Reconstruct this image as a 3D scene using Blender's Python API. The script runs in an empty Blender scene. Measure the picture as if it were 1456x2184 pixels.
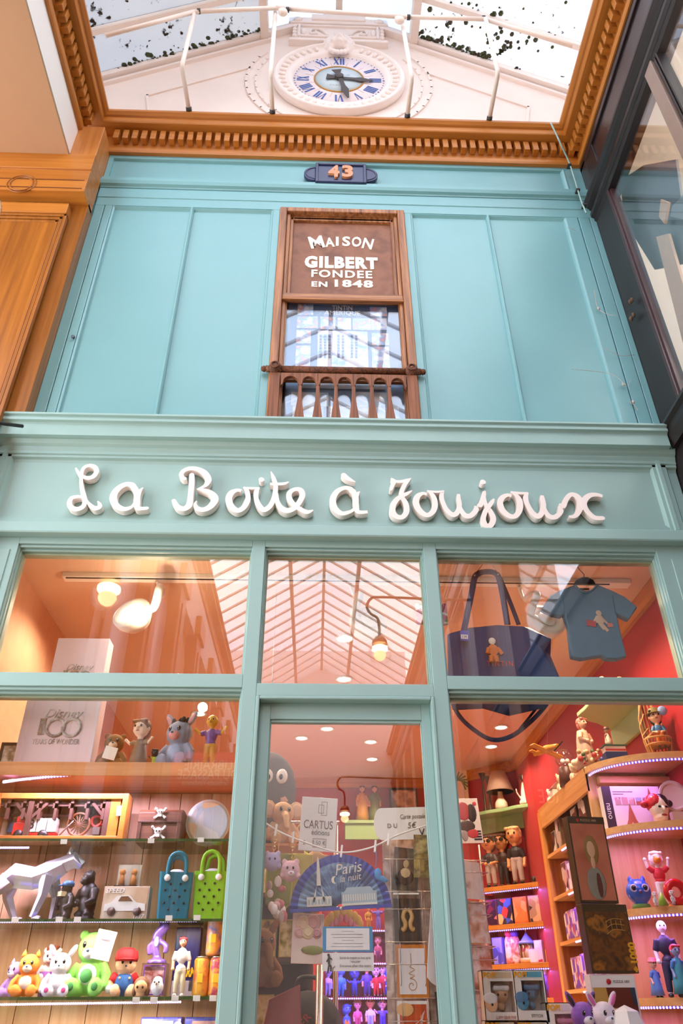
import bpy, bmesh, math, random
from mathutils import Vector, Matrix, Quaternion
random.seed(7)
PI = math.pi
scene = bpy.context.scene
COL = scene.collection
# ---------------------------------------------------------------- camera
FPX = 1600.0
_y, _p, _r = math.radians(1.993), math.radians(33.991), math.radians(-0.257)
CAM = Vector((0.0, -3.2, 1.6))
FW = Vector((math.sin(_y)*math.cos(_p), math.cos(_y)*math.cos(_p), math.sin(_p)))
_rt = Vector((math.cos(_y), -math.sin(_y), 0.0))
_up = _rt.cross(FW)
RT = _rt*math.cos(_r) + _up*math.sin(_r)
UP = -_rt*math.sin(_r) + _up*math.cos(_r)
cam = bpy.data.cameras.new('camera'); co = bpy.data.objects.new('camera', cam); COL.objects.link(co)
cam.sensor_fit = 'VERTICAL'; cam.sensor_height = 36.0; cam.sensor_width = 24.0
cam.lens = 36.0*FPX/2184.0; cam.clip_start = 0.05; cam.clip_end = 200
m4 = Matrix((RT, UP, -FW)).transposed().to_4x4(); m4.translation = CAM
co.matrix_world = m4
scene.camera = co

def ray(x, y): return RT*((x-728)/FPX) - UP*((y-1092)/FPX) + FW
def P(x, y, Y=0.0):
    "point of the survey: where the sight line through a pixel meets the plane Y"
    d = ray(x, y); return CAM + d*((Y-CAM.y)/d.y)
def PX(x, y, X):
    d = ray(x, y); return CAM + d*((X-CAM.x)/d.x)
def PZ(x, y, Z):
    d = ray(x, y); return CAM + d*((Z-CAM.z)/d.z)
def PN(x, y, p0, n):
    d = ray(x, y); return CAM + d*((Vector(p0)-CAM).dot(n)/d.dot(n))

# ---------------------------------------------------------------- materials
def lin(h):
    h = h.lstrip('#'); o = []
    for i in (0, 2, 4):
        c = int(h[i:i+2], 16)/255
        o.append(c/12.92 if c <= .04045 else ((c+.055)/1.055)**2.4)
    return tuple(o)+(1.0,)
MC = {}
def newmat(name):
    m = bpy.data.materials.new(name); m.use_nodes = True
    nt = m.node_tree; b = nt.nodes['Principled BSDF']
    return m, nt, b
def col(h, rough=.5, metal=0.0, var=.08, scale=14, bump=0.0, coat=0.0):
    "plain painted / plastic surface with a little mottling"
    k = ('c', h, rough, metal, var, scale, bump, coat)
    if k in MC: return MC[k]
    m, nt, b = newmat('paint_'+h.strip('#')); N = nt.nodes.new; L = nt.links.new
    b.inputs['Roughness'].default_value = rough; b.inputs['Metallic'].default_value = metal
    if coat: b.inputs['Coat Weight'].default_value = coat
    if var:
        tc = N('ShaderNodeTexCoord'); nz = N('ShaderNodeTexNoise'); nz.inputs['Scale'].default_value = scale; nz.inputs['Detail'].default_value = 4
        L(tc.outputs['Object'], nz.inputs['Vector'])
        mx = N('ShaderNodeMix'); mx.data_type = 'RGBA'
        c = lin(h); mx.inputs['A'].default_value = tuple(v*(1-var*1.6) for v in c[:3])+(1,); mx.inputs['B'].default_value = tuple(min(1, v*(1+var*1.6)) for v in c[:3])+(1,)
        L(nz.outputs['Fac'], mx.inputs['Factor']); L(mx.outputs['Result'], b.inputs['Base Color'])
        if bump:
            bp = N('ShaderNodeBump'); bp.inputs['Strength'].default_value = bump; bp.inputs['Distance'].default_value = .01
            L(nz.outputs['Fac'], bp.inputs['Height']); L(bp.outputs['Normal'], b.inputs['Normal'])
    else:
        b.inputs['Base Color'].default_value = lin(h)
    MC[k] = m; return m
def wood(h1, h2, axis='z', sc=6.0, rough=.42, stretch=14, name='wood'):
    k = ('w', h1, h2, axis, sc, rough, stretch)
    if k in MC: return MC[k]
    m, nt, b = newmat(name); N = nt.nodes.new; L = nt.links.new
    tc = N('ShaderNodeTexCoord'); mp = N('ShaderNodeMapping'); s = [sc*stretch/4]*3; s['xyz'.index(axis)] = sc/8
    mp.inputs['Scale'].default_value = s
    nz = N('ShaderNodeTexNoise'); nz.inputs['Scale'].default_value = 1.6; nz.inputs['Detail'].default_value = 6; nz.inputs['Roughness'].default_value = .62
    rp = N('ShaderNodeValToRGB'); rp.color_ramp.elements[0].position = .32; rp.color_ramp.elements[1].position = .68
    rp.color_ramp.elements[0].color = lin(h1); rp.color_ramp.elements[1].color = lin(h2)
    L(tc.outputs['Object'], mp.inputs['Vector']); L(mp.outputs['Vector'], nz.inputs['Vector']); L(nz.outputs['Fac'], rp.inputs['Fac']); L(rp.outputs['Color'], b.inputs['Base Color'])
    bp = N('ShaderNodeBump'); bp.inputs['Strength'].default_value = .12; bp.inputs['Distance'].default_value = .004
    L(nz.outputs['Fac'], bp.inputs['Height']); L(bp.outputs['Normal'], b.inputs['Normal'])
    b.inputs['Roughness'].default_value = rough
    MC[k] = m; return m
def pic(cols, scale=9, seed=0.0, kind='noise', rough=.35, stretch=(1, 1, 1)):
    "printed picture: soft patches of a few colours"
    k = ('p', tuple(cols), scale, seed, kind, rough, stretch)
    if k in MC: return MC[k]
    m, nt, b = newmat('print'); N = nt.nodes.new; L = nt.links.new
    tc = N('ShaderNodeTexCoord'); mp = N('ShaderNodeMapping'); mp.inputs['Location'].default_value = (seed*3.7, seed*1.3, seed*2.1); mp.inputs['Scale'].default_value = stretch
    L(tc.outputs['Object'], mp.inputs['Vector'])
    if kind == 'noise':
        t = N('ShaderNodeTexNoise'); t.inputs['Scale'].default_value = scale; t.inputs['Detail'].default_value = 3; out = t.outputs['Fac']
    else:
        t = N('ShaderNodeTexVoronoi'); t.inputs['Scale'].default_value = scale; sp = N('ShaderNodeSeparateColor'); L(t.outputs['Color'], sp.inputs['Color']); out = sp.outputs['Red']
    L(mp.outputs['Vector'], t.inputs['Vector'])
    rp = N('ShaderNodeValToRGB'); rp.color_ramp.interpolation = 'CONSTANT' if kind != 'noise' else 'LINEAR'
    n = len(cols); e = rp.color_ramp.elements
    lo, hi = (.3, .7) if kind == 'noise' else (0, 1)
    while len(e) < n: e.new(.5)
    for i, c in enumerate(cols):
        e[i].position = lo+(hi-lo)*i/max(1, (n-1 if kind == 'noise' else n)); e[i].color = lin(c)
    L(out, rp.inputs['Fac']); L(rp.outputs['Color'], b.inputs['Base Color']); b.inputs['Roughness'].default_value = rough
    MC[k] = m; return m
def emit(h, s):
    k = ('e', h, s)
    if k in MC: return MC[k]
    m, nt, b = newmat('lit'); b.inputs['Base Color'].default_value = lin(h)
    b.inputs['Emission Color'].default_value = lin(h); b.inputs['Emission Strength'].default_value = s
    MC[k] = m; return m
def sheet_glass(name, r0=.05, tint=(1, 1, 1), rough=0.0, dirt=None):
    "clear pane: straight transmission plus a mirror layer that grows at grazing angles; optional dirt film"
    m = bpy.data.materials.new(name); m.use_nodes = True; nt = m.node_tree; nt.nodes.clear(); N = nt.nodes.new; L = nt.links.new
    o = N('ShaderNodeOutputMaterial'); tr = N('ShaderNodeBsdfTransparent'); tr.inputs['Color'].default_value = tuple(tint)+(1,)
    gl = N('ShaderNodeBsdfGlossy'); gl.inputs['Roughness'].default_value = rough
    lw = N('ShaderNodeLayerWeight'); pw = N('ShaderNodeMath'); pw.operation = 'POWER'; pw.inputs[1].default_value = 5.0
    ma = N('ShaderNodeMath'); ma.operation = 'MULTIPLY_ADD'; ma.inputs[1].default_value = 1-r0; ma.inputs[2].default_value = r0; ma.use_clamp = True
    L(lw.outputs['Facing'], pw.inputs[0]); L(pw.outputs[0], ma.inputs[0])
    mx = N('ShaderNodeMixShader'); L(ma.outputs[0], mx.inputs['Fac']); L(tr.outputs[0], mx.inputs[1]); L(gl.outputs[0], mx.inputs[2])
    last = mx
    if dirt:
        base, amount, dk, lo = dirt
        tc = N('ShaderNodeTexCoord'); nz = N('ShaderNodeTexNoise'); nz.inputs['Scale'].default_value = 3.0; nz.inputs['Detail'].default_value = 8; nz.inputs['Roughness'].default_value = .7
        L(tc.outputs['Object'], nz.inputs['Vector'])
        df = N('ShaderNodeBsdfDiffuse'); tl = N('ShaderNodeBsdfTranslucent'); tl.inputs['Color'].default_value = lin(base); df.inputs['Color'].default_value = lin(base)
        ad = N('ShaderNodeMixShader'); ad.inputs['Fac'].default_value = .85; L(df.outputs[0], ad.inputs[1]); L(tl.outputs[0], ad.inputs[2])
        m2 = N('ShaderNodeMixShader'); m2.inputs['Fac'].default_value = amount; L(mx.outputs[0], m2.inputs[1]); L(ad.outputs[0], m2.inputs[2])
        # moss specks
        n2 = N('ShaderNodeTexNoise'); n2.inputs['Scale'].default_value = 22; n2.inputs['Detail'].default_value = 5; L(tc.outputs['Object'], n2.inputs['Vector'])
        mm = N('ShaderNodeMath'); mm.operation = 'MULTIPLY'; L(nz.outputs['Fac'], mm.inputs[0]); L(n2.outputs['Fac'], mm.inputs[1])
        rp = N('ShaderNodeValToRGB'); rp.color_ramp.elements[0].position = lo; rp.color_ramp.elements[1].position = lo+.03; L(mm.outputs[0], rp.inputs['Fac'])
        d2 = N('ShaderNodeBsdfDiffuse'); d2.inputs['Color'].default_value = lin(dk)
        m3 = N('ShaderNodeMixShader'); L(rp.outputs['Color'], m3.inputs['Fac']); L(m2.outputs[0], m3.inputs[1]); L(d2.outputs[0], m3.inputs[2]); last = m3
    L(last.outputs[0], o.inputs['Surface'])
    return m

# ---------------------------------------------------------------- mesh builder
class M:
    def __init__(s): s.v = []; s.f = []; s.sm = []
    def add(s, vs, fs, smooth=False):
        b = len(s.v); s.v += [Vector(v) for v in vs]; s.f += [tuple(i+b for i in f) for f in fs]; s.sm += [smooth]*len(fs); return s
    def xf(s, start, mat):
        for i in range(start, len(s.v)): s.v[i] = mat @ s.v[i]
        return s
    def box(s, x0, x1, y0, y1, z0, z1):
        return s.add([(x0,y0,z0),(x1,y0,z0),(x1,y1,z0),(x0,y1,z0),(x0,y0,z1),(x1,y0,z1),(x1,y1,z1),(x0,y1,z1)],
                     [(0,3,2,1),(4,5,6,7),(0,1,5,4),(1,2,6,5),(2,3,7,6),(3,0,4,7)])
    def cbox(s, c, sz): return s.box(c[0]-sz[0]/2, c[0]+sz[0]/2, c[1]-sz[1]/2, c[1]+sz[1]/2, c[2]-sz[2]/2, c[2]+sz[2]/2)
    def rbox(s, c, sz, rot):
        b = len(s.v); s.cbox((0,0,0), sz); return s.xf(b, Matrix.Translation(c) @ rot.to_4x4())
    def prism(s, poly, axis, a, b, smooth=False):
        n = len(poly)
        def pt(p, t):
            return (t, p[0], p[1]) if axis == 'x' else ((p[0], t, p[1]) if axis == 'y' else (p[0], p[1], t))
        vs = [pt(p, a) for p in poly]+[pt(p, b) for p in poly]
        fs = [tuple(range(n)), tuple(range(2*n-1, n-1, -1))]
        s.add(vs, fs); base = len(s.v)-2*n
        for i in range(n):
            j = (i+1) % n; s.f.append((base+i, base+j, base+n+j, base+n+i)); s.sm.append(smooth)
        return s
    def tube(s, pts, r, n=8, cap=True):
        pts = [Vector(p) for p in pts]; k = len(pts); rs = r if isinstance(r, (list, tuple)) else [r]*k
        b = len(s.v); prev = None
        for i, p in enumerate(pts):
            t = (pts[min(i+1, k-1)]-pts[max(i-1, 0)])
            t = t.normalized() if t.length > 1e-9 else Vector((0,0,1))
            if prev is None:
                a = Vector((0,0,1)) if abs(t.z) < .9 else Vector((1,0,0)); u = t.cross(a).normalized()
            else:
                u = prev - t*prev.dot(t)
                u = u.normalized() if u.length > 1e-6 else t.orthogonal().normalized()
            prev = u; w = t.cross(u)
            for q in range(n):
                a = 2*PI*q/n; s.v.append(p+(u*math.cos(a)+w*math.sin(a))*rs[i])
        for i in range(k-1):
            for q in range(n):
                q2 = (q+1) % n; s.f.append((b+i*n+q, b+i*n+q2, b+(i+1)*n+q2, b+(i+1)*n+q)); s.sm.append(True)
        if cap:
            s.f.append(tuple(b+q for q in range(n-1, -1, -1))); s.f.append(tuple(b+(k-1)*n+q for q in range(n))); s.sm += [False, False]
        return s
    def cyl(s, p0, p1, r0, r1=None, n=16): return s.tube([p0, p1], [r0, r0 if r1 is None else r1], n)
    def lathe(s, prof, c=(0,0,0), n=24, axis='z', arc=2*PI):
        b = len(s.v); k = len(prof)
        for (r, h) in prof:
            for q in range(n):
                a = arc*q/n; x, y = r*math.cos(a), r*math.sin(a)
                v = (x, y, h) if axis == 'z' else ((x, h, y) if axis == 'y' else (h, x, y))
                s.v.append(Vector(v)+Vector(c))
        for i in range(k-1):
            for q in range(n):
                q2 = (q+1) % n; s.f.append((b+i*n+q, b+i*n+q2, b+(i+1)*n+q2, b+(i+1)*n+q)); s.sm.append(True)
        s.f.append(tuple(b+q for q in range(n))); s.f.append(tuple(b+(k-1)*n+q for q in range(n))); s.sm += [False, False]
        return s
    def ball(s, c, r, n=14, rot=None):
        r = r if isinstance(r, (tuple, list, Vector)) else (r, r, r)
        b = len(s.v); h = n//2+1
        vs = [(0,0,1)]; fs = []
        for i in range(1, h):
            a = PI*i/h
            for q in range(n): t = 2*PI*q/n; vs.append((math.sin(a)*math.cos(t), math.sin(a)*math.sin(t), math.cos(a)))
        vs.append((0,0,-1)); last = len(vs)-1
        for q in range(n): fs.append((0, 1+q, 1+(q+1) % n))
        for i in range(h-2):
            for q in range(n): fs.append((1+i*n+q, 1+(i+1)*n+q, 1+(i+1)*n+(q+1) % n, 1+i*n+(q+1) % n))
        for q in range(n): fs.append((last, 1+(h-2)*n+(q+1) % n, 1+(h-2)*n+q))
        R = rot.to_4x4() if rot is not None else Matrix.Identity(4)
        s.add([Vector(c) + (R @ Vector((v[0]*r[0], v[1]*r[1], v[2]*r[2]))) for v in vs], fs, True)
        return s
    def torus(s, c, R, r, axis='y', n=24, k=8, arc=2*PI, a0=0.0):
        pts = []
        full = abs(arc-2*PI) < 1e-6
        for i in range(n+1):
            a = a0+arc*i/n; x, y = R*math.cos(a), R*math.sin(a)
            pts.append(Vector(c)+Vector((x, 0, y) if axis == 'y' else ((x, y, 0) if axis == 'z' else (0, x, y))))
        return s.tube(pts, r, k, cap=not full)
    def out(s, name, mat, parent=None, bevel=0.0, seg=2, world=False, mods=None, label=None):
        me = bpy.data.meshes.new(name)
        off = Vector((0,0,0))
        if world and parent is not None:
            q = parent
            while q is not None: off += q.location; q = q.parent
        me.from_pydata([v-off for v in s.v], [], s.f)
        me.polygons.foreach_set('use_smooth', s.sm)
        bm = bmesh.new(); bm.from_mesh(me); bmesh.ops.recalc_face_normals(bm, faces=bm.faces); bm.to_mesh(me); bm.free()
        me.materials.append(mat)
        o = bpy.data.objects.new(name, me); COL.objects.link(o)
        if parent is not None: o.parent = parent
        if bevel:
            bv = o.modifiers.new('bevel', 'BEVEL'); bv.width = bevel; bv.segments = seg; bv.limit_method = 'ANGLE'; bv.angle_limit = math.radians(40)
            bv.harden_normals = False
        if label: o['label'] = label
        return o
BENCH = bpy.data.scenes.new('bench')
def baked(o):
    'evaluated mesh of one object, worked out in a small side scene'
    BENCH.collection.objects.link(o); 
    with bpy.context.temp_override(scene=BENCH, view_layer=BENCH.view_layers[0]): dg = bpy.context.evaluated_depsgraph_get(); dg.update()
    me = bpy.data.meshes.new_from_object(o.evaluated_get(dg)); BENCH.collection.objects.unlink(o); return me
def blob(s, name, mat, parent=None, voxel=.01, smooth=4, world=False):
    "melts the shapes of a builder into one continuous surface"
    o = s.out(name, mat, parent, world=world)
    rm = o.modifiers.new('r', 'REMESH'); rm.mode = 'VOXEL'; rm.voxel_size = voxel; rm.use_smooth_shade = True
    if smooth:
        sm = o.modifiers.new('s', 'SMOOTH'); sm.iterations = smooth; sm.factor = .5
    me = baked(o); o.modifiers.clear(); o.data = me
    return o
def T(name, label, cat, loc=(0,0,0), rz=0.0, group=None, kind=None):
    o = bpy.data.objects.new(name, None); COL.objects.link(o); o.location = loc; o.rotation_euler = (0, 0, rz); o.empty_display_size = .05
    o['label'] = label; o['category'] = cat
    if group: o['group'] = group
    if kind: o['kind'] = kind
    return o
def tag(o, label, cat, group=None, kind=None):
    o['label'] = label; o['category'] = cat
    if group: o['group'] = group
    if kind: o['kind'] = kind
    return o
def S(name, label, cat, loc=(0,0,0)): return T(name, label, cat, loc, kind='structure')
def text(body, name, mat, parent=None, loc=(0,0,0), size=.05, ext=.002, rot=(PI/2,0,0), width=None, align='CENTER', world=False, space=1.0, bold=0.0, shear=0.0):
    cu = bpy.data.curves.new(name, 'FONT'); cu.body = body; cu.size = size; cu.extrude = ext; cu.align_x = align; cu.align_y = 'CENTER'
    cu.space_character = space; cu.offset = bold; cu.shear = shear; cu.resolution_u = 3
    o = bpy.data.objects.new(name, cu); me = baked(o)
    bpy.data.objects.remove(o); bpy.data.curves.remove(cu)
    if width:
        xs = [v.co.x for v in me.vertices]; w = max(xs)-min(xs)
        k = width/w if w > 0 else 1
        for v in me.vertices: v.co.x *= k
    me.materials.clear(); me.materials.append(mat)
    n = bpy.data.objects.new(name, me); COL.objects.link(n)
    off = Vector((0,0,0))
    if world and parent is not None:
        q = parent
        while q is not None: off += q.location; q = q.parent
    n.location = Vector(loc)-off; n.rotation_euler = rot
    if parent is not None: n.parent = parent
    return n
def spline(pts, per=8):
    "Catmull-Rom through points of any dimension"
    o = []; n = len(pts)
    for i in range(n-1):
        p0, p1, p2, p3 = pts[max(i-1,0)], pts[i], pts[i+1], pts[min(i+2,n-1)]
        for k in range(per):
            t = k/per
            o.append(tuple(.5*((2*b)+(-a+c)*t+(2*a-5*b+4*c-d)*t*t+(-a+3*b-3*c+d)*t**3) for a, b, c, d in zip(p0, p1, p2, p3)))
    o.append(tuple(pts[-1])); return o
def copy_tree(o, parent=None):
    c = o.copy(); COL.objects.link(c)
    if parent is not None: c.parent = parent
    for ch in list(o.children): copy_tree(ch, c)
    return c
def lamp(name, kind, loc, energy, color, size=.1, rot=None, spot=None):
    l = bpy.data.lights.new(name, kind); l.energy = energy; l.color = color
    if kind == 'AREA':
        if isinstance(size, tuple): l.shape = 'RECTANGLE'; l.size, l.size_y = size
        else: l.shape = 'DISK'; l.size = size
    elif kind in ('POINT', 'SPOT'): l.shadow_soft_size = size
    if kind == 'SPOT': l.spot_size = spot or 1.6; l.spot_blend = .6
    o = bpy.data.objects.new(name, l); COL.objects.link(o); o.location = loc
    if rot: o.rotation_euler = rot
    return o
# ================================================================ colours
BLUE = col('#76a8ac', .36, var=.03, scale=3)
BLUE2 = col('#92b2ad', .45, var=.03, scale=4)  # same paint as BLUE; the shopfront's warmer light is put into the colour
GOLD = wood('#a35f1c', '#c07a30', 'x', 5, .38, name='golden_oak_paint')
GOLDZ = wood('#7f480c', '#a86620', 'z', 5, .38, name='golden_oak_grain')
BROWN = wood('#6b3a1c', '#bd8150', 'z', 9, .5, name='worn_brown_wood')
BROWNX = wood('#6b3a1c', '#bd8150', 'x', 9, .5, name='worn_brown_wood')
BLACK = col('#1d1413', .42, var=.05)
PLASTER = col('#efe2da', .7, var=.03, scale=6, bump=.05)
WHITE = col('#f4ece6', .6, var=.02)
LETTER = col('#f6e9e2', .5, var=.01)
GLASS = sheet_glass('shop_glass', .085)
GLASS_UP = sheet_glass('old_window_glass', .09, (.93, .96, 1))
PANE_L = sheet_glass('dirty_roof_glass', .05, (.32, .325, .34), dirt=('#a9a6a6', .35, '#39332b', .335))
PANE_R = sheet_glass('mossy_roof_glass', .05, (.55, .56, .58), dirt=('#c9c3c3', .35, '#2c2a16', .35))
PANE = sheet_glass('roof_glass', .05, (.97, .98, 1), dirt=('#e8e4e2', .08, '#55504a', .45))
PANE_T = sheet_glass('grey_roof_glass', .05, (.42, .45, .50), dirt=('#b8b4b2', .3, '#55504a', .42))
XL, XR = -1.6, 1.93            # blue end wall between the pier and the black shopfront
KR = 1.068
ZF, ZC, XW, YB_ = 0.0, 1.6+1.9*KR, 1.76*KR, 4.17*KR+3.2*(KR-1)              # floor, shop ceiling
WZ = lambda y, px=330, Y=0.0: P(px, y, Y).z

# ---------------------------------------------------------------- floor of passage and shop
f = M().box(-6, 6, -17, 5.2, -.1, 0).out('floor', col('#b9a892', .35, var=.1, scale=5)); f['kind'] = 'structure'; f['label'] = 'beige floor of the passage and the shop'; f['category'] = 'floor'

# ---------------------------------------------------------------- blue panelled wall over the shop
w = S('wall_back', 'blue painted panelled wall above the shop sign', 'wall')
z0, z1 = 4.10, 7.02
wl, wr = P(565,912).x, P(900,920).x            # old window opening
zt = WZ(437)
M().box(XL-.2, wl, .018, .12, z0, z1).box(wr, XR+.1, .018, .12, z0, z1).box(wl, wr, .018, .12, P(728,447).z, z1).out('panel_field', BLUE, w)
zp = WZ(440)                                    # top of the tall panels
def stile(a, b, y=0.0): M().box(a, b, y, .02, z0, zp).out('stile', BLUE, w, .003)
for a, b in ((XL, -1.535), (-1.53, P(140,905).x-.075), (wl-.048, wl), (wr, wr+.045), (1.714, 1.80), (1.806, 1.884), (1.888, XR)): stile(a, b)
for x in (-.926, 1.158):
    M().prism([(x-.016,.02),(x-.012,.006),(x-.004,-.002),(x+.004,-.002),(x+.012,.006),(x+.016,.02)], 'z', z0, zp).out('bead', BLUE, w)
for a, b in ((-1.475, wl-.048), (wr+.045, 1.714)):
    M().prism([(.02, zp-.001), (.004, zp-.001), (.0, zp-.012), (.02, zp-.03)], 'x', a, b).prism([(a, .02), (a, .0), (a+.012, .004), (a+.018, .02)], 'z', z0, zp).prism([(b-.018, .02), (b-.012, .004), (b, .0), (b, .02)], 'z', z0, zp).out('bead', BLUE, w)
M().prism([(.02, zp), (0, zp), (0, WZ(424)), (-.006, WZ(424)+.004), (-.006, WZ(405)), (.02, WZ(405))], 'x', XL, XR).out('rail', BLUE, w, .002)
zm0, zm1 = WZ(404), WZ(384)
prof = [(.02, zm0), (-.008, zm0), (-.012, zm0+.012), (-.03, zm0+.02), (-.04, zm0+.045), (-.04, zm0+.06), (-.026, zm0+.066), (-.026, zm1-.012), (-.008, zm1), (.02, zm1)]
M().prism(prof, 'x', XL+.0, XR).out('moulding', BLUE, w)
zt0, zt1 = WZ(383), WZ(338)
M().prism([(.02, zt0), (0, zt0), (-.004, zt0+.006), (.0, zt0+.012), (.014, zt0+.02), (.02, zt0+.02)], 'x', XL, XR).prism([(.02, zt1-.02), (.0, zt1-.012), (-.004, zt1-.006), (-.004, z1), (.02, z1)], 'x', XL, XR).box(XL, XL+.035, -.002, .02, zt0, zt1).box(XR-.12, XR, -.002, .02, zt0, zt1).prism([(XR-.155,.02), (XR-.15,.004), (XR-.135,-.006), (XR-.12,-.002), (XR-.12,.02)], 'z', zt0, zt1).out('frieze_frame', BLUE, w)
# nail and chips on the wall
tag(M().lathe([(.0,-.02),(.011,-.02),(.013,-.012),(.006,-.008),(.005,.0)], (P(157,722).x, .0, P(157,722).z), 10, 'y').out('nail_head', col('#55606a', .5)), 'small grey nail head in the blue wall beside the left pier', 'nail')

# ---------------------------------------------------------------- golden cornice round the top of the light well
c = S('cornice', 'golden brown dentil cornice over the blue wall', 'cornice')
cprof = [(.10, 6.93), (-.03, 6.93), (-.036, 6.945), (-.036, 6.975), (-.02, 6.985), (-.02, 7.16), (-.05, 7.17), (-.12, 7.172), (-.125, 7.18), (-.125, 7.235), (-.14, 7.24), (-.158, 7.262), (-.158, 7.285), (-.148, 7.295), (.10, 7.30)]
M().prism(cprof, 'x', XL-.2, XR+.02).out('moulding', GOLD, c)
d = M(); n = 51
for i in range(n):
    x = XL+.035+(XR-XL-.09)*i/(n-1); d.box(x-.021, x+.021, -.075, -.018, 7.045, 7.155)
d.out('dentil_row', GOLD, c, .004)
for nm, X, sg, ya, yb in (('cornice.001', -1.79, 1, -16, -.12), ('cornice.002', 1.945, -1, -16, -.03)):
    cs = S('cornice', 'golden brown dentil cornice along the %s side of the light well' % ('left' if sg > 0 else 'right'), 'cornice')
    M().prism([(X-sg*p[0], p[1]) for p in cprof], 'y', ya, yb).out('moulding', GOLD if 0 else wood('#a35f1c', '#c07a30', 'y', 5, .38), cs)
    d = M(); k = 0
    y = yb-.06
    while y > -7:
        x0, x1 = sorted((X+sg*.018, X+sg*.075)); d.box(x0, x1, y-.021, y+.021, 7.045, 7.155); y -= .0685
    d.out('dentil_row', GOLD, cs, .004)

# ---------------------------------------------------------------- gable with the clock
RX = .11; RZ = 9.52; SL = .64
g = S('wall_gable', 'white plaster gable wall under the glass roof', 'wall')
zl = lambda x: RZ-abs(x-RX)*SL
M().prism([(-2.4, 6.9), (2.6, 6.9), (2.6, zl(2.6)), (RX, RZ), (-2.4, zl(-2.4))], 'y', .10, .25).out('plaster_face', PLASTER, g)
def strip(pts, wd, dp, y=.10):
    m = M()
    for a, b in zip(pts[:-1], pts[1:]):
        a, b = Vector((a[0], 0, a[1])), Vector((b[0], 0, b[1])); t = (b-a).normalized(); nn = Vector((-t.z, 0, t.x))*wd/2
        vs = []
        for yy in (y, y-dp):
            for p in (a-nn-t*wd*.3, b-nn+t*wd*.3, b+nn+t*wd*.3, a+nn-t*wd*.3): vs.append((p.x, yy, p.z))
        m.add(vs, [(0,1,2,3), (7,6,5,4), (0,4,5,1), (1,5,6,2), (2,6,7,3), (3,7,4,0)])
    return m
for s in (-1, 1):
    X = lambda v: RX+s*v
    strip([(X(2.4), zl(X(2.4))-.03), (X(.06), zl(X(.06))-.03)], .07, .06).out('raking_moulding', PLASTER, g)
    strip([(X(2.3), zl(X(2.3))-.12), (X(.62), zl(X(.62))-.12)], .03, .03).out('raking_moulding', PLASTER, g)
    strip([(X(1.55), 7.72), (X(1.60), 7.98), (X(.78), 8.50)], .022, .014).out('panel_moulding', PLASTER, g)
    strip([(X(1.5), 7.66), (X(.55), 7.66)], .02, .014).out('panel_moulding', PLASTER, g)
    a = [(X(.80*math.sin(t)), 8.31-.80*math.cos(t)) for t in [i*PI*.62/14+.25 for i in range(15)]]
    strip(a, .02, .014).out('panel_moulding', PLASTER, g)
    a = [(X(.72*math.sin(t)), 8.31-.72*math.cos(t)) for t in [i*PI*.62/14+.25 for i in range(15)]]
    strip(a, .014, .012).out('panel_moulding', PLASTER, g)

# ---------------------------------------------------------------- glass roof
r = S('roof', 'pitched glass roof of the passage with white glazing bars', 'roof')
BAR = col('#e9dcd2', .55, var=.04)
for s in (-1, 1):
    ang = math.atan(SL)
    px0 = .676 if s < 0 else .684
    # rake panes between purlins, split at the purlin
    for (a, b, mt) in ((.0, px0-.035, PANE), (px0+.035, 2.42, PANE_L if s < 0 else PANE_R)):
        A, B = RX+s*a, RX+s*b
        for (ya, yb) in ((-.255, .06), (-1.45, -.305), (-5, -1.5), (-9, -5.04), (-16, -9.04)):
            M().prism([(A, zl(A)), (B, zl(B)), (B, zl(B)+.012), (A, zl(A)+.012)], 'y', ya, yb).out('roof_pane', (mt if mt is not PANE else PANE_T) if ya > -3 else PANE, r)
    q = RX+s*px0
    M().prism([(q-.035, zl(q)-.10), (q+.035, zl(q)-.10), (q+.035, zl(q)+.03), (q-.035, zl(q)+.03)], 'y', -16, .1).out('purlin', BAR, r)
    bars = M()
    ys = [-.28, -1.475]+[-1.475-.48*i for i in range(1, 30)]
    for yy in ys:
        h = .05 if yy > -2 else .022
        A, B = RX, RX+s*2.42
        bars.prism([(A, zl(A)-h), (B, zl(B)-h), (B, zl(B)+.02), (A, zl(A)+.02)], 'y', yy-.022, yy+.022)
    bars.out('glazing_bar', BAR, r)
M().box(RX-.03, RX+.03, -16, .1, RZ-.08, RZ+.04).out('ridge_bar', BAR, r)
# sloped mossy gutter line along the rake on the gable, left pane and right pane
MOSS = pic(['#15170a', '#3b4a17', '#20140e', '#57511f'], 30, 2)
for s, a, b in ((-1, .70, 1.9), (1, .72, 1.35)):
    m = M(); k = 110
    for i in range(k):
        t = a+(b-a)*i/k; x = RX+s*t
        rr_ = random.random()**2; m.ball((x+random.uniform(-.02,.02), .045+random.gauss(0,.014)-.05*rr_*random.random(), zl(x)-.004), (.008+.022*rr_, .006+.02*rr_, .004+.006*rr_), 6)
    o = m.out('moss', MOSS); tag(o, 'dark green moss along the %s lower edge of the roof glass' % ('left' if s < 0 else 'right'), 'moss', kind='stuff')
m = M()
for i in range(70):
    t = random.gauss(1.25, .25); x = RX+t; y = random.gauss(-.22, .13)
    m.ball((x, y, zl(x)-.003), (.008+.02*random.random(),)*2+(.006,), 6)
tag(m.out('moss', MOSS), 'scattered moss clumps on the right roof pane', 'moss', kind='stuff')

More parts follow.
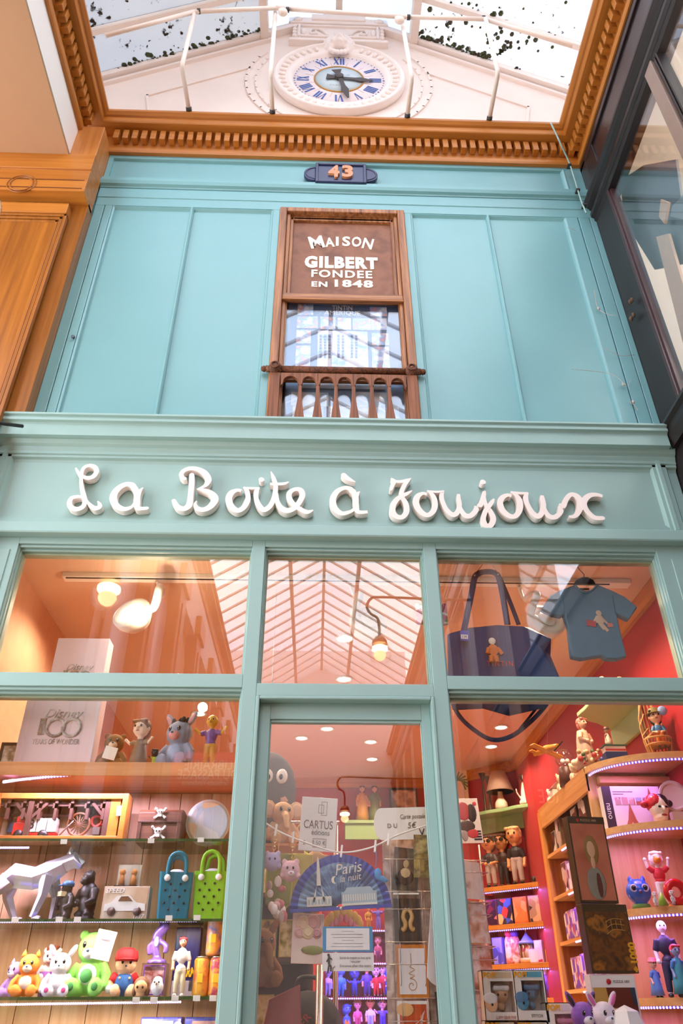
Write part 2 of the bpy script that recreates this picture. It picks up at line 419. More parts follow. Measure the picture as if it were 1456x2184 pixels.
# ---------------------------------------------------------------- left side: pier, soffit, upper wall, passage wall behind the camera
lw = S('wall_left', 'white upper wall over the left opening', 'wall')
M().box(-2.0, -1.785, -2.1, -.19, 6.62, 7.27).box(-2.0, -1.785, -16, -2.1, 6.2, 7.27).box(-2.3, -1.80, -16, .1, 7.27, 7.295).box(-2.4, -2.25, -16, .1, 7.2, zl(-2.25)).out('plaster_face', col('#efe9e2', .6, var=.03, scale=3, bump=.08), lw)
sf = S('ceiling_side_passage', 'beige soffit of the side passage', 'ceiling')
M().box(-6, -1.79, -2.15, .0, 6.60, 6.72).out('soffit', col('#b18864', .7, var=.02), sf)
pr = S('pier', 'golden wooden corner pier with capital at the left', 'pier')
M().box(-6, XL, -.088, .1, 4.29, 6.2).out('shaft', GOLDZ, pr)
pk = P(150,440,-.088).x
M().box(-6, pk, -.125, -.08, 4.0, WZ(432, 100, -.125)).out('panel_frame', GOLDZ, pr)
xa, xb = -3.4, P(122,470,-.125).x
zq = WZ(470, 80, -.125)
M().box(xa, xb, -.128, -.115, 3.0, zq-.02).out('panel_field', wood('#7c430e', '#a8661f', 'z', 4, .34), pr)
fr = M()
for k, (o_, dp) in enumerate(((.0, .018), (.025, .012), (.05, .006))):
    fr.box(xa, xb+.06-o_, -.125-dp, -.11, zq+.05-o_-.02, zq+.05-o_)
    fr.box(xb+.04-o_, xb+.06-o_, -.125-dp, -.11, 3.0, zq+.05-o_)
fr.out('panel_bead', GOLDZ, pr, .003)
M().box(-6, pk+.02, -.15, -.08, WZ(452, 80, -.15), WZ(432, 80, -.15)).out('necking', GOLD, pr, .005)
M().prism([(-.02, 6.17), (-.2, 6.17), (-.2, 6.40), (-.185, 6.41), (-.185, 6.425), (-.2, 6.43), (-.2, 6.60), (-.02, 6.60)], 'x', -6, XL).out('capital', GOLD, pr, .003)
x0, x1 = -3.2, P(180,385,-.2).x
za, zb = P(100,400,-.2).z, P(100,383,-.2).z
M().box(x0, x1, -.203, -.195, za-.003, za+.002).box(x0, x1, -.203, -.195, zb-.002, zb+.003).out('capital_line', col('#5b2c0c', .6), pr)
cc = P(46,392,-.2)
M().torus((cc.x, -.2, cc.z), .075, .006, 'y', 24, 6).torus((cc.x, -.2, cc.z), .095, .005, 'y', 24, 6).out('roundel', wood('#7a4312', '#a8641f', 'x', 5), pr)
M().box(-1.79, XL-.003, -.188, .1, 6.601, 6.98).out('corner_block', wood('#b26b2c', '#cf8a4a', 'z', 4, .38), pr, .004)
# passage wall behind the camera, left
pw = S('wall_passage_left', 'golden wooden pilasters and panels along the left of the passage', 'wall')
M().box(-2.6, -1.9, -16, -2.1, 0, 6.6).out('wall_face', wood('#b98a5a', '#d9b48a', 'z', 3, .5), pw)
for i in range(9):
    y = -2.1-i*1.55
    M().box(-1.92, -1.74, y-.42, y, 0, 6.2).out('pilaster', GOLDZ, pw, .01)
    M().box(-1.94, -1.70, y-.46, y+.04, 6.2, 6.5).out('capital', GOLD, pw, .01)
    M().box(-1.93, -1.72, y-.30, y-.12, .4, 6.0).out('fluted_strip', wood('#8f4f16', '#b06a26', 'z', 4), pw, .01)
    M().box(-1.92, -1.86, y-1.45, y-.55, 2.6, 5.8).out('shop_panel', col(random.choice(['#a8b4c0', '#c7a98c', '#b98e66', '#d8c6b4']), .2, var=.1, scale=2), pw, .02)
M().box(-2.75, -1.74, -2.12, -2.0, 0, 6.6).out('end_pier', GOLDZ, pw)
for rr in (.24, .20): M().torus((-1.55-.0, -1.99, 3.15), rr, .016, 'y', 40, 6).xf(0, Matrix.Translation((-.25 if 0 else -.72, 0, 0))).out('roundel', wood('#7a4312', '#a8641f', 'x', 5), pw)
for xx in (-2.72, -2.4, -2.05, -1.80): M().box(xx-.02, xx+.02, -2.0, -1.985, 0, 6.6).out('panel_bead', wood('#8f4f16', '#b06a26', 'z', 4), pw)
# ---------------------------------------------------------------- right side: black shopfront
rs = S('window_1', 'black framed shop window along the right wall', 'window')
X = XR
gz0, gz1 = 4.30, 6.29
M().box(X, X+.08, -.235, .1, gz0, 6.95).out('corner_stile', BLACK, rs, .004)
M().box(X-.004, X+.05, -.25, -.225, gz0, gz1).box(X+.01, X+.06, -.262, -.24, gz0, gz1).out('glazing_bead', col('#3a1f22', .35), rs, .002)
M().prism([(X+.1, 6.27), (X-.0, 6.27), (X-.012, 6.285), (X-.012, 6.31), (X-.03, 6.325), (X-.03, 6.36), (X-.018, 6.37), (X-.018, 6.40), (X-.045, 6.42), (X-.06, 6.45), (X-.06, 6.475), (X-.03, 6.49), (X-.02, 6.51), (X+.1, 6.51)], 'y', -16, .0).out('transom_moulding', BLACK, rs)
M().box(X+.012, X+.1, -16, .0, 6.5, 6.95).box(X-.004, X+.1, -16, 0, 6.86, 6.95).box(X-.004, X+.1, -16, 0, 6.5, 6.56).box(X-.004, X+.1, -.10, 0, 6.5, 6.9).out('fascia_panel', col('#2a1d1f', .28, var=.05), rs, .005)
M().box(X-.02, X+.06, -1.075, -.985, gz0, gz1).out('mullion', col('#8a7468', .4), rs, .004)
M().box(X-.008, X+.05, -1.10, -1.085, gz0, gz1).box(X-.008, X+.05, -1.125, -1.112, gz0, gz1).out('mullion_bead', BLACK, rs, .002)
M().box(X+.022, X+.028, -.99, -.24, gz0, gz1).out('pane', GLASS_UP, rs)
M().box(X+.022, X+.028, -3.2, -1.08, gz0, gz1).out('pane', GLASS_UP, rs)
rb = S('trim_1', 'black cornice and dark shopfront low on the right wall', 'trim')
M().prism([(X+.2, 4.30), (X-.045, 4.325), (X-.05, 4.30), (X-.03, 4.285), (X-.03, 4.235), (X-.02, 4.16), (X+.2, 4.16)], 'y', -16, -.07).out('sill_moulding', BLACK, rb)
M().box(X+.005, X+.3, -16, .1, 0, 4.17).out('dark_front', col('#170b0c', .5), rb)
for k in range(3):
    M().tube(spline([(X+.02, -.16-.09*k, 4.1), (X+.0, -.2-.1*k, 3.9), (X+.02, -.22-.1*k, 3.6), (X+.01, -.3-.1*k, 3.2)], 8), .012, 6).out('carved_strand', col('#4a2a0c', .4), rb)
# room behind the right window
rr = S('wall_right_room', 'pale walls inside the upper room at the right', 'wall')
CREAM = col('#d9cdbd', .7, var=.03)
M().box(X+.08, 4.6, .0, .12, 4.2, 6.6).out('end_wall', CREAM, rr)
M().box(3.9, 4.0, -4, .0, 4.2, 6.6).out('back_wall', CREAM, rr)
M().box(X+.08, 4.0, -4, .0, 6.5, 6.62).out('ceiling_slab', CREAM, rr)
M().box(X+.1, 4.0, -4, .1, 4.1, 4.2).out('floor_slab', CREAM, rr)
GREY = col('#6f6f70', .5)
def hungboard(name, lb, cat, pxs, X_, mt, th=.018):
    q = [PX(a_, b_, X_) for a_, b_ in pxs]; t = T(name, lb, cat, (X_, sum(v.y for v in q)/len(q), min(v.z for v in q)))
    M().prism([(v.y, v.z) for v in q], 'x', X_, X_+th).out('board', mt, t, .002, world=True)
PLK = col('#d0a888', .6, var=.06)
hungboard('grey_screen', 'tall dark grey folding screen standing inside the right upper window', 'screen', [(1322,385),(1372,352),(1440,340),(1470,560),(1395,575),(1330,470)], 2.12, GREY)
hungboard('pale_plank', 'long pale wooden plank leaning inside the right upper window', 'plank', [(1398,505),(1424,498),(1500,760),(1470,790)], 2.06, PLK)
hungboard('wedge_board', 'short pale pointed board in front of the grey screen', 'board', [(1408,425),(1424,432),(1416,478),(1404,462)], 2.05, PLK)
hungboard('grey_bracket', 'grey metal bracket leaning on the grey screen', 'bracket', [(1432,440),(1462,410),(1466,470),(1428,462)], 2.04, col('#9a9894', .4, .4))
# passage wall behind the camera, right, and far end
pwr = S('wall_passage_right', 'wooden shopfronts along the right of the passage', 'wall')
M().box(2.0, 2.4, -16, -3.25, 0, 6.9).out('wall_face', wood('#a9683a', '#cf9468', 'z', 3, .5), pwr)
for i in range(8):
    y = -3.3-i*1.55
    M().box(1.86, 2.05, y-.42, y, 0, 6.27).out('pilaster', wood('#9a5a30', '#c28454', 'z', 4), pwr, .01)
M().box(-2.6, 2.4, -16.2, -16, 0, 10).out('end_wall', PLASTER, pwr)
M().box(1.96, 2.1, -16, .0, 6.96, 7.27).box(1.97, 2.5, -16, .1, 7.27, 7.295).box(2.42, 2.55, -16, .1, 7.2, zl(2.42)).out('upper_wall', PLASTER, pwr)
# ---------------------------------------------------------------- cornice, sign board and shopfront joinery
def S1(name, label): return S(name, label, 'shopfront')
fc = S('trim_2', 'pale blue cornice ledge between sign and panelled wall', 'trim')
XA, XB = -2.4, 1.895
M().prism([(.1, 4.30), (-.115, 4.30), (-.118, 4.285), (-.105, 4.28), (-.105, 4.272), (-.11, 4.268), (-.11, 4.252), (-.095, 4.246), (-.09, 4.238), (-.09, 4.165), (-.07, 4.162), (.1, 4.162)], 'x', XA, XB).out('ledge', BLUE2, fc, .0015)
sb = S('trim_3', 'pale blue sign board with moulded frame', 'trim')
xl, xr = P(45,1104).x-.03, P(1395,1125).x
pz1, pz0 = WZ(990, 140), WZ(1103, 140)
M().box(-2.4, XR, .0, .1, 3.601, 4.17).out('board', BLUE2, sb)
# top cove under the ledge
M().prism([(.0, 4.165), (-.06, 4.162), (-.05, 4.14), (-.036, 4.13), (-.036, 4.12), (-.028, 4.105), (-.028, 4.088), (-.02, 4.084), (-.02, 4.07), (-.006, 4.062), (.0, 4.045)], 'x', -2.4, XR).out('top_moulding', BLUE2, sb)
for s, xx in ((-1, xl-.11), (1, xr+.08)):
    q = [(0, -.0), (.012, -.02), (.03, -.02), (.034, -.03), (.055, -.03), (.06, -.02), (.085, -.02), (.1, 0)]
    M().prism([(xx+s*a-s*.02, b) for a, b in q], 'z', 3.66, 4.11).out('end_moulding', BLUE2, sb)
M().prism([(.0, pz0), (-.008, pz0-.004), (-.008, pz0-.016), (-.018, pz0-.02), (-.018, 3.655), (.0, 3.65)], 'x', -2.4, XR).out('bottom_bead', BLUE2, sb)
M().prism([(.0, 3.66), (-.034, 3.655), (-.047, 3.645), (-.05, 3.59), (-.046, 3.582), (.0, 3.58)], 'x', -2.4, XR).out('bottom_ledge', BLUE2, sb, .002)
# ---------------------------------------------------------------- sign letters
sg = T('shop_sign_lettering', 'white raised script letters spelling the shop name on the pale blue board', 'sign', (.0, -.01, 3.8))
def letter(strokes, sc, ox, oy, yb=-.006, yf=-.045):
    m = M()
    for si, st in enumerate(strokes):
        pts = spline([(a, b, c) for a, b, c in st], 7)
        q = [P(ox+a/sc, oy+b/sc, yf) for a, b, c in pts]; k = .0026/sc
        wd = [c*k*.5 for a, b, c in pts]
        L_, R_ = [], []
        for i, p in enumerate(q):
            t = (q[min(i+1, len(q)-1)]-q[max(i-1, 0)]); t.y = 0; t.normalize(); nn = Vector((-t.z, 0, t.x))
            L_.append(p+nn*wd[i]); R_.append(p-nn*wd[i])
        b = len(m.v); n = len(q); vs = []
        for i in range(n):
            y_ = yf-.0012*si-.0011*i/n
            vs += [(L_[i].x, y_, L_[i].z), (R_[i].x, y_, R_[i].z), (L_[i].x, yb, L_[i].z), (R_[i].x, yb, R_[i].z)]
        fs = []
        for i in range(n-1):
            a, c = 4*i, 4*i+4
            fs += [(a, a+1, c+1, c), (a+3, a+2, c+2, c+3), (a, c, c+2, a+2), (a+1, a+3, c+3, c+1)]
        fs += [(0, 2, 3, 1), (4*n-4, 4*n-3, 4*n-1, 4*n-2)]
        m.add(vs, fs)
        for e in (0, n-1):
            if wd[e] > .009:
                m.prism([(q[e].x+wd[e]*math.cos(2*PI*j/14), q[e].z+wd[e]*math.sin(2*PI*j/14)) for j in range(14)], 'y', yf-.0012*si-.0011*e/n-.0002, yb)
    return m
LT = []
# L, a  (crop 1: scale 4.853, origin 130,980)
LT.append((4.853, 130, 980, [[(152,85,14),(168,118,26),(200,160,32),(235,180,38),(290,190,44),(340,170,48),(368,120,46),(350,78,44),(300,62,38),(250,75,36),(222,110,34),(212,160,34),(208,230,34),(218,310,40),(238,390,48),(245,440,44),(225,490,46),(160,515,50),(100,490,50),(88,445,46),(110,400,42),(160,385,36),(205,385,28),(240,400,24),(275,440,26),(310,480,40),(350,505,48),(395,495,44),(400,465,36),(380,432,12)]]))
LT.append((4.853, 130, 980, [[(760,300,60),(735,265,58),(680,255,52),(610,285,58),(555,345,66),(540,410,70),(570,475,62),(640,512,50),(700,505,40),(742,480,30),(775,430,40),(785,360,60),(770,300,50)],[(850,292,10),(810,335,44),(788,390,60),(785,450,62),(790,500,52),(830,510,40),(890,506,34)]]))
# B, oite (crop 2: scale 4.55, origin 360,980)
LT.append((4.55, 360, 980, [[(222,150,46),(220,230,50),(213,320,50),(205,400,54),(190,450,58),(145,478,52),(90,462,48),(60,425,44),(48,402,40)],[(172,182,22),(145,185,34),(120,150,42),(145,110,42),(205,88,44),(280,95,46),(345,130,56),(380,185,60),(375,225,52),(345,260,34),(270,292,8)],[(270,288,8),(330,298,34),(395,320,50),(440,365,66),(440,410,66),(395,465,56),(330,490,48),(275,475,44),(255,440,30),(270,404,8)]]))
LT.append((4.55, 360, 980, [[(702,302,30),(660,298,36),(605,325,56),(580,385,60),(605,455,58),(665,495,50),(720,470,50),(755,415,54),(768,360,44),(755,300,40),(725,268,16)],[(720,272,10),(800,280,26),(880,276,14)],[(876,276,16),(850,310,44),(845,370,42),(870,440,48),(920,490,50),(975,460,48),(1010,400,44),(1030,330,44),(1035,250,42),(1015,180,34),(990,120,8)],[(982,240,26),(1050,242,30),(1120,238,30),(1162,222,12)],[(1040,340,40),(1050,410,44),(1085,470,52),(1145,500,56),(1210,480,50),(1265,420,50),(1295,350,52),(1275,300,48),(1220,295,40),(1170,330,48),(1170,385,50),(1215,445,46),(1280,490,44),(1340,515,44),(1400,498,12)]]))
LT.append((4.55, 360, 980, [[(896,193,48),(900,197,48)]]))
# a-grave, J o u (crop 3: scale 5.393, origin 690,990)
LT.append((5.393, 690, 990, [[(330,310,62),(300,280,56),(240,272,50),(165,305,58),(115,370,66),(105,440,70),(135,515,66),(205,565,54),(280,555,44),(340,525,34),(372,470,44),(372,390,58),(340,310,56)],[(415,315,10),(385,345,44),(365,400,60),(372,470,62),(385,540,52),(430,555,44),(505,550,36)]]))
LT.append((5.393, 690, 990, [[(230,125,58),(265,155,54),(310,180,36),(365,205,8)]]))
LT.append((5.393, 690, 990, [[(775,285,40),(790,245,46),(805,195,50),(775,160,10)],[(780,170,16),(830,198,34),(890,200,36),(960,185,36),(1005,165,10)],[(985,180,26),(940,225,46),(905,290,50),(890,350,52),(905,390,50),(945,460,58),(950,550,60),(905,610,56),(840,605,58),(795,555,64),(795,480,64),(840,410,56),(900,370,50),(960,340,40),(1018,305,8)]]))
LT.append((5.393, 690, 990, [[(1185,345,34),(1140,335,38),(1085,365,60),(1060,425,70),(1080,500,68),(1140,565,60),(1200,585,54),(1255,545,58),(1280,470,62),(1270,390,54),(1235,335,40),(1190,303,12)],[(1190,306,12),(1290,320,28),(1385,310,16)]]))
# u j o u x (crop 4: scale 3.935, origin 930,1000)
LT.append((3.935, 930, 1000, [[(62,188,14),(45,215,34),(50,265,36),(85,340,38),(140,385,42),(180,360,40),(195,300,36),(188,250,32),(187,212,24)],[(192,290,24),(205,340,34),(240,390,44),(285,395,42),(320,365,40),(335,335,40),(322,312,8)]]))
LT.append((3.935, 930, 1000, [[(345,295,8),(368,305,40),(385,265,36),(400,215,34),(408,183,10)],[(402,190,26),(400,240,30),(415,300,34),(455,360,42),(478,420,44),(455,475,44),(415,475,44),(395,425,40),(410,360,38),(445,310,36),(470,275,30),(484,252,10)]]))
LT.append((3.935, 930, 1000, [[(390,108,42),(394,111,42)]]))
LT.append((3.935, 930, 1000, [[(630,228,26),(600,218,30),(555,240,42),(535,285,48),(555,345,48),(605,390,44),(655,400,40),(690,365,44),(704,310,48),(695,255,42),(665,215,30),(625,190,10)],[(625,192,10),(700,205,24),(770,202,12)],[(768,202,14),(750,235,38),(760,290,38),(800,360,40),(850,400,44),(885,370,42),(900,310,38),(893,260,34),(886,225,26)],[(896,300,24),(915,360,36),(950,402,42),(995,408,42),(1030,380,40),(1045,350,38),(1025,322,8)]]))
LT.append((3.935, 930, 1000, [[(1035,290,10),(1062,315,42),(1090,255,40),(1130,215,38),(1180,230,48),(1210,280,52),(1200,345,46),(1165,395,36),(1115,402,22)],[(1395,230,26),(1350,218,34),(1290,222,42),(1245,260,50),(1240,310,48),(1275,365,40),(1330,410,40),(1395,415,36)]]))
for sc, ox, oy, st in LT:
    letter(st, sc, ox, oy).out('letter', LETTER, sg, world=True)

# ---------------------------------------------------------------- joinery
ML0, ML1 = -.332, -.268         # post left of door
MR0, MR1 = .519, .583           # post right of door
LX0, LX1 = -1.479, -.332        # left window
RX0, RX1 = .583, 1.70
TZ1, TZ0 = 3.545, 2.877         # transom lights
DZ = 2.815                      # top of the display panes
def frame4(m, x0, x1, z0, z1, w, y0, y1, sides='LRTB', ws=None, wb=None):
    ws = w if ws is None else ws; wb = w if wb is None else wb
    if 'L' in sides: m.box(x0, x0+ws, y0, y1, z0, z1)
    if 'R' in sides: m.box(x1-ws, x1, y0, y1, z0, z1)
    xa, xb = x0+(ws if 'L' in sides else 0), x1-(ws if 'R' in sides else 0)
    if 'T' in sides: m.box(xa, xb, y0, y1, z1-w, z1)
    if 'B' in sides: m.box(xa, xb, y0, y1, z0, z0+wb)
    return m
wf = S('wall_shopfront', 'pale blue painted wooden posts and rails of the shopfront', 'shopfront')
M().box(-2.4, LX0, .0, .1, 0, 3.6).out('post', BLUE2, wf, .002)
M().box(-2.4, -1.512, -.006, .004, 3.2, 3.51).out('post_panel', BLUE2, wf, .002)
M().box(ML0, ML1, .0, .1, 0, 3.6).out('post', BLUE2, wf, .003)
M().box(MR0, MR1, .0, .1, 0, 3.6).out('post', BLUE2, wf, .003)
M().box(RX1, XR, .0, .1, 0, 3.6).out('post', BLUE2, wf, .002)
M().box(RX1+.065, XR, -.004, .004, 2.0, 3.505).out('post_panel', BLUE2, wf, .003)
M().box(LX0, LX1, .0, .1, TZ1, 3.6).box(ML1, MR0, .0, .1, TZ1, 3.6).box(RX0, RX1, .0, .1, TZ1, 3.6).out('head_rail', BLUE2, wf, .002)
M().box(LX0, LX1, .0, .1, DZ, TZ0).out('transom_rail', BLUE2, wf, .002)
M().box(RX0, RX1, .0, .1, DZ, TZ0).out('transom_rail', BLUE2, wf, .002)
M().box(ML1, MR0, .0, .1, 2.779, 2.835).out('transom_rail', BLUE2, wf, .002)
M().box(LX0, LX1, .0, .1, 0, 1.0).box(RX0, RX1, .0, .1, 0, 1.0).out('stall_riser', BLUE2, wf, .002)
def light(n, x0, x1, z0, z1, label, sides='LRTB'):
    w_ = S('window_%d' % n, label, 'window')
    e = .005
    frame4(M(), x0, x1, z0, z1, .014, .012, .09, sides, e, e).out('outer_bead', BLUE2, w_, .0015)
    frame4(M(), x0+e, x1-e, z0+e, z1-.014, .012, .03, .09, sides, e, e).out('inner_bead', BLUE2, w_, .0015)
    frame4(M(), x0+2*e, x1-2*e, z0+2*e, z1-.026, .010, .05, .09, sides, e*.8, e*.8).out('sash_bead', col('#98a68c', .5), w_, .0015)
    M().box(x0+.008, x1-.008, .060, .065, z0, z1-.02).out('pane', GLASS, w_)
    return w_
light(2, LX0, LX1, TZ0, TZ1, 'left transom window over the left display window')
light(3, ML1, MR0, 2.835, TZ1, 'middle transom window over the door')
light(4, RX0, RX1, TZ0, TZ1, 'right transom window over the right display window')
light(5, LX0, LX1, 1.0, DZ, 'left display window of the shop')
light(6, RX0, RX1, 1.0, DZ, 'right display window of the shop')
dr = S('door_1', 'pale blue glazed shop door', 'door')
frame4(M(), ML1, MR0, 0, 2.779, .016, -.004, .1, 'LRT').out('door_casing', BLUE2, dr, .004)
m = M(); m.box(ML1+.016, -.204, .05, .09, 0, 2.763).box(.463, MR0-.016, .05, .09, 0, 2.763).box(-.204, .463, .05, .09, 2.69, 2.763).box(-.204, .463, .05, .09, 0, .8)
m.out('leaf', BLUE2, dr, .002)
frame4(M(), -.204, .463, .8, 2.69, .012, .058, .09, 'LRTB', .004).out('glass_bead', BLUE2, dr, .003)
M().box(-.2, .46, .070, .075, .8, 2.686).out('pane', GLASS, dr)

# ---------------------------------------------------------------- old brown window with painted board
ow = S('window_7', 'worn brown wooden window in the blue wall with a painted name board', 'window')
wz1, wz0 = P(728,447).z, 4.28
iw0, iw1 = P(612,800,.0).x, P(856,800).x
fw_ = (iw0-wl)
M().box(wl, wl+.05, -.012, .12, wz0, wz1).box(wr-.05, wr, -.012, .12, wz0, wz1).box(wl+.05, wr-.05, -.0115, .12, wz1-.045, wz1).out('outer_frame', BROWN, ow, .006)
M().box(wl+.05, wl+.075, .012, .12, wz0, wz1-.045).box(wr-.075, wr-.05, .012, .12, wz0, wz1-.045).box(wl+.075, wr-.075, .03, .12, wz1-.09, wz1-.045).out('inner_frame', BROWN, ow, .006)
bz1, bz0 = P(728,475,.04).z, P(728,632,.04).z
bx0, bx1 = wl+.075, wr-.075
M().box(bx0, bx1, .05, .06, bz0-.02, bz1+.02).out('name_board', pic(['#7a4a32', '#8d5a3e', '#6d4029'], 7, 3, rough=.6), ow)
frame4(M(), bx0, bx1, bz0, bz1+.035, .022, .03, .06, 'LRT').out('board_frame', BROWN, ow, .004)
M().box(wl+.05, wr-.05, .0, .05, P(728,637,.0).z, P(728,626,0).z).box(wl+.05, wr-.05, -.012, .02, P(728,648,.02).z, P(728,637,-.01).z).out('meeting_rail', BROWNX, ow, .005)
NAME = col('#ece2d4', .6)
yb = .048
def nm(txt, x0, x1, y0, y1, bold=.0):
    c_ = P((x0+x1)/2, (y0+y1)/2, yb); wd = (P(x1, (y0+y1)/2, yb)-P(x0, (y0+y1)/2, yb)).length; hh = (P(x0, y0, yb)-P(x0, y1, yb)).length
    return text(txt, 'lettering', NAME, ow, c_, hh/.80, .002, width=wd, bold=bold, space=1.15)
arc = [('M', 675, 518, -.22, 1.1, .098), ('A', 703, 518, -.08, .82, .066), ('I', 719, 516, 0, .82, .02), ('S', 738, 516, .02, .85, .056), ('O', 760, 517, .08, .88, .066), ('N', 784, 521, .2, .95, .07)]
for ch, px_, py_, ro, k, wdt in arc:
    h_ = .118*k
    q = text(ch, 'lettering', NAME, ow, P(px_, py_, yb), h_/.72, .002, bold=.004, width=wdt)
    q.rotation_euler = (PI/2, ro, 0)
nm('GILBERT', 649, 805, 549, 574, .009)
nm('FONDEE', 663, 793, 577, 594, .003)
nm('EN', 664, 698, 601, 613, .003)
nm('1848', 710, 792, 598, 614, .004)
# sash and panes
sz1, sz0 = P(728,650,.06).z, 4.2
M().box(wl+.05, wl+.082, .022, .06, sz0, sz1).box(wr-.082, wr-.05, .022, .06, sz0, sz1).out('sash', BROWN, ow, .005)
M().box(wl+.07, wr-.07, .035, .04, sz0, sz1+.03).out('pane', GLASS_UP, ow)
M().box(wl+.05, wr-.05, .024, .05, P(728,806,.03).z-.03, P(728,806,.03).z).out('sash_bar', BROWNX, ow, .004)
# interior niche behind the panes
nb = S('wall_window_niche', 'pale niche behind the old window', 'wall')
M().box(wl-.1, wr+.1, .9, .95, 4.0, 6.7).out('niche_back', col('#cfd3dd', .7), nb)
M().box(wl-.12, wl-.08, .12, .95, 4.0, 6.7).box(wr+.08, wr+.12, .12, .95, 4.0, 6.7).box(wl-.1, wr+.1, .12, .95, 6.6, 6.7).box(wl-.1, wr+.1, .12, .95, 4.0, 4.1).out('niche_side', col('#b9bcc8', .7), nb)
yp = .07
pt = T('comic_poster', 'blue poster with picture panels behind the old window glass', 'poster', P(728,720,yp))
def pr_(x0, x1, y0, y1, nm_, mt, dy=0.0, th=.003):
    a, b = P(x0, y1, yp-dy), P(x1, y0, yp-dy)
    return M().box(a.x, b.x, yp-dy-th, yp-dy, a.z, b.z).out(nm_, mt, pt, world=True)
pr_(608, 852, 640, 798, 'sheet', col('#45617f', .4, var=.12, scale=3))
skyc = ['#c9d2dd', '#e9e4e2', '#9fb6d0', '#d9b3a8']
pans = [(634,668,650,672),(633,678,676,700),(683,715,677,703),(720,748,679,703),(752,790,680,704),(792,824,680,704),(789,824,656,674),(631,663,705,733),(629,662,738,790),(793,828,712,736),(794,829,741,792)]
for i, (a, b, c_, d_) in enumerate(pans):
    pr_(a, b, c_, d_, 'picture_panel', pic(['#dfe3ea', '#f1e6e2', '#8db2d8', '#d88f8a', '#e8ddc8'], 16, i*.7), .004)
pr_(676, 783, 708, 788, 'picture_panel', pic(['#ead9d4', '#f5ece8', '#7fa4cf'], 14, 9), .004)
win = M()
for r_ in range(8):
    for q in range(9):
        if q in (3, 6): continue
        a, b = P(681+q*9.5, 714+r_*6.4, yp-.01), P(686+q*9.5, 718+r_*6.4, yp-.01); win.box(a.x, b.x, yp-.012, yp-.008, b.z, a.z)
win.out('print_pattern', col('#6b7f9c', .5), pt, world=True)
text('TINTIN', 'lettering', NAME, pt, P(730,657,yp-.006), .058, .001, width=.13, world=True)
text('AMERIQUE', 'lettering', NAME, pt, P(730,668,yp-.006), .058, .001, width=.23, world=True)
pt2 = T('pale_poster', 'pale poster sheets behind the balustrade in the old window', 'poster', P(728,860,yp))
q0, q1 = P(604,918,yp+.012), P(860,800,yp+.012); M().box(q0.x,q1.x,yp+.009,yp+.012,q0.z,q1.z).out('sheet', col('#8fa3bb', .5, var=.15, scale=4), pt2, world=True)
for i, (a, b, c_, d_) in enumerate([(620,700,838,866),(755,835,838,868),(622,690,868,915),(700,850,870,915),(640,820,812,828)]):
    q0, q1 = P(a, d_, yp), P(b, c_, yp)
    M().box(q0.x, q1.x, yp-.003, yp, q0.z, q1.z).out('sheet', pic(['#e6dfd8', '#c2d6e2', '#f2ece6', '#c9b7a2'], 7, i+20), pt2, world=True)
# ---------------------------------------------------------------- iron guard rail
RUST = pic(['#4e2a18', '#7b4526', '#3c2115', '#93582f'], 40, 5, rough=.7)
RUSTB = wood('#5e321c', '#9a5f3c', 'z', 10, .65, name='rusty_iron')
gy = -.03
gr = T('guard_rail', 'rusty brown balustrade with tapered balusters in front of the old window', 'railing', (P(728,800,gy).x, gy, 4.3))
a, b = P(556,787,gy), P(908,793,gy); zr = (a.z+b.z)/2
m = M().cyl((a.x+.03, gy, zr), (b.x-.03, gy, zr), .021, n=12)
m.out('hand_rail', RUST, gr, world=True)
for s, e in ((1, a), (-1, b)):
    M().lathe([(.002, 0), (.014, .004*1), (.02, .02), (.012, .034), (.02, .045), (.024, .06)], (e.x, gy, zr), 12, 'x').xf(0, Matrix.Translation((e.x, 0, 0)) @ Matrix.Scale(s, 4, (1,0,0)) @ Matrix.Translation((-e.x, 0, 0))).out('finial', RUST, gr, world=True)
    M().ball((e.x+s*.085, gy-.005, zr), (.042, .035, .042), 12).torus((e.x+s*.085, gy-.038, zr), .022, .006, 'y', 16, 6).out('rosette', RUST, gr, world=True)
n = 6; xs0, xs1 = P(605,900,gy).x, P(862,900,gy).x
cx = [P(v, 900, gy).x for v in (637, 676, 716, 755, 795, 833)]
zt_, zb_ = P(728,800,gy).z, 4.28
zs = P(728,822,gy).z
post = [wl+.0, wl+.075, wr-.075, wr]
arcs = M(); edges = [post[1]]+cx+[post[2]]
for i in range(len(edges)-1):
    x0_, x1_ = edges[i], edges[i+1]; w2 = (x1_-x0_)/2; cxm = (x0_+x1_)/2; rad = w2*.74
    top = [(x0_, zt_), (x1_, zt_), (x1_, zs-.02), (cxm+rad*1.06, zs-.005)]
    top += [(cxm+rad*math.cos(t), zs+.012+.034*math.sin(t)*1.3) for t in [PI*j/10 for j in range(11)]]
    top += [(cxm-rad*1.06, zs-.005), (x0_, zs-.02)]
    arcs.prism(top, 'y', gy-.012, gy+.012)
arcs.out('arcade_band', RUSTB, gr, .002, world=True)
for x_ in cx:
    z_ = zs-.015
    M().prism([(x_-.010, z_), (x_+.010, z_), (x_+.012, z_-.1), (x_+.037, zb_), (x_-.037, zb_), (x_-.012, z_-.1)], 'y', gy-.012, gy+.012).out('baluster', RUSTB, gr, .003, world=True)
for x0_, x1_ in ((post[0]+.01, post[1]-.005), (post[2]+.005, post[3]-.01)):
    M().box(x0_, x1_, gy-.014, gy+.014, zb_, zt_+.0).out('end_post', RUSTB, gr, .004, world=True)
